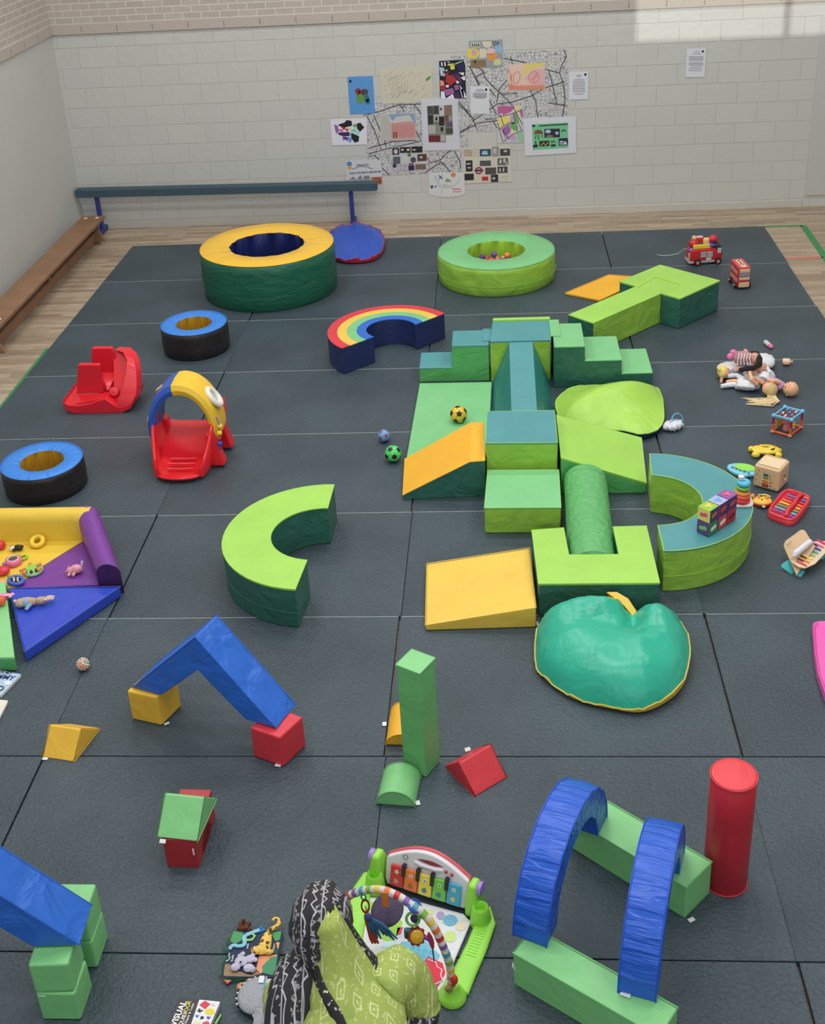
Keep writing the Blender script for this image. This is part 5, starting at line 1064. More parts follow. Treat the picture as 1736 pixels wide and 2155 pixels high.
# ---- soft toy doll helpers
SK=mat('doll_skin',(232,178,140),.45,.03,10); SK2=mat('doll_skin_pink',(214,158,138),.45,.03,10)
def limb(mb,pts,rs): return mb.tube(pts,rs,12)
def doll(name,lab,head,hr,hm,neck,hip,tw,dressm,arms,legs,skin,hair=None,dressshape=None,face=(0,0,1)):
    head,neck,hip=Vector(head),Vector(neck),Vector(hip); r=thing(name,lab,'doll',Vector((hip.x,hip.y,0)))
    MB().sph(head,hr,20,).build('head',skin,parent=r)
    ax=(hip-neck)
    n=[neck+ax*t for t in (0,.12,.35,.65,.95,1.0)]; MB().tube(n,[tw*.45,tw*.75,tw*.85,tw*.95,tw*.9,tw*.5],16,flat=.8).build('clothing',dressm,parent=r)
    for a in arms: MB().tube([Vector(q) for q in a],[.020]+[.017]*(len(a)-2)+[.014],10).build('arm',skin,parent=r); MB().sph(Vector(a[-1]),.017,10).build('hand',skin,parent=r)
    for a in legs: MB().tube([Vector(q) for q in a],[.028]+[.024]*(len(a)-2)+[.018],10).build('leg',skin,parent=r)
    f=Vector(face).normalized(); s_=f.cross((neck-head).normalized()).normalized(); u_=s_.cross(f)
    ey=MB()
    for k in (-1,1): ey.sph(head+(f+s_*k*.38+u_*.05).normalized()*hr*.985,hr*.09,8)
    ey.build('eyes',pl((60,44,40),.2),parent=r)
    MB().sph(head+f*hr*.99-u_*hr*.12,hr*.1,8).build('nose',skin,parent=r); MB().tube([head+(f*.95+s_*k*.2-u_*.45).normalized()*hr*1.0 for k in (-1,0,1)],hr*.035,6).build('mouth',pl((190,90,90),.5),parent=r)
    ear=MB(); 
    for k in (-1,1): ear.sph(head+s_*k*hr*.98,(hr*.12,hr*.12,hr*.2),8)
    ear.build('ears',skin,parent=r)
    return r
# ---- doll pile
A3=lambda u,v,z: at(u,v,z)
cw=cl((214,210,206)); cwh=cl((226,228,234)); 
# white cushion-like bedding behind
def pillow(name,lab,cat,u,v,rx_,ry_,h,m_,a=0,z=0,parent=None):
    p=at(u,v,z+h*.4); mb=MB(Fm((p.x,p.y,z),a)); rg=[]; n=28
    for j in range(1,10):
        t=j/10; zz=h*t; q=math.sin(PI*t)**.4
        rg.append([(rx_*q*(abs(math.cos(2*PI*i/n))**.7)*(1 if math.cos(2*PI*i/n)>0 else -1),ry_*q*(abs(math.sin(2*PI*i/n))**.7)*(1 if math.sin(2*PI*i/n)>0 else -1),zz+.006*math.sin(i*2.3+j)) for i in range(n)])
    mb.loft(rg); o=mb.build(name,m_,parent=parent,sharp=70)
    return tag(o,lab,cat) if lab else o
pillow('doll_cushion','pale grey cloth cushion under the left side of the doll pile','cushion',1548,778,.15,.13,.085,cw,.3)
pillow('doll_cushion','white cloth bundle at the back right of the doll pile','cushion',1600,762,.12,.12,.10,cwh,-.2)
pillow('doll_cushion','light grey quilted cushion in the middle of the doll pile','cushion',1597,792,.13,.10,.10,cw,.1)
# long-haired doll in front
h_=at(1618,818,.07); 
dl=doll('doll','doll with very long blond hair and white skirt, front of the pile',h_,.055,None,at(1600,812,.055),at(1560,808,.05),.055,cl((160,164,184)),[(at(1592,808,.09),at(1582,800,.13),at(1578,785,.15)),(at(1606,806,.09),at(1598,800,.12),at(1592,797,.10))],[(at(1555,806,.05),at(1545,803,.05),at(1530,804,.03)),],SK,face=(-.35,.35,.8))
MB().loft([[Vector(at(u,v,z)) for u,v,z in q] for q in (((1588,806,.10),(1590,818,.06),(1588,822,.015),(1585,806,.02)),((1572,800,.11),(1574,815,.07),(1572,823,.012),(1570,800,.02)),((1553,795,.10),(1550,812,.06),(1545,820,.010),(1550,796,.02)))]).build('skirt',cwh,parent=dl,bevel=.014)
MB().sph(h_+Vector((.012,-.012,-.004)),(.057,.057,.057),18).build('hair_cap',mat('blond_hair',(216,186,128),.5,.5,30,stretch=(1,6,1)),parent=dl)
hs=MB(); rd=random.Random(3)
for i in range(42):
    t=i/41; a=at(1632-18*rd.random(),830+6*rd.random(),.03); e=at(1556+rd.random()*75*t+rd.uniform(0,20),838+14*t+rd.uniform(-3,3),.008); mdd=at(1600+30*rd.random()*t,842+9*t+rd.uniform(-4,4),.012)
    hs.tube([h_+Vector((.02,-.02,-.02)),a,at(1628+12*t,838+6*t,.02),mdd,e],[.006,.007,.007,.006,.002],5)
hs.build('long_hair',mat('pale_hair',(226,202,158),.5,.3,30),parent=dl)
for q in (((1566,800,.06),(1550,790,.055),(1532,792,.05)),((1556,808,.04),(1535,810,.03),(1517,813,.025))): MB().tube([at(*p) for p in q],[.026,.022,.018],10).build('white_stocking',cwh,parent=dl)
# bald baby doll in lilac
doll('doll','bald baby doll in a lilac dress, lying at the right of the pile',at(1664,819,.06),.062,None,at(1649,815,.05),at(1618,803,.05),.062,cl((200,160,206)),[(at(1640,805,.09),at(1628,802,.12),at(1618,800,.11))],[(at(1612,803,.05),at(1602,802,.04))],SK,face=(-.6,-.2,.75))
# doll with black hair and striped dress
d3=doll('doll','rag doll with thick black hair and patterned dress, on top of the pile',at(1588,755,.17),.052,None,at(1580,752,.165),at(1548,752,.14),.07,mat('patterned_dress',(188,140,144),.85,.6,26,var=.35),[(at(1572,742,.18),at(1568,738,.19))],[],SK2,face=(.1,-.5,.8))
hp=[at(u,v,z) for u,v,z in ((1580,742,.19),(1592,743,.20),(1598,755,.19),(1597,768,.17),(1585,774,.16),(1570,776,.15),(1556,779,.13))]
MB().tube(hp,[.014,.022,.026,.026,.026,.024,.022],10,flat=.8).build('black_hair',mat('black_wool',(26,22,24),.9,.8,40),parent=d3)
st=MB()
for k in range(5): st.tube([at(1556+k*6,744,.225),at(1553+k*6,756,.205),at(1552+k*7,768,.16)],.007,6)
st.build('dress_stripes',cl((220,190,196)),parent=d3)
for u,v in ((1543,742),(1537,750)): 
    p_=at(u,v,.11); MB().sph(p_,(.032,.03,.028),14).build('pink_shoe',pl((226,120,180),.5),parent=d3)
# yellow hooded doll
d4=doll('doll','doll with a yellow knitted hat and blue outfit, head at the left of the pile',at(1527,785,.06),.045,None,at(1540,784,.06),at(1575,777,.06),.05,cl((96,156,206)),[(at(1545,780,.09),at(1555,776,.11),at(1562,775,.11))],[(at(1575,780,.10),at(1586,783,.11),at(1592,786,.1)),],SK2,face=(.4,-.5,.75))
MB().sph(at(1522,784,.06)+Vector((-.006,0,.004)),(.045,.055,.056),16).build('knitted_hat',cl((236,214,112)),parent=d4)
MB().sph(at(1514,778,.10),.014,8).build('hat_tip',cl((236,214,112)),parent=d4)
MB().tube([at(1520,792,.03),at(1518,800,.02),at(1517,806,.012)],[.014,.013,.010],8).build('arm',SK2,parent=d4)
d5=doll('doll','doll with bare head face-down in a white nightdress, right middle of the pile',at(1603,775,.12),.048,None,at(1612,785,.10),at(1605,800,.07),.05,cwh,[(at(1585,770,.13),at(1582,774,.13))],[],SK2,face=(.3,-.7,.2))
MB().tube([at(1612,772,.13),at(1618,780,.12),at(1621,784,.11)],[.018,.016,.012],8).build('white_collar',cwh,parent=d5)
# ---- bottle, cup, booties
a,b=at(1610,719,.02),at(1624,731,.02); r=thing('toy_bottle','toy milk bottle with pink top, lying above the doll pile','toy bottle',((a+b)/2)*Vector((1,1,0)))
d_=(b-a).normalized(); L_=(b-a).length
MB().lathe(a,[(.001,0),(.018,.002),(.021,.01),(.021,L_*.62),(.018,L_*.68),(.001,L_*.68)],20,ax=d_).build('bottle',mat('milky_plastic',(206,214,206),.25),parent=r,sharp=50)
part(MB().lathe(a+d_*L_*.66,[(.001,0),(.021,.001),(.022,L_*.2),(.012,L_*.32),(.006,L_*.4),(.001,L_*.42)],20,ax=d_).build('cap',pl((226,120,160)),parent=r,sharp=50),'pink cap')
a=at(1646,761,.03); r=thing('toy_cup','toy sippy cup with two handles, right of the doll pile','toy cup',(a.x,a.y,0)); d_=Vector((1,-.15,.05)).normalized()
MB().lathe(a,[(.001,0),(.026,.003),(.030,.012),(.028,.05),(.001,.052)],22,ax=d_).build('cup',mat('cup_cream',(226,196,170),.35),parent=r,sharp=50)
MB().lathe(a+d_*.05,[(.001,-.01),(.028,0),(.026,.012),(.008,.02),(.008,.036),(.001,.037)],20,ax=d_).build('lid',pl((236,206,170)),parent=r,sharp=50)
for s_ in (-1,1): MB().torus(a+d_*.028+Vector((0,s_*.035,0)),.018,.005,Matrix.Rotation(.0,4,'X'),20,8).build('handle',pl((226,150,130)),parent=r)
p=at(1415,900,0); r=thing('cloth_bonnet','crumpled white cloth bonnet with pale blue trim, by the lime bean bag','cloth',(p.x,p.y,0))
mb=MB(Fm((p.x,p.y-.03,0),.5)); rg=[]; n=24
for j in range(1,9):
    t=j/9; q=math.sin(PI*t)**.5; rg.append([((.085+.012*math.sin(i*1.9+j))*q*math.cos(2*PI*i/n),(.06+.010*math.sin(i*2.7))*q*math.sin(2*PI*i/n),.075*t+.008*math.sin(i*3+j*2)) for i in range(n)])
mb.loft(rg).build('cloth_body',cl((222,224,236)),parent=r,sharp=80)
F=Fm((p.x,p.y-.03,0),.5)
for pp_ in (((-.08,0,.03),(-.02,.0,.078),(.05,.02,.07),(.08,.03,.04)),((.03,-.05,.04),(.04,0,.078),(.02,.05,.06))): part(MB(F).tube(pp_,.004,6).build('blue_trim',pl((110,170,206),.7),parent=r),'pale blue binding')
MB(F).torus((.06,.03,.055),.05,.006,Matrix.Rotation(1.2,4,'X'),24,6).build('blue_trim',pl((110,170,206),.7),parent=r)
# ---- activity cube frame
q=[at(1624,911,.0),at(1662,921,.0),at(1686,902,.0)]; q.append(q[0]+q[2]-q[1]); H_=.135
r=thing('activity_frame','open activity cube with light blue top frame and orange and red posts','activity toy',(sum(q,Vector())/4)*Vector((1,1,0)))
q=[p+Vector((0,0,.014)) for p in q]; s_=.97; c_=sum(q,Vector())/4; q=[c_+(p-c_)*s_ for p in q]
tpz=[p+Vector((0,0,H_)) for p in q]
OR=pl((232,100,60),.35); LB_=pl((110,190,232),.3)
mb=MB().tube(q,.009,8,closed=True); mb.build('bottom_frame',OR,parent=r)
mb=MB().tube(tpz,.010,8,closed=True)
for p in tpz: mb.sph(p,.018,12)
mb.build('top_frame',LB_,parent=r)
mb=MB()
for p in q: mb.sph(p,.016,12)
mb.build('corner_feet',pl((226,160,96)),parent=r)
for p,t in zip(q,tpz):
    po=MB().cyl(p,(p+t)/2,.0095,n=12).build('post',OR,parent=r); MB().cyl((p+t)/2,t,.0095,n=12).build('post_upper',pl((170,36,72)),parent=po)
for k in range(3):
    a=tpz[0]+(tpz[1]-tpz[0])*(.25+.25*k); b=tpz[3]+(tpz[2]-tpz[3])*(.25+.25*k)
    ro=MB().cyl(a,b,.003,n=8).build('bead_bar',pl((220,220,200)),parent=r)
    for j in range(4): MB().cyl(a+(b-a)*(.18+.18*j),a+(b-a)*(.30+.18*j),.009,n=10).build('bead',pl(((206,50,70),(220,224,236),(160,50,90),(90,160,214))[(j+k)%4]),parent=ro)
MB().lathe((c_.x-.01,c_.y-.03,.02),[(.001,0),(.028,.004),(.03,.03),(.02,.055),(.028,.08),(.028,.10),(.001,.105)],20).build('clear_rattle',mat('rattle_plastic',(206,130,140),.15,alpha=.7),parent=r)
MB().box((q[3]+q[0])/2+Vector((.01,0,.06)),(.006,.11,.10),rz=ang(q[0],q[3])-PI/2).build('wooden_panel',pl((214,160,70)),parent=r,bevel=.003)
mb=MB()
for k in range(3): mb.torus(c_+Vector((.01+.016*k,-.05+.02*k,.03+.012*k)),.014,.003,Matrix.Rotation(1.2,4,'X'),16,6)
mb.build('yellow_rings',pl((236,206,70)),parent=r)
MB().tube([c_+Vector((.05,.03,.12)),c_+Vector((.045,.0,.06)),c_+Vector((.05,-.02,.01))],.005,6).build('bead_string',pl((236,200,90)),parent=r)
# ---- yellow musical toy
p=at(1611,951,.02); r=thing('musical_toy','yellow plastic musical toy with rounded feet, behind the wooden activity cube','baby toy',(p.x,p.y,0)); F=Fm((p.x,p.y,0),-.12,.88)
Y1=pl((244,212,70),.3)
MB(F).sph((0,.0,.045),(.12,.075,.03),24).build('body',Y1,parent=r); MB(F).torus((0,0,.062),.062,.01,Matrix.Diagonal((1.1,.7,1,1)),28,8).build('rim',pl((236,196,50)),parent=r)
MB(F).rbox((0,.02,.074),(.09,.03,.004),.01).build('face_panel',pl((226,190,60)),parent=r); MB(F).tube([(-.03,-.005,.078),(-.01,-.014,.079),(.02,-.008,.078)],.003,6).build('printed_line',pl((110,96,30)),parent=r)
for x,y,r_ in ((-.115,.03,.028),(-.085,-.065,.036),(.10,-.06,.03),(.115,.01,.018)): MB(F).sph((x,y,.028),(r_,r_*.9,.028),16).build('rounded_foot',Y1,parent=r)
for x,y,cc in ((-.07,.045,(60,80,190)),(-.055,.03,(200,60,60)),(.075,.03,(206,70,60)),(.06,-.03,(40,60,60)),(.045,-.04,(40,60,60))): MB(F).sph((x,y,.07),.009,8).build('button',pl(cc),parent=r)
MB(F).box((.0,-.055,.03),(.10,.02,.03)).build('blue_speaker',pl((56,70,140)),parent=r,bevel=.006)
# ---- leaf toy
p=at(1563,987,.015); r=thing('leaf_shaped_toy','light blue and lime leaf-shaped toy on the mats beside the wooden cube','baby toy',(p.x,p.y,0)); F=Fm((p.x,p.y-.02,0),-.35)
lf=[(.11*math.cos(2*PI*i/36)*(1+.12*math.cos(4*PI*i/36+1)),.085*math.sin(2*PI*i/36)) for i in range(36)]
MB(F).prism(lf,.002,.03).build('body',pl((130,206,232),.35),parent=r,bevel=.01); MB(F).prism([(x*.66+.01,y*.6+.016) for x,y in lf],.03,.036).build('lime_patch',pl((150,226,90),.4),parent=r,bevel=.002)
mb=MB(F)
for k in range(5): mb.torus((-.075+.03*k,-.012-.012*k,.033),.009,.002,None,12,5)
mb.build('printed_rings',pl((60,60,70)),parent=r)
for x,y in ((.03,-.075),(.10,-.04)): MB(F).sph((x,y,.02),(.025,.022,.018),12).build('rounded_foot',pl((120,200,236)),parent=r)
# ---- stacking rings on the teal arch
hT=.3
p=at(1562,1062,hT); r=thing('stacking_rings','ring stacker in red, orange, green and light blue, standing on the teal arch','stacking toy',(p.x,p.y,hT)); F=Fm((p.x-.005,p.y+.01,hT+.003),0,1.1)
MB(F).rbox((.0,.0,.008),(.13,.10,.016),.03).build('base',pl((228,224,220)),parent=r,bevel=.004)
for z,R_,r_,cc,nm in ((.03,.050,.016,(226,50,66),'red'),(.056,.046,.015,(236,96,66),'coral'),(.08,.043,.014,(238,150,70),'orange'),(.11,.042,.012,(120,184,70),'green'),(.14,.030,.019,(96,196,232),'light blue')):
    part(MB(F@Matrix.Rotation(.06,4,'Y')).torus((-.004,0,z),R_*.72,r_,None,28,10).build('ring',pl(cc,.3),parent=r),nm+' ring')
MB(F).lathe((-.012,0,.0),[(.010,.0),(.010,.16),(.017,.165),(.018,.185),(.001,.19)],18).build('peg',pl((226,220,232)),parent=r)
# ---- cloth cubes on the teal arch
s_=.094
base=at(1491,1132,hT); vx=(at(1513,1117.6,hT)-base); vx=vx.normalized()*s_; vy=(at(1465.5,1122.5,hT)-base).normalized()*s_
vy=Vector((-vx.y,vx.x,0))
faces_cols={}
def picmark(mb_r,c,u_,w_,kind,rgb,n_):
    mb=MB(); pts=[]
    for i in range(14):
        a=2*PI*i/14; q_=.7+.3*math.sin(a*(3 if kind==0 else 2)+kind); pts.append(c+u_*.03*q_*math.cos(a)+w_*.03*q_*math.sin(a)+n_*.0005)
    mb.loft([pts,[p_+n_*.0008 for p_ in pts]])
    return mb.build('printed_animal',pl(rgb,.7),parent=mb_r)
def clothcube(o,z,lab,cols,marks):
    c=[o,o+vx,o+vx+vy,o+vy]; r=thing('cloth_cube',lab,'toy block',sum(c,Vector())/4*Vector((1,1,0))+Vector((0,0,z)),'cloth picture cubes stacked on the teal arch')
    cc=sum(c,Vector())/4; cc.z=z+s_/2
    mb=MB(); g=.002
    q=[Vector((p_.x,p_.y,0))+((cc-p_)*Vector((1,1,0))).normalized()*g for p_ in c]
    mb.loft([[p_+Vector((0,0,z+.001)) for p_ in q],[p_+Vector((0,0,z+s_-.001)) for p_ in q]])
    mb.bm.faces.ensure_lookup_table()
    for f in mb.bm.faces:
        n_=f.calc_center_median()-cc; 
        if n_.z>abs(n_.x)+abs(n_.y): f.material_index=0
        elif n_.dot(vy)<-abs(n_.dot(vx)): f.material_index=1
        elif n_.dot(vx)<-abs(n_.dot(vy)): f.material_index=2
        else: f.material_index=1 if n_.dot(vx)>0 else 2
    mb.build('cube_cover',[pl(x,.75) for x in cols],parent=r,bevel=.004)
    Z=Vector((0,0,1)); X=vx.normalized(); Y=vy.normalized()
    picmark(r,cc+Z*(s_/2),X,Y,0,marks[0],Z); picmark(r,cc-Y*(s_/2-g),X,Z,1,marks[1],-Y); picmark(r,cc-X*(s_/2-g),Y,Z,2,marks[2],-X)
    return r
B0=Vector((base.x,base.y,0))
for k,z,lab,cols,mk in ((0,hT+.004,'purple cloth cube with a green tortoise, bottom of the near column of cubes',((90,66,130),(60,130,80),(92,70,128)),((120,160,60),(230,230,226),(130,190,90))),
 (1.03,hT+.004,'orange-red cloth cube with a zebra picture, bottom of the middle column of cubes',((60,90,150),(206,74,62),(60,80,140)),((220,120,60),(236,236,232),(90,160,200))),
 (2.06,hT+.004,'red cloth cube with a dark round creature, bottom of the far column of cubes',((200,60,80),(186,44,60),(150,60,90)),((226,160,60),(70,30,60),(226,160,90))),
 (0,hT+.004+s_,'lime and yellow cloth cube with a pink cow, top of the near column of cubes',((150,196,80),(60,70,110),(220,214,110)),((240,206,90),(206,110,70),(226,80,130))),
 (1.03,hT+.004+s_,'pale blue and purple cloth cube, top of the middle column of cloth cubes',((170,180,214),(96,52,110),(206,60,110)),((110,170,226),(206,80,60),(230,200,90))),
 (2.06,hT+.004+s_,'purple cloth cube with a pink fish on top, top of the far column of cubes',((150,90,160),(70,60,120),(90,60,130)),((230,100,130),(206,90,60),(236,170,90)))):
    clothcube(B0+vx*k,z,lab,cols,mk)
# ---- wooden activity cube
q=[at(1580,1031,0),at(1637,1038.5,0),at(1655,1022,0)]; q[0]=at(1578.5,1022,0)
b_=q[1]; e1=(q[0]-b_); e1.z=0; La=e1.length; e1.normalize(); e2=Vector((e1.y,-e1.x,0)); 
if e2.y<0: e2=-e2
La=.188; H_=.175
r=thing('wooden_activity_cube','wooden activity cube with a small rainbow xylophone on its front','activity toy',(b_+e1*La/2+e2*La/2))
WD=mat('cube_wood',(222,190,150),.5,.06,7,stretch=(6,1,6),var=.06); WD2=mat('cube_wood_light',(232,208,170),.5,.05,7,var=.04)
c=[b_,b_+e1*La,b_+e1*La+e2*La,b_+e2*La]; cc=sum(c,Vector())/4
MB().box((cc.x,cc.y,H_/2+.004),(La,La,H_),rz=ang(Vector((0,0,0)),-e1)).build('box',WD,parent=r,bevel=.018)
MB().box((cc.x,cc.y,H_+.004),(La*.8,La*.72,.006),rz=ang(Vector((0,0,0)),-e1)).build('lid_panel',WD2,parent=r,bevel=.003)
for s2 in (-1,1): MB().box(Vector((cc.x,cc.y,H_+.007))+e2*s2*La*.4,(La*.8,.008,.008),rz=ang(Vector((0,0,0)),-e1)).build('lid_rail',WD,parent=r,bevel=.002)
fn=-e2; xc=b_+e1*La*.5+fn*.004
for k,rgb in enumerate(((150,50,50),(214,120,60),(226,170,80),(120,150,70),(50,70,110))):
    z=.035+k*.022; wl=.072-(k*.004); p_=xc+Vector((0,0,z))
    kb=MB().box(p_,(wl,.008,.014),rz=ang(Vector((0,0,0)),-e1)).build('xylophone_bar',pl(rgb,.3),parent=r,bevel=.003)
    for s2 in (-1,1): MB().cyl(p_+e1*s2*wl*.4,p_+e1*s2*wl*.4+fn*.009,.005,n=8).build('pin',pl((236,226,220)),parent=kb)
sidec=b_+e2*La*.5-e1*.003
for k,(z,rgb) in enumerate(((.10,(170,50,44)),(.07,(236,214,150)))): MB().box(sidec+Vector((0,0,z)),(.05,.010,.014),rz=ang(Vector((0,0,0)),e2)+.5,m=Matrix.Rotation(.5,4,'Y')).build('side_pointer',pl(rgb),parent=r,bevel=.003)
mb=MB()
for x_,z in ((.2,.13),(.8,.12),(.85,.02),(.15,.10),(.72,.06),(.1,.05)): mb.cyl(b_+e1*La*(1-x_)+Vector((0,0,z+.01)),b_+e1*La*(1-x_)+Vector((0,0,z+.01))+fn*.0015,.004,n=8)
mb.build('printed_notes',pl((110,60,50)),parent=r)
# ---- little yellow bear toy
p=at(1602,1057,.01); r=thing('round_yellow_toy','round yellow toy with a face, between the wooden cube and red xylophone','baby toy',(p.x,p.y,0)); F=Fm((p.x,p.y-.015,0))
MB(F).sph((0,0,.03),(.068,.055,.022),24).build('body',pl((240,190,70)),parent=r); MB(F).torus((0,0,.022),.052,.012,Matrix.Diagonal((1.15,.9,1,1)),28,8).build('red_rim',pl((190,60,40)),parent=r)
for x,y,rr_,cc_ in ((-.06,.03,.018,(236,150,110)),(-.02,.005,.010,(236,130,60)),(.03,.0,.013,(226,150,90)),(-.005,-.02,.006,(40,40,40)),(.0,.03,.008,(110,60,40))): MB(F).sph((x,y,.052),rr_,10).build('face_detail',pl(cc_),parent=r)
MB(F).tube([(-.02,.045,.05),(.03,.048,.052),(.06,.02,.05)],.005,6).build('yellow_band',pl((246,220,90)),parent=r); MB(F).box((.0,-.062,.02),(.022,.012,.012)).build('white_foot',pl((230,230,230)),parent=r,bevel=.003)
# ---- red xylophone piano
c0,c1,c2_,c3_=at(1609,1093,.0),at(1666,1112,.0),at(1714,1056,.0),at(1650,1033,.0)
cc=(c0+c1+c2_+c3_)/4; u_=((c1-c0)+(c2_-c3_))/2; v_=((c3_-c0)+(c2_-c1))/2; lu,lv=u_.length,v_.length; un,vn=u_.normalized(),v_.normalized(); 
r=thing('toy_xylophone','red plastic xylophone piano with rainbow bars, lying on the mats','toy instrument',(cc.x,cc.y,0))
def UV(a,b,z): return Vector((cc.x,cc.y,0))+un*a+vn*b+Vector((0,0,z))
RX=pl((226,60,78),.3)
out=[]
for i in range(40):
    a=2*PI*i/40; ca,sa=math.cos(a),math.sin(a); k=.5
    out.append((lu*.50*(abs(ca)**k)*(1 if ca>0 else -1),lv*.50*(abs(sa)**k)*(1 if sa>0 else -1)*(1+.05*math.cos(2*a))))
MB().loft([[UV(x,y,.003) for x,y in out],[UV(x*1.0,y*1.0,.028) for x,y in out],[UV(x*.95,y*.96,.036) for x,y in out]]).build('body',RX,parent=r,sharp=60)
MB().tube([UV(x*.90,y*.93,.040) for x,y in out],.011,8,closed=True).build('rim',RX,parent=r)
MB().tube([UV(lu*.16,-lv*.40,.05),UV(lu*.12,-lv*.22,.062),UV(lu*.16,0,.064),UV(lu*.12,lv*.22,.062),UV(lu*.16,lv*.40,.05)],.013,10).build('bridge_bar',RX,parent=r)
rb8=((150,80,170),(96,190,214),(70,170,110),(240,210,60),(232,120,70),(206,50,80),(90,120,206),(190,40,60))
for k,rgb in enumerate(rb8):
    y=-lv*.33+lv*.66*k/7; ln=lu*(.40-.018*k); MB().box(UV(-lu*.16+lu*.015*k*.6,y,.052),(ln,.017,.006),rz=ang(Vector((0,0,0)),un)).build('chime_bar',pl(rgb,.25),parent=r,bevel=.002)
for k,rgb in enumerate(((140,80,190),(96,196,220),(90,180,120),(240,180,50),(236,120,70),(210,60,80),(100,110,210),(220,110,80))):
    y=-lv*.34+lv*.68*k/7; MB().box(UV(lu*.325,y,.046),(lu*.16,.019,.012),rz=ang(Vector((0,0,0)),un)).build('piano_key',pl(rgb,.3),parent=r,bevel=.003)
# ---- wooden piano on turquoise feet
a0=at(1655,1200,0); 
r=thing('wooden_toy_piano','wooden toy piano with rainbow keys, white top block and turquoise feet','toy instrument',(at(1690,1190,0))*Vector((1,1,0)))
pt=[at(1668,1198,.02),at(1649,1150,.10),at(1653,1140,.13),at(1685,1115,.17),at(1694,1115,.17),at(1714,1140,.15)]
WP_=mat('piano_wood',(206,172,136),.5,.05,7,var=.08)
A=at(1676,1210,.03); Bq=at(1650,1143,.11); Cq=at(1688,1114,.165); Dq=at(1716,1150,.12)
n_=(Bq-A).cross(Dq-A).normalized(); 
if n_.z<0: n_=-n_
bk=[A,at(1649,1150,.10),Bq,at(1653,1137,.12),at(1684,1116,.163),Cq,at(1694,1116,.163),at(1705,1134,.14),Dq]
mb=MB(); mb.loft([bk,[p_-n_*.012 for p_ in bk]]).build('back_board',WP_,parent=r,bevel=.003)
K0=at(1664,1181,.085); K1=at(1694,1195,.07); K2=at(1740,1160,.07); K3=at(1742,1138,.085); K4=at(1712,1139,.10)
kb=[K0,at(1680,1192,.075),K1,at(1715,1186,.07),K2,K3,K4]
mb=MB().loft([[p_-Vector((0,0,.010)) for p_ in kb],kb]); mb.build('key_board',mat('piano_wood_light',(232,206,170),.5,.05,7),parent=r,bevel=.003)
E0=(K0+K1)/2+(K1-K0)*.12; E1=(K4+K3)/2+(K3-K4)*.12; wid=(K1-K0)*.30
for k,rgb in enumerate(((226,80,76),(236,140,80),(246,214,90),(150,206,110),(90,190,200),(60,80,190),(226,110,180),(220,50,120))):
    t=(k+.5)/8; p_=E0+(E1-E0)*t; d_=(K1-K0).normalized(); MB().tube([p_-d_*.03+Vector((0,0,.004)),p_+d_*.035+Vector((0,0,.003))],.0075,8).build('key',pl(rgb,.35),parent=r)
for k in (0,1,3,4,5): 
    t=(k+1)/8; p_=E0+(E1-E0)*t; d_=(K1-K0).normalized(); MB().tube([p_-d_*.035+Vector((0,0,.010)),p_+d_*.006+Vector((0,0,.010))],.004,6).build('black_key',pl((30,28,34)),parent=r)
Wa,Wb=at(1671,1167,.125),at(1706,1140,.135)
MB().tube([Wa-Vector((0,0,.01)),Wa+(Wb-Wa)*.03,Wb-(Wb-Wa)*.03,Wb-Vector((0,0,.01))],[.016,.021,.021,.016],12).build('white_top_block',pl((226,224,232),.35),parent=r)
TQ=pl((80,186,190),.4)
for P4 in ([at(1643,1192,.03),at(1646,1186,.05),at(1658,1178,.05),at(1670,1206,.0),at(1664,1208,.0)],[at(1671,1210,.01),at(1684,1215,.0),at(1692,1205,.015),at(1684,1198,.03)],[at(1722,1176,.01),at(1730,1178,.005),at(1734,1172,.02),at(1728,1166,.03)]):
    MB().loft([P4,[p_+Vector((.012,.01,0)) for p_ in P4]]).build('foot',TQ,parent=r,bevel=.003)
text('Cmt',.001,INKM,r,Matrix()) if False else None
mb=MB(); ab=(Cq-Bq); 
mb.tube([at(1658,1146,.118)+n_*.002,at(1666,1140,.127)+n_*.002],.0018,5); mb.torus(at(1656,1147,.116)+n_*.002,.005,.0012,None,12,5); mb.build('printed_mark',pl((110,90,70)),parent=r)
# ---- pink slide end at right edge
o=[at(u,v,.04) for u,v in ((1709,1320),(1711,1313),(1722,1310),(1800,1308),(1890,1320),(1900,1400),(1870,1470),(1800,1510),(1760,1500),(1736,1466),(1720,1420),(1713,1375))]
r=thing('pink_slide_foot','pink plastic slide end reaching in at the right edge','slide',cen(o))
PK=pl((232,96,180),.3)
c_=cen(o); MB().loft([[Vector((p_.x,p_.y,.004)) for p_ in o],[Vector((p_.x,p_.y,.05)) for p_ in o],[Vector((p_.x,p_.y,.058))+((c_-Vector((p_.x,p_.y,0)))*.03) for p_ in o],[Vector((p_.x,p_.y,.04))+((c_-Vector((p_.x,p_.y,0)))*.10) for p_ in o]]).build('slide_lip',PK,parent=r,bevel=.006,sharp=60)
# ================================================================ baby gym
def k1(x,y): return (560+x/3.472,1780+y/3.472)
GG=mat('gym_green',(150,222,72),.35); GW=mat('gym_white',(226,222,230),.35)
ft=at(952,2100); ft2=at(735,2020); tR=at(1010,1925); tL=at(790,1850)
r=thing('baby_gym','baby play gym with piano panel, striped toy arch and printed floor mat','baby gym',(ft+tL)/2)
GYM=r
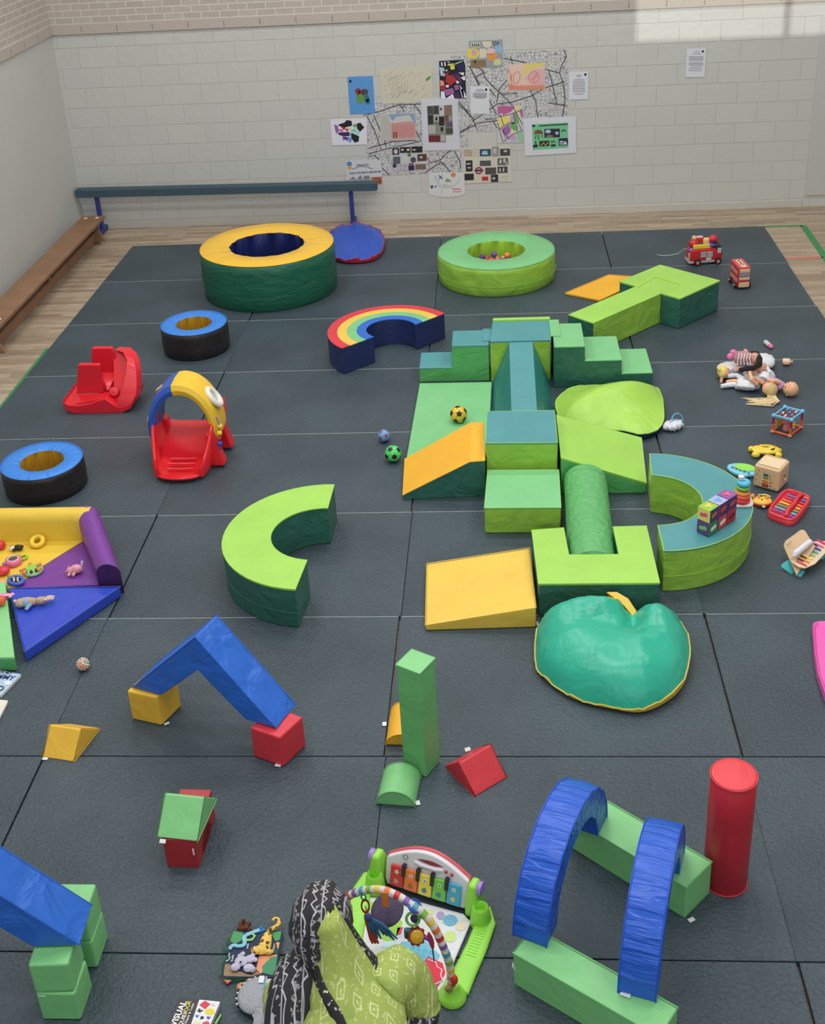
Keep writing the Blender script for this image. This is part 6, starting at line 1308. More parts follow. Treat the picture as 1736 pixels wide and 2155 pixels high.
# floor mat
mp_=[at(u,v,.012) for u,v in ((762,1889),(880,1900),(975,1926),(989,1941),(903,2142),(760,2095),(690,2000))]
def relp(t,s,z=0): # t across from left to right edge, s from the piano towards the sitter
    L0,R0,R1,L1=mp_[0],mp_[3],mp_[4],mp_[6]+(mp_[5]-mp_[6])*.2
    a=L0+(R0-L0)*t; b=L1+(R1-L1)*t; p=a+(b-a)*s; return Vector((p.x,p.y,.014+z))
pm_=MB().loft([[Vector((p.x,p.y,.002)) for p in mp_],[Vector((p.x,p.y,.014)) for p in mp_]]).build('play_mat',mat('gym_mat_white',(222,226,228),.8,.4,14),parent=r,bevel=.005)
MB().tube([p+Vector((0,0,0)) for p in mp_],.005,6,closed=True).build('mat_binding',mat('gym_mat_edge',(214,214,220),.7),parent=pm_)
def patch(px,rgb,nm,lift=.0008,z=.0145):
    mb=MB()
    for poly in px:
        q=[at(u,v,z) for u,v in poly]; q=[Vector((p.x,p.y,z+lift)) for p in q]; mb.loft([q,[p+Vector((0,0,.0008)) for p in q]])
    return mb.build(nm,mat('print_%d_%d_%d'%tuple(rgb),rgb,.8),parent=pm_)
def el(cx_,cy_,a_,b_,n=18,rot=0): return [k1(cx_+a_*math.cos(2*PI*i/n)*math.cos(rot)-b_*math.sin(2*PI*i/n)*math.sin(rot),cy_+a_*math.cos(2*PI*i/n)*math.sin(rot)+b_*math.sin(2*PI*i/n)*math.cos(rot)) for i in range(n)]
patch([[k1(*p) for p in ((640,430),(720,380),(960,520),(1000,560),(940,690),(880,700),(740,600))]],(158,214,84),'green_print')
patch([[k1(*p) for p in ((1000,700),(1170,700),(1270,800),(1220,900),(1040,960),(920,760))]],(122,196,222),'blue_print')
patch([[k1(*p) for p in ((1180,810),(1290,860),(1310,930),(1250,1040),(1170,1065),(1100,960),(1140,870))]],(224,60,84),'red_shell_print',.0012)
patch([[k1(*p) for p in ((840,740),(900,640),(990,560),(1000,650),(930,700),(1010,790))]],(196,232,240),'pale_print',.0004)
patch([el(1345,545,55,42)],(140,200,226),'snail_print',.0010); patch([el(1275,510,30,30)],(180,160,206),'lilac_print'); patch([el(1420,590,36,32)],(232,214,190),'beige_print'); patch([el(1345,665,42,40)],(206,228,140),'lime_print'); patch([el(1200,485,22,16)],(236,226,150),'yellow_print')
patch([[k1(*p) for p in ((960,600),(1000,595),(985,650),(950,660))]],(224,80,90),'small_red_print')
patch([[k1(*p) for p in ((1180,1080),(1240,1060),(1215,1180),(1190,1230))]],(150,206,226),'corner_print')
sc2=MB(); 
for j in range(5):
    for i in range(4):
        u,v=k1(1075+i*42-j*12,745+j*36+i*12); p_=at(u,v,.0155); sc2.torus((p_.x,p_.y,.0162),.007,.0012,None,8,4)
sc2.build('printed_motifs',mat('print_deep_blue',(90,170,206),.8),parent=pm_)
wl=[k1(*p) for p in ((1180,830),(1240,850),(1250,885),(1285,905),(1275,945),(1290,985),(1240,1010),(1215,1040),(1170,1040))]
MB().tube([Vector((at(u,v,.0165).x,at(u,v,.0165).y,.0172)) for u,v in wl],.0028,5).build('white_scallop',mat('print_white',(236,234,234),.8),parent=pm_)
for k,R_ in enumerate((.026,.017,.008)): 
    p_=at(*k1(1345,545),.016); MB().torus((p_.x,p_.y,.0168),R_,.0011,None,24,4).build('snail_spiral',mat('print_teal',(60,140,180),.8),parent=pm_)
# base legs
def leg(pts,w0,w1,nm):
    L_=[];R_=[]
    n=len(pts)
    for i,p in enumerate(pts):
        d=(pts[min(i+1,n-1)]-pts[max(0,i-1)]); d.z=0; d.normalize(); s_=Vector((-d.y,d.x,0))*(w0+(w1-w0)*i/(n-1))/2; L_.append(p+s_);R_.append(p-s_)
    rg=[[Vector((l.x,l.y,.004)),Vector((q.x,q.y,.004)),Vector((q.x,q.y,.02)),(q*.8+l*.2)+Vector((0,0,.03)),(l*.8+q*.2)+Vector((0,0,.03)),Vector((l.x,l.y,.02))] for l,q in zip(L_,R_)]
    return MB().loft(rg).build(nm,GG,parent=r,bevel=.004,sharp=60)
cR=[at(1013,1918),at(1022,1948),at(1003,1999),at(980,2048),at(962,2090)]
lr=leg(cR,.085,.10,'base_leg')
sh_=Vector((ft2-ft)); cL=[p+sh_*(1 if i>2 else (tL-tR).length/sh_.length*.97) for i,p in enumerate(cR)]; cL=[at(783,1848),at(762,1880),at(750,1930),at(742,1975),ft2+Vector((0,0,0))]
ll=leg(cL,.085,.10,'base_leg')
for c_,pp in ((ft,lr),(ft2,ll)):
    q=Vector((c_.x,c_.y,0)); MB().lathe(q,[(.001,.004),(.058,.004),(.060,.02),(.048,.035),(.032,.06),(.028,.085),(.018,.086),(.016,.06),(.001,.06)],24).build('arch_socket',GG,parent=pp,sharp=50)
for k in range(10):
    t=.2+.06*k; p_=cR[1]+(cR[3]-cR[1])*t; d_=(cR[3]-cR[1]).normalized(); n_=Vector((-d_.y,d_.x,0)); 
    if k==0: rbm=MB()
    rbm.tube([p_-n_*.022+Vector((0,0,.031)),p_+n_*.022+Vector((0,0,.031))],.002,5)
rbm.build('leg_ribs',GG,parent=lr)
# towers and cup rings
u_=(tR-tL).normalized(); fwd=Vector((u_.y,-u_.x,0)); 
for s_,tw,cup in ((1,at(1000,1915),k1(1565,445)),(-1,at(800,1852),k1(790,205))):
    tb_=MB().loft([[tw+u_*a*.030+fwd*b*.055+Vector((0,0,z)) for a,b in ((-1,-1),(1,-1),(1,1),(-1,1))] for z in (.004,.10)]+[[tw+u_*a*.018+fwd*(b*.03)+Vector((0,0,.175)) for a,b in ((-1,-1),(1,-1),(1,1),(-1,1))]]).build('side_tower',GG,parent=r,bevel=.014)
    kc=tw+Vector((0,0,.145)); part(MB().lathe(kc+u_*s_*.02,[(.001,-.004),(.028,-.004),(.032,.004),(.032,.018),(.020,.022),(.001,.020)],24,ax=u_*s_).build('purple_knob',mat('knob_purple',(160,130,206),.3),parent=tb_,sharp=50),'purple round knob')
    cp=at(*cup,.10); cp=Vector((cp.x,cp.y,0)); MB().lathe(cp,[(.050,.004),(.044,.05),(.036,.098),(.030,.104),(.024,.098),(.020,.07),(.001,.068)],28).build('cup_socket',GG,parent=tb_,sharp=50)
# piano panel: stands on the back edge, slightly tilted
PL=at(820,1868)+Vector((0,0,.02)); PR=at(972,1918)+Vector((0,0,.02)); pu=(PR-PL).normalized(); Wp=(PR-PL).length; up=Vector((0,0,.97))-fwd*.26; up.normalize(); nf=pu.cross(up); 
if nf.dot(fwd)<0: nf=-nf
def PP(a,b,o_=0): return PL+pu*a*Wp+up*b+nf*o_
arcp=[(-.05,.01),(-.07,.06),(-.07,.13)]+[(-.06+1.12*i/12,.135+.075*math.sin(PI*(i/12)**.9)) for i in range(13)]+[(1.07,.12),(1.07,.05),(1.04,.005)]
arcp=[(-.04,.0),(-.07,.03),(-.07,.12)]+[(-.055+1.11*i/14,.14+.075*math.sin(PI*i/14)) for i in range(15)]+[(1.07,.12),(1.07,.03),(1.04,.0)]
pn=MB().loft([[PP(a,b,-.028) for a,b in arcp],[PP(a,b,.002) for a,b in arcp]]).build('piano_panel',GW,parent=r,bevel=.008,sharp=60)
part(MB().loft([[PP(.5+(a-.5)*1.02,b*1.02+.003,-.04) for a,b in arcp],[PP(.5+(a-.5)*1.02,b*1.02+.003,-.02) for a,b in arcp]]).build('back_shell',pl((214,90,100)),parent=pn,bevel=.005,sharp=60),'red back shell of piano')
for k,rgb in enumerate(((214,50,64),(240,120,66),(238,214,90),(120,200,80),(70,170,206))):
    a0,a1=.02+.196*k,.02+.196*k+.18; q=[(a0,.012),(a1,.012),(a1,.115),(a0,.115)]
    ky=MB().loft([[PP(a,b,.001) for a,b in q],[PP(a,b,.016 if b>.05 else .02) for a,b in q]]).build('piano_key',pl(rgb,.3),parent=pn,bevel=.006)
    M_=Matrix.Translation(PP((a0+a1)/2,.088,.0185))@Matrix((pu,up,nf)).transposed().to_4x4()
    disc=MB(M_).cyl((0,0,-.003),(0,0,.0005),.0095,n=18).build('number_disc',pl((236,226,216) if k!=3 else (190,230,150)),parent=ky)
    o0=text(str(k+1),.015,pl((60,40,44)),ky,M_@Matrix.Translation((0,0,.0012)),'number',.0003)
    pc_=MB(Matrix.Translation(PP((a0+a1)/2,.042,.0195))@Matrix((pu,up,nf)).transposed().to_4x4())
    pc_.prism([((.011+.003*math.cos(3*2*PI*i/16+k))*math.cos(2*PI*i/16),(.012)*math.sin(2*PI*i/16)) for i in range(16)],0,.0016); pc_.build('key_picture',pl(((214,150,150),(160,110,60),(70,130,160),(60,130,160),(226,196,110))[k]),parent=ky)
for k in range(4): 
    a0=.19+.196*k-.01; q=[(a0,.075),(a0+.05,.075),(a0+.05,.135),(a0,.135)]; MB().loft([[PP(a,b,.002) for a,b in q],[PP(a,b,.024) for a,b in q]]).build('black_key',pl((32,30,34),.3),parent=pn,bevel=.003)
hq=[(.36+.36*i/10,.178+.010*math.sin(PI*i/10)) for i in range(11)]+[(.72-.36*i/10,.178-.010*math.sin(PI*i/10)) for i in range(11)]
hq=hq[:11]+hq[12:-1]
MB().loft([[PP(a,b-.004,.0025) for a,b in hq],[PP(a,b-.004,.0035) for a,b in hq]]).build('handle_slot',pl((150,50,70)),parent=pn)
MB().tube([PP(.33,.158,.002),PP(.42,.152,.006),PP(.62,.152,.006),PP(.72,.158,.002)],.008,8).build('handle_lip',GW,parent=pn)
q=[(.42,.138),(.53,.138),(.53,.148),(.42,.148)]; bd_=MB().loft([[PP(a,b,.0025) for a,b in q],[PP(a,b,.004) for a,b in q]]).build('maker_badge',pl((170,40,50)),parent=pn)
for a,b in ((.76,.155),(.84,.150)): MB().sph(PP(a,b,.004),.008,10).build('switch',pl((190,50,50)),parent=pn)
sl_=MB()
for k in range(14): t=2*PI*k/14; sl_.tube([PP(.20,.165,.003)+pu*.008*math.cos(t)+up*.008*math.sin(t),PP(.20,.165,.003)+pu*.015*math.cos(t)+up*.015*math.sin(t)],.0009,4)
sl_.build('speaker_slots',pl((90,86,92)),parent=pn)
# striped toy arch
A_=Vector((ft.x,ft.y,.0)); n_=(ft2-ft).cross(Vector((0,0,1))).normalized()
kp=[onplane(*k1(x,y),A_,n_) for x,y in ((1350,1000),(1350,930),(1335,850),(1290,730),(1230,600),(1150,500),(1060,430),(950,360),(830,320),(700,330),(590,380))]
kp=[A_+Vector((0,0,.05)),A_+Vector((.0,0,.12))]+kp[2:]+[ (ft2+Vector((.02,0,.30))),(ft2+Vector((0,0,.18))),(ft2+Vector((0,0,.06)))]
def cr(P,n):
    out=[]; L=len(P)
    for i in range(L-1):
        p0,p1,p2,p3=P[max(i-1,0)],P[i],P[i+1],P[min(i+2,L-1)]
        for j in range(n): f_=j/n; out.append(.5*((2*p1)+(p2-p0)*f_+(2*p0-5*p1+4*p2-p3)*f_*f_+(3*p1-p0-3*p2+p3)*f_**3))
    return out+[P[-1]]
path=cr(kp,12)
seg=[0]; 
for a,b in zip(path,path[1:]): seg.append(seg[-1]+(b-a).length)
cls_=[pl((204,56,64)),None,pl((226,120,60)),None,pl((230,196,80)),None,pl((130,180,70)),None,pl((80,160,180)),None,pl((130,100,170)),None]
WS=mat('arch_white',(216,212,206),.8,.4,30)
arch_=MB(); arch_.loft([[c+ (Matrix.Rotation(2*PI*i/12,3,n_.cross((path[min(k+1,len(path)-1)]-path[max(k-1,0)]).normalized()) if False else (path[min(k+1,len(path)-1)]-path[max(k-1,0)]).normalized())@n_)*.0165 for i in range(12)] for k,c in enumerate(path)])
ar=arch_.build('toy_arch',WS,parent=r,sharp=60)
SL=.021; k=0; s0=.03
def ptat(s):
    for i in range(len(seg)-1):
        if seg[i+1]>=s: f_=(s-seg[i])/max(1e-9,seg[i+1]-seg[i]); return path[i]+(path[i+1]-path[i])*f_, (path[min(i+1,len(path)-1)]-path[i]).normalized()
    return path[-1],(path[-1]-path[-2]).normalized()
while s0+SL<seg[-1]:
    m_=cls_[k%12]
    if m_:
        rg=[]
        for j in range(4):
            c,t=ptat(s0+SL*j/3); rg.append([c+(Matrix.Rotation(2*PI*i/12,3,t)@n_)*.0176 for i in range(12)])
        MB().loft(rg).build('arch_stripe',m_,parent=ar,sharp=60)
    s0+=SL; k+=1
# hanging toys
def px3(x,y,z): return at(*k1(x,y),z)
m0=px3(885,470,.22); mo=MB(Matrix.Translation(m0)@Matrix.Rotation(-.25,4,'Y')@Matrix.Rotation(.35,4,'X')).lathe((0,0,0),[(.001,-.006),(.066,-.006),(.074,0),(.066,.006),(.001,.005)],36); 
bmesh.ops.scale(mo.bm,vec=(1,1.0,1),verts=mo.bm.verts); part(mo.build('hanging_mirror_disc',mat('dark_purple_cloth',(66,56,84),.7,.3,20),parent=r,sharp=50),'dark purple hanging disc')
tp0=onplane(*k1(870,335),A_,n_); MB().loft([[tp0+Vector((x,-.018,z)) for x,z in ((-.014,.02),(.014,.02),(.014,-.06),(-.014,-.06))],[tp0+Vector((x,-.024,z)) for x,z in ((-.014,.02),(.014,.02),(.014,-.06),(-.014,-.06))]]).build('orange_tab',pl((232,130,60),.7),parent=r,bevel=.004)
MB().tube([tp0+Vector((0,-.02,-.05)),m0+Vector((0,.0,.02))],.004,6).build('loop_cord',WS,parent=r)
lk=onplane(*k1(725,440),A_,n_); MB(Matrix.Translation(lk)@Matrix.Rotation(1.3,4,'X')).torus((0,0,0),.020,.0045,Matrix.Diagonal((.8,1.4,1,1)),22,6).build('red_link',pl((170,40,44)),parent=r)
lk2=onplane(*k1(712,375),A_,n_); MB(Matrix.Translation(lk2)@Matrix.Rotation(1.2,4,'X')).torus((0,0,0),.010,.003,None,16,6).build('blue_link',pl((60,110,170)),parent=r)
ts=MB(); rd=random.Random(2)
tt=lk+Vector((.005,0,-.06))
for i in range(9): e=tt+Vector((.03+.014*i-.02,-.02-.003*i,-.10+.012*rd.random()*3)); ts.tube([tt,tt+(e-tt)*.5+Vector((0,.006,.01)),e],[.006,.009,.004],6)
ts.build('blue_tassel_toy',mat('denim_blue',(56,104,150),.8,.4,30),parent=r); MB().sph(tt,.016,10).build('tassel_head',pl((80,90,160),.6),parent=r)
MB().tube([lk,tt],.003,6).build('cord',WS,parent=r)
for k in range(3): MB().tube([tt+Vector((-.012,0,-.01)),tt+Vector((.006+k*.01,-.02,-.10)),tt+Vector((.014+k*.012,-.024,-.13))],[.004,.007,.005],6).build('red_tail',pl((190,70,60),.7),parent=r)
br_=onplane(*k1(1085,440),A_,n_); MB(Matrix.Translation(br_)@Matrix.Rotation(.5,4,'Y')@Matrix.Rotation(.2,4,'X')).torus((0,0,0),.026,.0055,None,26,8).build('blue_ring',pl((44,74,180),.3),parent=r)
gr_=br_+Vector((-.01,-.01,-.062)); MB(Matrix.Translation(gr_)@Matrix.Rotation(1.1,4,'X')).torus((0,0,0),.026,.006,None,26,8).build('green_ring',pl((120,190,90),.3),parent=r)
MB().tube([br_+Vector((0,0,-.02)),gr_+Vector((0,0,.025))],.004,6).build('link_strap',pl((190,150,90),.6),parent=r)
fl_=gr_+Vector((.012,-.02,-.075)); fm=MB(Matrix.Translation(fl_)@Matrix.Rotation(.9,4,'X')@Matrix.Rotation(.3,4,'Y'))
fm.prism([(.036*(1+.10*math.cos(9*2*PI*i/72))*math.cos(2*PI*i/72),.036*(1+.10*math.cos(9*2*PI*i/72))*math.sin(2*PI*i/72)) for i in range(72)],-.010,.010); fm.build('red_flower_toy',pl((150,44,40),.6),parent=r,bevel=.003)
MB(Matrix.Translation(fl_)@Matrix.Rotation(.9,4,'X')@Matrix.Rotation(.3,4,'Y')).lathe((0,0,.009),[(.028,0),(.027,.005),(.018,.011),(.001,.013)],26).build('golden_centre',pl((226,180,50),.2),parent=r)
MB().box(fl_+Vector((-.035,.01,.005)),(.03,.02,.05)).build('teal_cloth_tag',cl((70,120,134)),parent=r,bevel=.006)
MB().sph(gr_+Vector((.01,.012,-.01)),(.022,.018,.022),12).build('purple_bead_toy',pl((70,50,110),.4),parent=r)
v1=fl_+Vector((.055,-.006,-.005)); MB().tube([fl_+Vector((.03,0,-.005)),v1,v1+Vector((.012,-.006,-.025))],[.008,.014,.006],8).build('purple_wing',pl((110,60,170),.5),parent=r)
rd_=onplane(*k1(1205,660),A_,n_)+Vector((0,-.01,-.0)); MB().tube([rd_+Vector((-.008,0,.03)),rd_+Vector((0,-.005,-.01)),rd_+Vector((.006,-.008,-.045))],[.006,.012,.007],8).build('red_clip_toy',pl((206,44,56),.4),parent=r)
MB().tube([rd_+Vector((.004,-.008,-.045)),rd_+Vector((.008,-.01,-.12))],.003,6).build('black_white_cord',pl((40,40,44)),parent=r)
bb_=A_+Vector((.012,-.012,.125)); bird=MB().sph(bb_,(.016,.016,.026),14).build('red_bird_toy',pl((206,50,44),.5),parent=r); MB().sph(bb_+Vector((-.022,-.01,-.04)),(.018,.014,.018),12).build('striped_animal_toy',cl((150,130,80)),parent=r)
# ================================================================ person
def expr(nt,e):
    "tiny helper: nested tuples -> math nodes"
    if not isinstance(e,tuple): return e
    op,args=e[0],[expr(nt,a) for a in e[1:]]
    n=nt.nodes.new('ShaderNodeMath'); n.operation=op
    for i,a in enumerate(args):
        if isinstance(a,(int,float)): n.inputs[i].default_value=a
        else: nt.links.new(a,n.inputs[i])
    return n.outputs[0]
def patmat(name,fn,c0,c1,r=.8,bump=.3):
    m,nt,b,tc=nodemat(name,r); sx=nt.nodes.new('ShaderNodeSeparateXYZ'); nt.links.new(tc.outputs['Object'],sx.inputs[0])
    nz=nt.nodes.new('ShaderNodeTexNoise'); nz.inputs['Scale'].default_value=60; nt.links.new(tc.outputs['Object'],nz.inputs['Vector'])
    f_=expr(nt,fn(sx.outputs[0],sx.outputs[1],sx.outputs[2],nz.outputs[0]))
    cl_=nt.nodes.new('ShaderNodeClamp'); nt.links.new(f_,cl_.inputs[0])
    mx=nt.nodes.new('ShaderNodeMix'); mx.data_type='RGBA'; mx.inputs[6].default_value=lin(c0); mx.inputs[7].default_value=lin(c1); nt.links.new(cl_.outputs[0],mx.inputs[0]); nt.links.new(mx.outputs[2],b.inputs['Base Color'])
    n2=nt.nodes.new('ShaderNodeTexNoise'); n2.inputs['Scale'].default_value=9; n2.inputs['Distortion'].default_value=1; nt.links.new(tc.outputs['Object'],n2.inputs['Vector'])
    bp=nt.nodes.new('ShaderNodeBump'); bp.inputs['Strength'].default_value=bump; bp.inputs['Distance'].default_value=.02; nt.links.new(n2.outputs[0],bp.inputs['Height']); nt.links.new(bp.outputs[0],b.inputs['Normal']); return m
def zig(x,y,z,n):
    rr_=('ADD',('MULTIPLY',x,27.),('MULTIPLY',('PINGPONG',('ADD',('MULTIPLY',z,50.),('MULTIPLY',y,-60.)),1.),.5))
    line_=('LESS_THAN',('ABSOLUTE',('SUBTRACT',('FRACT',rr_),.5)),.07)
    dots=('MULTIPLY',('GREATER_THAN',n,.58),('GREATER_THAN',('FRACT',('MULTIPLY',x,13.5)),.5))
    l2=('LESS_THAN',('FRACT',('MULTIPLY',x,13.5)),.07)
    return ('MAXIMUM',('MAXIMUM',line_,('MULTIPLY',dots,.6)),('MULTIPLY',l2,.8))
def dia(x,y,z,n):
    fx=('SUBTRACT',('FRACT',('MULTIPLY',x,17.)),.5); fy=('SUBTRACT',('FRACT',('ADD',('MULTIPLY',y,15.),('MULTIPLY',z,-8.))),.5)
    d=('ADD',('ABSOLUTE',fx),('ABSOLUTE',fy)); ring=('LESS_THAN',('ABSOLUTE',('SUBTRACT',('MAXIMUM',('ABSOLUTE',fx),('ABSOLUTE',fy)),.22)),.035)
    dot=('LESS_THAN',d,.09); sp=('GREATER_THAN',n,.62)
    return ('ADD',('MULTIPLY',('MAXIMUM',ring,dot),.75),('MULTIPLY',sp,.45))
ZIG=patmat('black_white_print_cloth',zig,(44,42,48),(190,190,192)); DIA=patmat('olive_green_print_cloth',dia,(160,178,88),(214,222,160)); DOTS=patmat('black_dotted_border',lambda x,y,z,n:('GREATER_THAN',n,.63),(40,38,42),(200,198,190))
PSK=mat('person_skin',(150,104,78),.5,.03,12)
hc=at(676,1940,.76); sc0=Vector((3.70,-10.40,.55)); pel=Vector((3.84,-10.86,.20))
r=thing('person','person from behind in green printed shawl and black patterned headscarf, sitting by the baby gym','person',(pel.x,pel.y-.0,0))
# body skeleton -> one continuous skin
def skinbody():
    J={'pel':(pel,.13,.15),'wst':(pel*.62+sc0*.38,.13,.11),'chs':(pel*.2+sc0*.8,.12,.10),'nkb':(sc0+Vector((-.02,.03,.06)),.065,.06),'nck':(hc+Vector((.035,-.04,-.10)),.052,.052),'hd0':(hc+Vector((.01,-.01,-.03)),.075,.085),'hd1':(hc+Vector((0,.01,.05)),.078,.088)}
    sL=at(628,2076,.52); sR=at(832,2050,.53)
    eL=at(600,2118,.40); wL=Vector((3.60,-10.16,.20)); eR=at(877,2121,.39); wR=Vector((3.93,-10.55,.24))
    J.update(shL=(sL,.046,.046),elL=(eL,.036,.036),wrL=(wL,.028,.03),shR=(sR,.046,.046),elR=(eR,.034,.034),wrR=(wR,.028,.03))
    J.update(hpL=(pel+Vector((-.10,.05,-.02)),.10,.10),knL=(Vector((3.55,-10.46,.10)),.07,.07),anL=(Vector((3.72,-10.80,.055)),.045,.04),toL=(Vector((3.74,-10.95,.035)),.04,.025),
             hpR=(pel+Vector((.10,.05,-.02)),.10,.10),knR=(Vector((4.04,-10.50,.10)),.07,.07),anR=(Vector((3.98,-10.84,.055)),.045,.04),toR=(Vector((3.98,-10.99,.035)),.04,.025))
    names=list(J); E=[('pel','wst'),('wst','chs'),('chs','nkb'),('nkb','nck'),('nck','hd0'),('hd0','hd1'),('chs','shL'),('shL','elL'),('elL','wrL'),('chs','shR'),('shR','elR'),('elR','wrR'),('pel','hpL'),('hpL','knL'),('knL','anL'),('anL','toL'),('pel','hpR'),('hpR','knR'),('knR','anR'),('anR','toR')]
    P=[Vector(J[n][0]) for n in names]; Rr_=[J[n][1:] for n in names]; ED=[(names.index(a),names.index(b)) for a,b in E]
    for w_,e_,sd in (('wrL','elL',1),('wrR','elR',-1)):
        W=Vector(J[w_][0]); d=(W-Vector(J[e_][0])).normalized(); s_=d.cross(Vector((0,0,1))).normalized(); dn=s_.cross(d)
        pi_=len(P); P.append(W+d*.045); Rr_.append((.030,.016)); ED.append((names.index(w_),pi_))
        for k,(off,ln) in enumerate(((-.026,.062),(-.009,.074),(.009,.070),(.026,.055))):
            b0=len(P); q0=W+d*.075+s_*off; P.append(q0); Rr_.append((.009,.009)); ED.append((pi_,b0)); 
            q1=q0+(d*.8-Vector((0,0,.45)))*ln*.5; P.append(q1); Rr_.append((.008,.008)); ED.append((b0,b0+1)); q2=q1+(d*.35-Vector((0,0,.8)))*ln*.5; P.append(q2); Rr_.append((.007,.007)); ED.append((b0+1,b0+2))
        b0=len(P); q0=W+d*.03+s_*sd*.034; P.append(q0); Rr_.append((.011,.011)); ED.append((pi_,b0)); q1=q0+d*.03+s_*sd*.016-Vector((0,0,.012)); P.append(q1); Rr_.append((.009,.009)); ED.append((b0,b0+1))
    me=bpy.data.meshes.new('body'); me.from_pydata([p-r.location for p in P],ED,[]); o=bpy.data.objects.new('body',me); C.objects.link(o); o.parent=r
    md=o.modifiers.new('skin','SKIN'); sv=me.skin_vertices[0].data
    for i,rr_ in enumerate(Rr_): sv[i].radius=rr_; sv[i].use_root=(i==0)
    sb_=o.modifiers.new('sub','SUBSURF'); sb_.levels=2; sb_.render_levels=2
    dg=bpy.context.evaluated_depsgraph_get(); m2=bpy.data.meshes.new_from_object(o.evaluated_get(dg)); bpy.data.objects.remove(o)
    m2.materials.clear(); m2.materials.append(PSK)
    for p_ in m2.polygons: p_.use_smooth=True
    o=bpy.data.objects.new('body',m2); C.objects.link(o); o.parent=r; return o
body=skinbody()
# face (turned away from the picture, looking down at the gym)
fd=Vector((.12,.86,-.42)).normalized(); fr_=fd.cross(Vector((0,0,1))).normalized(); fu=fr_.cross(fd)
face=MB(); M_=Matrix((fr_,fu,fd)).transposed().to_4x4()
face.sph(hc,(.078,.105,.092),24,m=M_); fo=face.build('face',PSK,parent=r,sharp=0)
MB().loft([[hc+fr_*a+fu*b+fd*c for a,b,c in ((-.012,-.022,.082),(.012,-.022,.082),(0,.02,.088))],[hc+fr_*a+fu*b+fd*c for a,b,c in ((-.007,-.02,.106),(.007,-.02,.106),(0,.018,.093))]]).build('nose',PSK,parent=fo,bevel=.004)
ey=MB(); 
for s_ in (-1,1): ey.sph(hc+fr_*s_*.030+fu*.012+fd*.084,(.010,.006,.006),10,m=M_)
ey.build('eyes',pl((40,30,28),.2),parent=fo)
MB().tube([hc+fr_*a+fu*-.048+fd*c for a,c in ((-.022,.076),(0,.086),(.022,.076))],.006,6).build('lips',pl((140,70,66),.5),parent=fo)
# headscarf: full hood open at the front
mb=MB(); rg=[]; NR=16
back=-fd
for j in range(NR+1):
    t=j/NR; th_=.12+ (PI*.66-.12)*t   # polar angle from the crown-back direction
    ring=[]
    for i in range(28):
        a=2*PI*i/28; d_=back*math.cos(th_)+(fr_*math.cos(a)+fu*math.sin(a))*math.sin(th_)
        low=max(0,-(fu.dot(d_)))
        w_=.004*math.sin(a*5+t*7)+.004*math.sin(a*9-t*5)
        ring.append(hc+Vector((0,-.004,.0))+fr_*d_.dot(fr_)*(.108+w_)+fu*d_.dot(fu)*(.142+w_+.03*low)+fd*d_.dot(fd)*(.122+w_))
    rg.append(ring)
mb.loft(rg,True,False); hs_=mb.build('headscarf',ZIG,parent=r,sharp=70)
sd=hs_.modifiers.new('th','SOLIDIFY'); sd.thickness=.006; sd.offset=1
# scarf tails round the neck and left shoulder
tl_=[hc+Vector((-.05,.0,-.10)),at(650,2018,.62),at(628,2060,.60),at(614,2105,.56),at(610,2155,.50),at(612,2230,.40)]
tl_=cr(tl_,5); MB().tube(tl_,[.05+.045*min(1,i/8) for i in range(len(tl_))],18,flat=.75).build('scarf_tail',ZIG,parent=r,sharp=70)
# dress: torso and skirt
def ell(c,ax,rx_,ry_,n=28,w=0):
    z=ax.normalized(); x=Vector((1,0,0))-z*z.x; x.normalize(); y=z.cross(x)
    return [c+x*rx_*(1+w*math.sin(i*1.9))*math.cos(2*PI*i/n)+y*ry_*(1+w*math.sin(i*2.3))*math.sin(2*PI*i/n) for i in range(n)]
tx=(sc0-pel)
MB().loft([ell(Vector((3.82,-10.74,.012)),Vector((0,0,1)),.44,.37,w=.04),ell(Vector((3.82,-10.74,.10)),Vector((0,0,1)),.40,.34,w=.03),ell(pel+Vector((0,.02,.05)),Vector((0,.2,1)),.26,.25,w=.02),ell(pel+tx*.3,tx,.20,.17),ell(pel+tx*.65,tx,.195,.155),ell(pel+tx*.9,tx,.20,.145),ell(sc0+Vector((-.01,.02,.05)),Vector((-.3,.5,.8)),.12,.10),ell(sc0+Vector((-.03,.05,.09)),Vector((-.3,.5,.8)),.07,.07)]).build('dress',DIA,parent=r,sharp=80)
# sleeves
def sleeve(P,R,m_,nm): 
    q=cr([Vector(p) for p in P],4); n=len(q); rr_=[R[min(len(R)-1,int(i/4))]*(1-(i%4)/4)+R[min(len(R)-1,int(i/4)+1)]*(i%4)/4+.004*math.sin(i*2.2) for i in range(n)]
    return MB().tube(q,rr_,16).build(nm,m_,parent=r,sharp=80)
sleeve([sc0+Vector((.11,.03,.0)),at(838,2050,.54),at(868,2092,.43),at(882,2130,.36)],[.095,.10,.094,.082],DIA,'right_sleeve')
sleeve([at(876,2122,.40),at(874,2150,.36),(3.95,-10.46,.30),(3.935,-10.53,.25)],[.088,.084,.06,.044],ZIG,'right_cuff')
sleeve([sc0+Vector((-.12,.02,-.01)),at(618,2085,.5),at(596,2120,.42),(3.49,-10.37,.33)],[.09,.09,.08,.065],DIA,'left_sleeve')
sleeve([(3.49,-10.37,.33),(3.52,-10.30,.28),(3.57,-10.21,.22),(3.60,-10.17,.20)],[.066,.058,.048,.040],ZIG,'left_cuff')
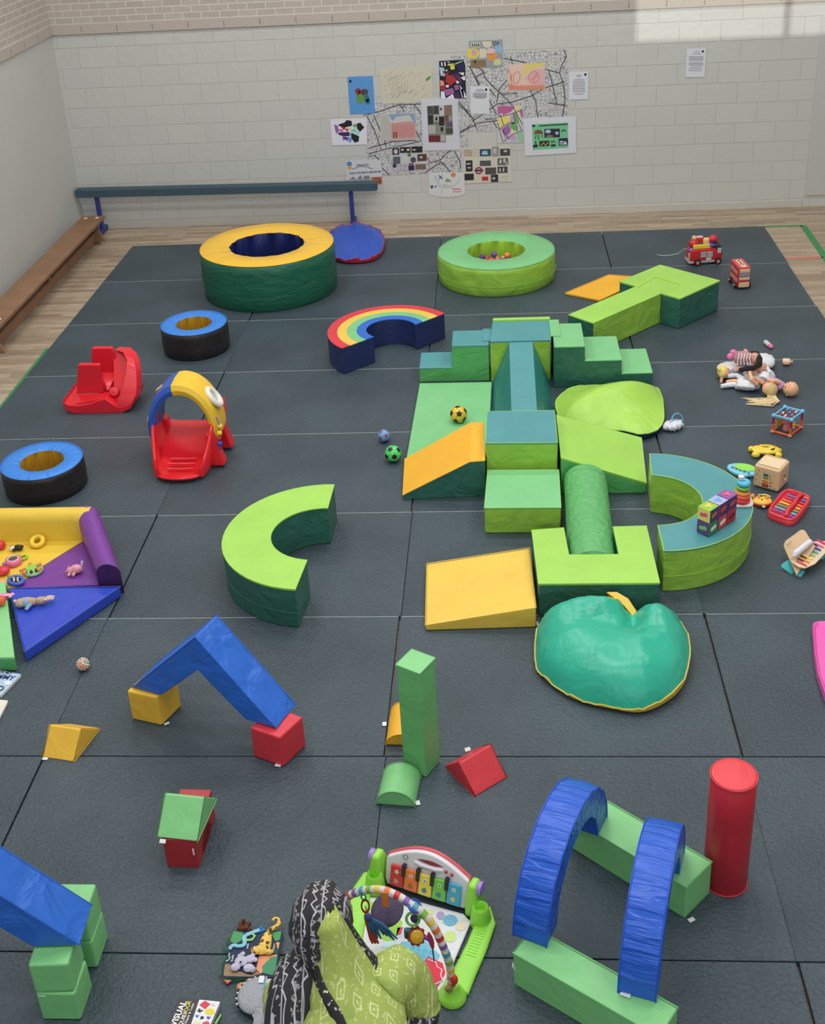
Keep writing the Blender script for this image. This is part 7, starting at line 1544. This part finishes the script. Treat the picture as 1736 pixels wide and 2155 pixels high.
# green shawl from the crown down the back
SEC=[((688,1890,.858),(693,1888,.868),(699,1891,.862)),((662,1935,.83),(696,1918,.875),(720,1915,.84)),((650,1968,.80),(700,1950,.865),(738,1942,.77)),((648,1995,.72),(708,1985,.81),(768,1985,.67)),((655,2022,.67),(716,2022,.755),(806,2030,.60)),((652,2062,.63),(728,2065,.70),(834,2076,.545)),((652,2105,.60),(738,2108,.665),(838,2112,.53)),((655,2155,.55),(746,2155,.62),(842,2150,.50)),((660,2230,.47),(756,2235,.53),(848,2220,.42)),((668,2330,.33),(768,2340,.38),(855,2320,.30)),((675,2420,.2),(775,2430,.24),(862,2400,.18))]
rg=[]
for a,b,c in SEC:
    A1,B1,C1=at(*a),at(*b),at(*c); row=[]
    for i in range(21):
        t=i/20; ctl=2*B1-.5*(A1+C1); p_=A1*(1-t)**2+ctl*2*t*(1-t)+C1*t*t; row.append(p_)
    rg.append(row)
# smooth along the length
R2=[]
for c_ in range(21):
    R2.append(cr([rg[k_][c_] for k_ in range(len(rg))],5))
rows_=[[R2[c_][k_]+Vector((0,0,.006*math.sin(c_*.9+k_*.22)+.004*math.sin(c_*1.9-k_*.15))) for c_ in range(21)] for k_ in range(len(R2[0]))]
mb=MB(); mb.loft(rows_,closed=False); sw=mb.build('shawl',DIA,parent=r,sharp=0)
m_=sw.modifiers.new('th','SOLIDIFY'); m_.thickness=.008; m_.offset=-1
def border(cs,k0,k1_,nm):
    mb=MB(); rr2=[]
    for k_ in range(k0,k1_):
        c0=cs(k_); a=int(c0); f_=c0-a
        def P_(c): c=max(0,min(20,c)); a=min(19,int(c)); f_=c-a; return rows_[k_][a]*(1-f_)+rows_[k_][a+1]*f_+Vector((0,-.002,.006))
        rr2.append([P_(c0-1.5),P_(c0-.5),P_(c0+.5),P_(c0+1.3)])
    mb.loft(rr2,closed=False); o=mb.build(nm,DOTS,parent=sw,sharp=0); m_=o.modifiers.new('th','SOLIDIFY'); m_.thickness=.004
border(lambda k_:19.2,4,50,'patterned_border'); border(lambda k_:1.5+max(0,(k_-22))*.42,22,48,'patterned_border')
# ================================================================ books and plush toys near the sitter
def slab(name,lab,cat,px,z0,h,m_,pages=None,group=None,**k):
    q=[at(u,v,z0+h) for u,v in px]; c=cen(q); c.z=z0; r_=thing(name,lab,cat,c,group)
    MB().prism([(p.x,p.y) for p in q],z0+h-.003,z0+h).build('cover',m_,parent=r_,bevel=.001,seg=2)
    cc=cen(q); qi=[cc+(Vector((p.x,p.y,0))-cc)*.985 for p in q]
    MB().prism([(p.x,p.y) for p in qi],z0+.002,z0+h-.003).build('pages',pages or mat('page_white',(226,222,214),.8),parent=r_)
    return r_
def top(r_,nm,polys,rgb,z,th=.001,lab=None,r__=.6):
    mb=MB()
    for q in polys:
        p=[at(u,v,z) for u,v in q]; mb.loft([[Vector((a.x,a.y,z)) for a in p],[Vector((a.x,a.y,z+th)) for a in p]])
    o=mb.build(nm,pl(rgb,r__),parent=r_)
    if lab: o['label']=lab
    return o
def ttext(r_,body,p0,p1,size,rgb,z,fw=1,nm='lettering'):
    a,b=at(*p0,z),at(*p1,z); d=(b-a); M=Matrix.Translation(Vector(((a.x+b.x)/2,(a.y+b.y)/2,z+.0012)))@Matrix.Rotation(math.atan2(d.y,d.x),4,'Z')
    return text(body,size,pl(rgb,.5),r_,M,nm,.0004,font_w=fw)
def k3(x,y): return (430+x/6.43,1900+y/6.43)
def k8(x,y): return (340+x/12.4,2080+y/12.4)
hb_=.03
cbk=slab('cloth_book','open cloth book with jungle animals, left of the sitting person','book',[k3(395,372),k3(1058,378),k3(955,1005),k3(248,1010)],.0,hb_,pl((44,54,84),.8),cl((60,120,90)))
z=hb_+.0005
top(cbk,'green_leaves',[[k3(*p) for p in ((400,380),(520,400),(545,480),(420,560),(350,520))],[k3(*p) for p in ((900,400),(1045,385),(1020,500),(960,520))]],(70,150,90),z)
top(cbk,'orange_ground',[[k3(*p) for p in ((740,720),(990,700),(900,860),(760,960),(700,900))],[k3(*p) for p in ((985,530),(1020,540),(1000,630),(960,560))]],(226,150,110),z); top(cbk,'green_palm',[[k3(*p) for p in ((900,740),(990,720),(950,990),(790,950),(780,860))]],(60,140,100),z+.0008)
top(cbk,'dark_panel',[[k3(*p) for p in ((910,520),(975,560),(1000,690),(900,690))]],(30,60,60),z); top(cbk,'brown_patch',[[k3(*p) for p in ((280,830),(340,830),(380,900),(640,980),(700,920),(760,960),(640,1000),(260,990))]],(150,120,90),z)
sn=[Vector((at(*k3(x,y),z).x,at(*k3(x,y),z).y,z+.006)) for x,y in ((340,640),(390,590),(480,600),(545,570),(540,480),(590,440),(690,400),(750,380))]
MB().tube(cr(sn,4),.009,8,flat=.6).build('blue_snake_shape',cl((140,200,220)),parent=cbk)
sn=[Vector((at(*k3(x,y),z).x,at(*k3(x,y),z).y,z+.006)) for x,y in ((640,420),(685,460),(650,510),(580,520),(545,480),(580,430))]; MB().tube(sn,.006,8,closed=True,flat=.6).build('green_ring_shape',cl((150,206,120)),parent=cbk)
sn=[Vector((at(*k3(x,y),z).x,at(*k3(x,y),z).y,z+.004)) for x,y in ((345,690),(330,720),(350,760),(320,790),(290,800))]; MB().tube(sn,.003,6).build('green_squiggle',cl((160,220,170)),parent=cbk)
LEO=patmat('leopard_cloth',lambda x,y,z,n:('GREATER_THAN',n,.60),(236,196,96),(90,60,36))
def plush(r_,nm,pts,rs,m_,zz=None,flat=.6):
    P=[at(*k3(x,y),z+.01) for x,y in pts]; return MB().tube(cr([Vector((p.x,p.y,z+.012)) for p in P],4),[rs[min(len(rs)-1,i//4)]+(rs[min(len(rs)-1,i//4+1)]-rs[min(len(rs)-1,i//4)])*(i%4)/4 for i in range((len(pts)-1)*4+1)],12,flat=flat).build(nm,m_,parent=r_)
plush(cbk,'leopard_body',((720,650),(800,620),(830,540),(850,460),(860,410)),[.020,.030,.026,.022,.012],LEO); plush(cbk,'leopard_tail',((860,400),(930,350),(1000,300),(1010,240),(960,215),(920,245)),[.010,.009,.009,.008,.007,.006],LEO,flat=1)
p_=at(*k3(705,655),z+.012); MB().sph(p_+Vector((0,0,.006)),(.024,.020,.014),14).build('leopard_head',LEO,parent=cbk); MB().sph(at(*k3(870,660),z+.012),(.022,.014,.012),12).build('leopard_paw',LEO,parent=cbk)
KO=cl((196,190,210))
for x,y,s_ in ((500,790,.030),(620,760,.024),(420,870,.022),(600,880,.024),(650,900,.016)): MB().sph(at(*k3(x,y),z+.012),(s_,s_*.85,.012),14).build('koala_body',KO,parent=cbk)
for x,y in ((520,690),(655,710),(690,770),(480,720)): MB().sph(at(*k3(x,y),z+.016),(.011,.011,.008),10).build('koala_ear',KO,parent=cbk)
MB().sph(at(*k3(490,800),z+.028),(.005,.004,.004),8).build('koala_nose',pl((30,30,34)),parent=cbk)
FUR=mat('brown_fur',(110,64,40),.9,1,60)
mb=MB(); rd=random.Random(9); c_=at(*k3(560,320),.03)
for i in range(26): mb.sph(c_+Vector((rd.uniform(-.024,.024),rd.uniform(-.018,.02),rd.uniform(-.012,.014))),rd.uniform(.008,.014),7)
mb.build('brown_fur_head',FUR,parent=cbk)
mb=MB()
for x,y in ((730,370),(770,345),(800,375),(760,385)): mb.sph(at(*k3(x,y),.03),.0095,9)
mb.build('blue_paw',cl((60,130,196)),parent=cbk)
for k,rgb in enumerate(((214,60,90),(236,120,60),(240,214,80),(120,200,100))): MB().tube([Vector((at(*k3(265+k*4,1040+k*0),.015).x,at(*k3(265,1045),.015).y,.016)),at(*k3(315,1095-k*14),.012),at(*k3(365-k*5,1050),.016)],.0035,6).build('rainbow_teether',pl(rgb),parent=cbk)
MB().tube([at(*k3(*p),.02) for p in ((330,440),(265,560),(300,650))],.004,6,flat=.5).build('green_ribbon',cl((50,110,80)),parent=cbk); MB().tube([at(*k3(*p),.015) for p in ((285,710),(220,850),(225,985))],.004,6,flat=.5).build('green_ribbon',cl((50,110,80)),parent=cbk)
ttext(cbk,'Koala',k3(375,790),k3(385,715),.014,(220,226,226),z+.001); ttext(cbk,'Leopard',k3(925,655),k3(950,560),.011,(226,230,226),z+.001); ttext(cbk,'Snake',k3(580,620),k3(590,555),.011,(226,230,226),z+.001)
# grey round plush
g0=at(*k3(715,1260),.03); r=thing('plush_toy','round grey plush animal with black and white striped edge, beside the cloth book','soft toy',(g0.x,g0.y,0)); F=Fm((g0.x,g0.y,0))
GP=cl((160,164,172))
MB(F).sph((0,0,.032),(.082,.088,.028),30).build('round_body',GP,parent=r)
for k in range(44):
    if 26<k<32: continue
    a=2*PI*k/44; MB(F).box((.083*math.cos(a),.089*math.sin(a),.028),(.014,.0062,.010),rz=a).build('edge_stripe',pl((236,236,232) if k%2 else (36,36,40),.7),parent=r,bevel=.002)
MB(F).box((.012,.055,.061),(.022,.034,.003)).build('white_label',TAGW,parent=r,bevel=.001); MB(F).cyl((.048,.045,.056),(.048,.045,.060),.015,n=18).build('pale_spot',pl((190,206,224),.6),parent=r)
MB(F).tube([(.035,.03,.066),(.05,-.0,.07),(.08,-.045,.06)],[.007,.012,.016],10).build('blue_arm',cl((96,180,216)),parent=r)
MB(F).tube([(.03,-.07,.04),(.03,-.12,.03),(.015,-.17,.02)],[.030,.026,.018],12,flat=.6).build('trunk',GP,parent=r); MB(F).sph((.07,-.08,.03),(.045,.04,.022),16).build('ear',GP,parent=r)
q0=at(576,2122,.05); r=thing('plush_toy','light blue plush toy with a red and white striped ball, against the person''s left side'.replace("persons","person's"),'soft toy',(q0.x,q0.y,0)); F=Fm((q0.x,q0.y,0))
MB(F).sph((.012,.005,.04),(.04,.055,.035),18).build('blue_body',cl((130,196,226)),parent=r); sb_=MB(F).sph((.005,-.05,.035),.027,18).build('striped_ball',pl((226,90,60),.6),parent=r)
for k in range(5): MB(F@Matrix.Translation((.005,-.05,.035))@Matrix.Rotation(k*PI/5,4,'Z')).torus((0,0,0),.0272,.002,Matrix.Rotation(PI/2,4,'X'),24,5).build('ball_stripe',pl((236,226,220),.6),parent=sb_)
MB(F).sph((.0,.06,.03),(.02,.018,.02),12).build('pink_patch',cl((226,150,170)),parent=r); MB(F).sph((.012,.075,.03),(.018,.016,.02),12).build('green_patch',cl((150,196,100)),parent=r)
t0=at(*k3(560,1110),.015); r=thing('plush_toy','tan fabric paw peeking out between the cloth book and the round grey plush','soft toy',(t0.x,t0.y,0)); MB().sph(t0+Vector((-.015,-.01,0)),(.024,.02,.014),14).build('paw_pad',cl((196,150,110)),parent=r); MB().sph(t0+Vector((.02,.014,0)),(.026,.018,.014),14).build('paw_pad',cl((196,150,110)),parent=r)
# shapes book
vb=[k8(455,265),k8(1532,352),k8(1310,930),k8(1180,1250),k8(60,1250)]
vb=[(376.7,2101.4),(463.6,2108.5),(434,2182),(344,2180)]
hz=.022; bk=slab('picture_book','black and white book of coloured shapes at the bottom edge','book',vb,0,hz,pl((40,36,44),.4))
top(bk,'white_cover_half',[[k8(985,298),k8(1530,353),(433,2181),(393.5,2180.6)]],(232,232,236),hz)
z=hz+.0012
top(bk,'red_diamond',[[k8(1130,325),k8(1275,410),k8(1135,545),k8(985,435)]],(214,62,80),z); top(bk,'yellow_disc',[[k8(1258+130*math.cos(2*PI*i/20),612+85*math.sin(2*PI*i/20)) for i in range(20)]],(226,214,70),z)
top(bk,'black_cross',[[k8(*p) for p in ((965,530),(1010,530),(1010,570),(1080,565),(1075,600),(1020,605),(1020,635),(975,635),(970,605),(925,600),(930,575),(970,570))]],(36,32,40),z)
top(bk,'blue_triangle',[[k8(870,705),k8(985,700),k8(925,775)],[k8(1175,735),k8(1292,745),k8(1225,820),k8(1185,790)]],(60,104,180),z); top(bk,'black_heart',[[k8(*p) for p in ((1020,730),(1080,730),(1110,765),(1080,800),(995,808),(1020,770))]],(36,32,40),z)
top(bk,'red_pentagon',[[k8(1185,855),k8(1248,895),k8(1240,990),k8(1100,990),k8(1060,905)]],(206,50,80),z); top(bk,'pale_star',[[k8(930,850),k8(960,900),k8(1010,900),k8(960,960),k8(850,960),k8(840,890)]],(226,222,170),z); top(bk,'small_mark',[[k8(1290,405),k8(1395,400),k8(1390,465),k8(1295,465)]],(206,206,212),z)
ttext(bk,'VISUAL',k8(310,960),k8(590,360),.036,(236,236,236),z,2.5); ttext(bk,'QUIET',k8(480,1000),k8(640,600),.024,(236,236,236),z,1.5); ttext(bk,'BOOK',k8(620,640),k8(730,370),.022,(236,222,90),z,1.5); ttext(bk,'Shapes & Color',k8(620,930),k8(835,390),.015,(226,226,226),z)
sp=MB()
for k in range(2): pass
top(bk,'green_tab',[[k8(1550,680),k8(1565,720),k8(1430,960),k8(1385,930)]],(130,196,100),.008,.006)
# books at left edge
def k7(x,y): return (x/7.548,1380+y/7.548)
lb_=slab('picture_book','pale blue board book lying at the left edge below the green mat','book',[(-62,1398),(45,1419),(2,1464),(-105,1440)],0,.02,pl((176,200,226),.4))
ttext(lb_,'I LOVE MY',k7(-190,205),k7(250,302),.030,(90,80,120),.021,1); ttext(lb_,'MUMMY',k7(-280,290),k7(275,372),.052,(60,70,130),.021,1.4)
top(lb_,'cloud_print',[[k7(125+60*math.cos(2*PI*i/16),430+35*math.sin(2*PI*i/16)) for i in range(16)]],(224,232,240),.021); 
z=.0225; p0=at(*k7(0,520),z); MB().torus((p0.x,p0.y,z),.020,.003,None,20,5).build('character_outline',pl((40,36,36)),parent=lb_)
slab('picture_book','white board book at the left edge, below the pale blue book','book',[(-90,1462),(17,1474),(-6,1520),(-110,1508)],0,.02,pl((226,222,208),.4))
# ================================================================ toys in the nest
def k6(x,y): return (x/11.97,1120+y/11.97)
hN_=.062
def npos(x,y,z): return at(*k6(x,y),z)
p=npos(1000,225,hN_+.012); r=tag(MB().torus((p.x,p.y-.035,hN_+.035),.038,.0165,Matrix.Rotation(.45,4,'X'),32,12).build('toy_ring',pl((240,206,60),.3)),'thick yellow plastic ring lying on the yellow nest seat','baby toy')
p=npos(400,400,hN_+.02); r=thing('plush_panda','small black and white toy animal on the yellow nest seat','soft toy',(p.x,p.y,hN_)); F=Fm((p.x,p.y,hN_))
MB(F).sph((.014,.006,.02),(.030,.022,.02),14).build('black_body',pl((34,30,32),.7),parent=r); MB(F).sph((-.022,-.004,.018),(.021,.018,.018),14).build('white_head',pl((226,222,214),.7),parent=r)
for x,y in ((-.036,.012),(-.008,-.02),(.035,.02),(.036,-.006)): MB(F).sph((x,y,.018),.011,10).build('black_paw',pl((34,30,32),.7),parent=r)
p=npos(585,630,hN_+.01); r=tag(MB().torus((p.x,p.y,hN_+.010),.025,.008,None,24,10).build('toy_ring',pl((166,206,50),.4)),'small lime plastic ring next to the pink toy mirror','baby toy')
p=npos(340,730,hN_+.02); r=thing('toy_mirror','pink plastic toy mirror on the yellow nest seat','baby toy',(p.x,p.y,hN_)); F=Fm((p.x,p.y,hN_),0,1.22)
MB(F).lathe((0,0,0),[(.001,.002),(.042,.002),(.047,.014),(.043,.03),(.030,.034),(.028,.030),(.001,.030)],28).build('mirror_frame',pl((226,110,150),.3),parent=r,sharp=60); MB(F).cyl((0,0,.029),(0,0,.0315),.026,n=24).build('mirror_glass',mat('mirror_dull',(120,110,104),.1,metal=.6),parent=r)
part(MB(F).torus((0,0,.033),.028,.0028,None,28,6).build('white_rim',pl((236,226,226)),parent=r),'white rim'); MB(F).box((-.035,-.03,.015),(.03,.025,.02),rz=.6).build('purple_hinge',pl((120,100,170)),parent=r,bevel=.005)
p=npos(800,950,hN_+.015); r=thing('animal_rattle','green and orange cloth animal rattle on the nest, right of the pile','baby toy',(p.x,p.y,hN_)); F=Fm((p.x,p.y,hN_),.5,1.25)
MB(F).lathe((.006,-.004,0),[(.001,.002),(.050,.002),(.053,.008),(.050,.014),(.001,.012)],28).build('pale_green_ring',pl((150,206,140),.4),parent=r,sharp=60); MB(F).rbox((0,0,.022),(.055,.05,.016),.015).build('green_face',cl((150,206,80)),parent=r,bevel=.004)
for x,y,a in ((-.045,.012,.3),(-.04,-.02,1.2),(.04,.02,.2),(.035,-.028,.9),(.0,.04,1.5)): MB(F).tube([(x-.014*math.cos(a),y-.014*math.sin(a),.02),(x+.014*math.cos(a),y+.014*math.sin(a),.02)],.009,8).build('orange_leg',cl((226,150,90)),parent=r)
for k in range(4): MB(F).box((-.02+.013*k,-.032,.02),(.006,.02,.014)).build('striped_fringe',pl((36,34,36) if k%2 else (232,232,226),.7),parent=r,bevel=.002)
p=npos(400,1200,hN_+.02); r=thing('blue_teether','blue plastic toy with black and white beads in its middle, on the nest','baby toy',(p.x,p.y,hN_)); F=Fm((p.x,p.y,hN_),-.6,1.15)
pts=[(.045*math.cos(2*PI*i/20)*(1+.1*math.cos(4*PI*i/20)),.034*math.sin(2*PI*i/20),.014) for i in range(20)]; MB(F).tube(pts,.011,10,closed=True).build('blue_frame',pl((70,104,206),.3),parent=r)
for k in range(9): MB(F).sph((-.018+.018*(k%3),-.012+.012*(k//3),.02),.0075,8).build('bead',pl((232,230,226) if k%2 else (30,30,32),.4),parent=r)
MB(F).tube([(-.03,.01,.02),(-.05,-.02,.02)],.012,8).build('green_grip',pl((96,130,110)),parent=r)
for (x,y,z_,s_,rgb,nm,lab) in ((60,960,.03,(.05,.04,.028),(214,50,66),'red_toy','red plastic toy tray at the left edge, on the nest'),(30,1260,.03,(.035,.04,.02),(226,170,130),'cloth_toy','peach cloth toy at the left edge, below the red tray'),(60,1500,.035,(.022,.018,.018),(140,180,206),'toy_bead','pale blue bead toy at the left edge above the green mat'),(10,260,.05,(.03,.03,.03),(220,60,60),'spiky_ball','red spiky ball toy at the left edge of the yellow nest'),(5,1700,.16,(.03,.025,.03),(236,110,60),'orange_ball','orange spiky toy at the left edge on the green mat'),(110,1320,.03,(.02,.02,.02),(150,176,140),'cloth_toy','small sage green cloth toy below the blue toy')):
    p=npos(x,y,hN_+z_ if z_<.1 else z_); r=thing(nm,lab,'baby toy',(p.x,p.y,hN_ if z_<.1 else .12)); b0=Vector((p.x,p.y,(hN_ if z_<.1 else .12)+s_[2]))
    MB().sph(b0,s_,20).build('body',pl(rgb,.35),parent=r)
    if 'spiky' in lab:
        mb=MB()
        for i in range(50):
            zz=1-2*(i+.5)/50; a=i*2.4; q_=math.sqrt(1-zz*zz); d_=Vector((q_*math.cos(a),q_*math.sin(a),zz)); mb.cyl(b0+d_*s_[0]*.9,b0+d_*s_[0]*1.2,.004,.001,n=6)
        mb.build('spikes',pl(rgb,.4),parent=r)
    else: MB().torus(b0,s_[0]*.7,s_[0]*.14,None,20,6).build('moulded_ring',pl([min(255,c+20) for c in rgb],.4),parent=r)
p=npos(130,1590,.14); r=thing('pink_toy','flat pink teddy-shaped teether with a pale label on the green nest mat','baby toy',(p.x,p.y,.12)); F=Fm((p.x,p.y,.12))
MB(F).sph((0,0,.014),(.045,.028,.013),18).build('body',pl((232,160,196),.4),parent=r)
for x in (-.04,.038): MB(F).sph((x,.018,.014),(.016,.014,.010),12).build('ear',pl((232,160,196),.4),parent=r)
MB(F).box((-.01,-.045,.006),(.02,.04,.003)).build('label',pl((226,190,206),.6),parent=r,bevel=.001); MB(F).box((.0,-.018,.018),(.06,.012,.012)).build('brown_band',pl((110,60,64),.6),parent=r,bevel=.003)
# rabbit and pig plush
p=npos(560,1800,.10); r=thing('plush_rabbit','beige plush rabbit with long ears lying on the blue nest mat','soft toy',(p.x,p.y,.078)); F=Fm((p.x,p.y,.078),.12)
BG=cl((196,164,140)); MB(F).sph((-.005,0,.028),(.040,.034,.028),18).build('rump',BG,parent=r); MB(F).tube([(.0,0,.03),(.04,.004,.03),(.085,.008,.028)],[.030,.030,.020],14).build('body',BG,parent=r)
MB(F).sph((.115,.008,.03),(.036,.026,.024),18).build('head',BG,parent=r); MB(F).sph((.028,-.002,.03),(.030,.0335,.030),16).build('pale_blue_band',cl((130,176,206)),parent=r); MB(F).sph((-.045,.012,.035),.012,10).build('tail',cl((220,206,190)),parent=r)
for y0 in (.022,.0): MB(F).tube([(.135,y0,.035),(.17,y0+.010,.035),(.195,y0+.016,.03)],[.010,.011,.006],8).build('ear',cl((222,196,180)),parent=r)
MB(F).tube([(.06,-.02,.03),(.035,-.06,.016)],[.014,.011],10).build('arm',cl((150,176,196)),parent=r)
ey=MB(F); ey.sph((.14,-.012,.04),.003,8); ey.sph((.148,.02,.045),.003,8); ey.build('eyes',pl((30,26,26)),parent=r)
p=at(156,1200,.09); r=thing('plush_pig','small pale pink plush pig with a white label, on the purple nest seat','soft toy',(p.x,p.y,hN_)); F=Fm((p.x,p.y,hN_))
PKp=cl((226,160,170)); MB(F).sph((.012,.012,.030),(.040,.032,.030),18).build('body',PKp,parent=r); MB(F).sph((-.026,-.004,.028),(.024,.024,.024),16).build('head',PKp,parent=r)
for x,y in ((-.03,-.036),(.0,-.036)): MB(F).tube([(x+.006,-.01,.02),(x,y-.005,.010)],[.012,.010],10).build('leg',PKp,parent=r)
MB(F).torus((.028,-.008,.034),.012,.004,Matrix.Rotation(1.2,4,'X'),18,6).build('curled_tail',cl((206,130,140)),parent=r); MB(F).box((.042,.045,.052),(.014,.004,.036),rz=.2,m=Matrix.Rotation(.25,4,'Y')).build('white_label',TAGW,parent=r,bevel=.001)
for x in (-.04,-.015): MB(F).sph((x,.016,.046),(.007,.006,.009),8).build('ear',PKp,parent=r)
MB(F).sph((-.046,-.014,.024),(.009,.008,.008),10).build('snout',cl((214,140,150)),parent=r)
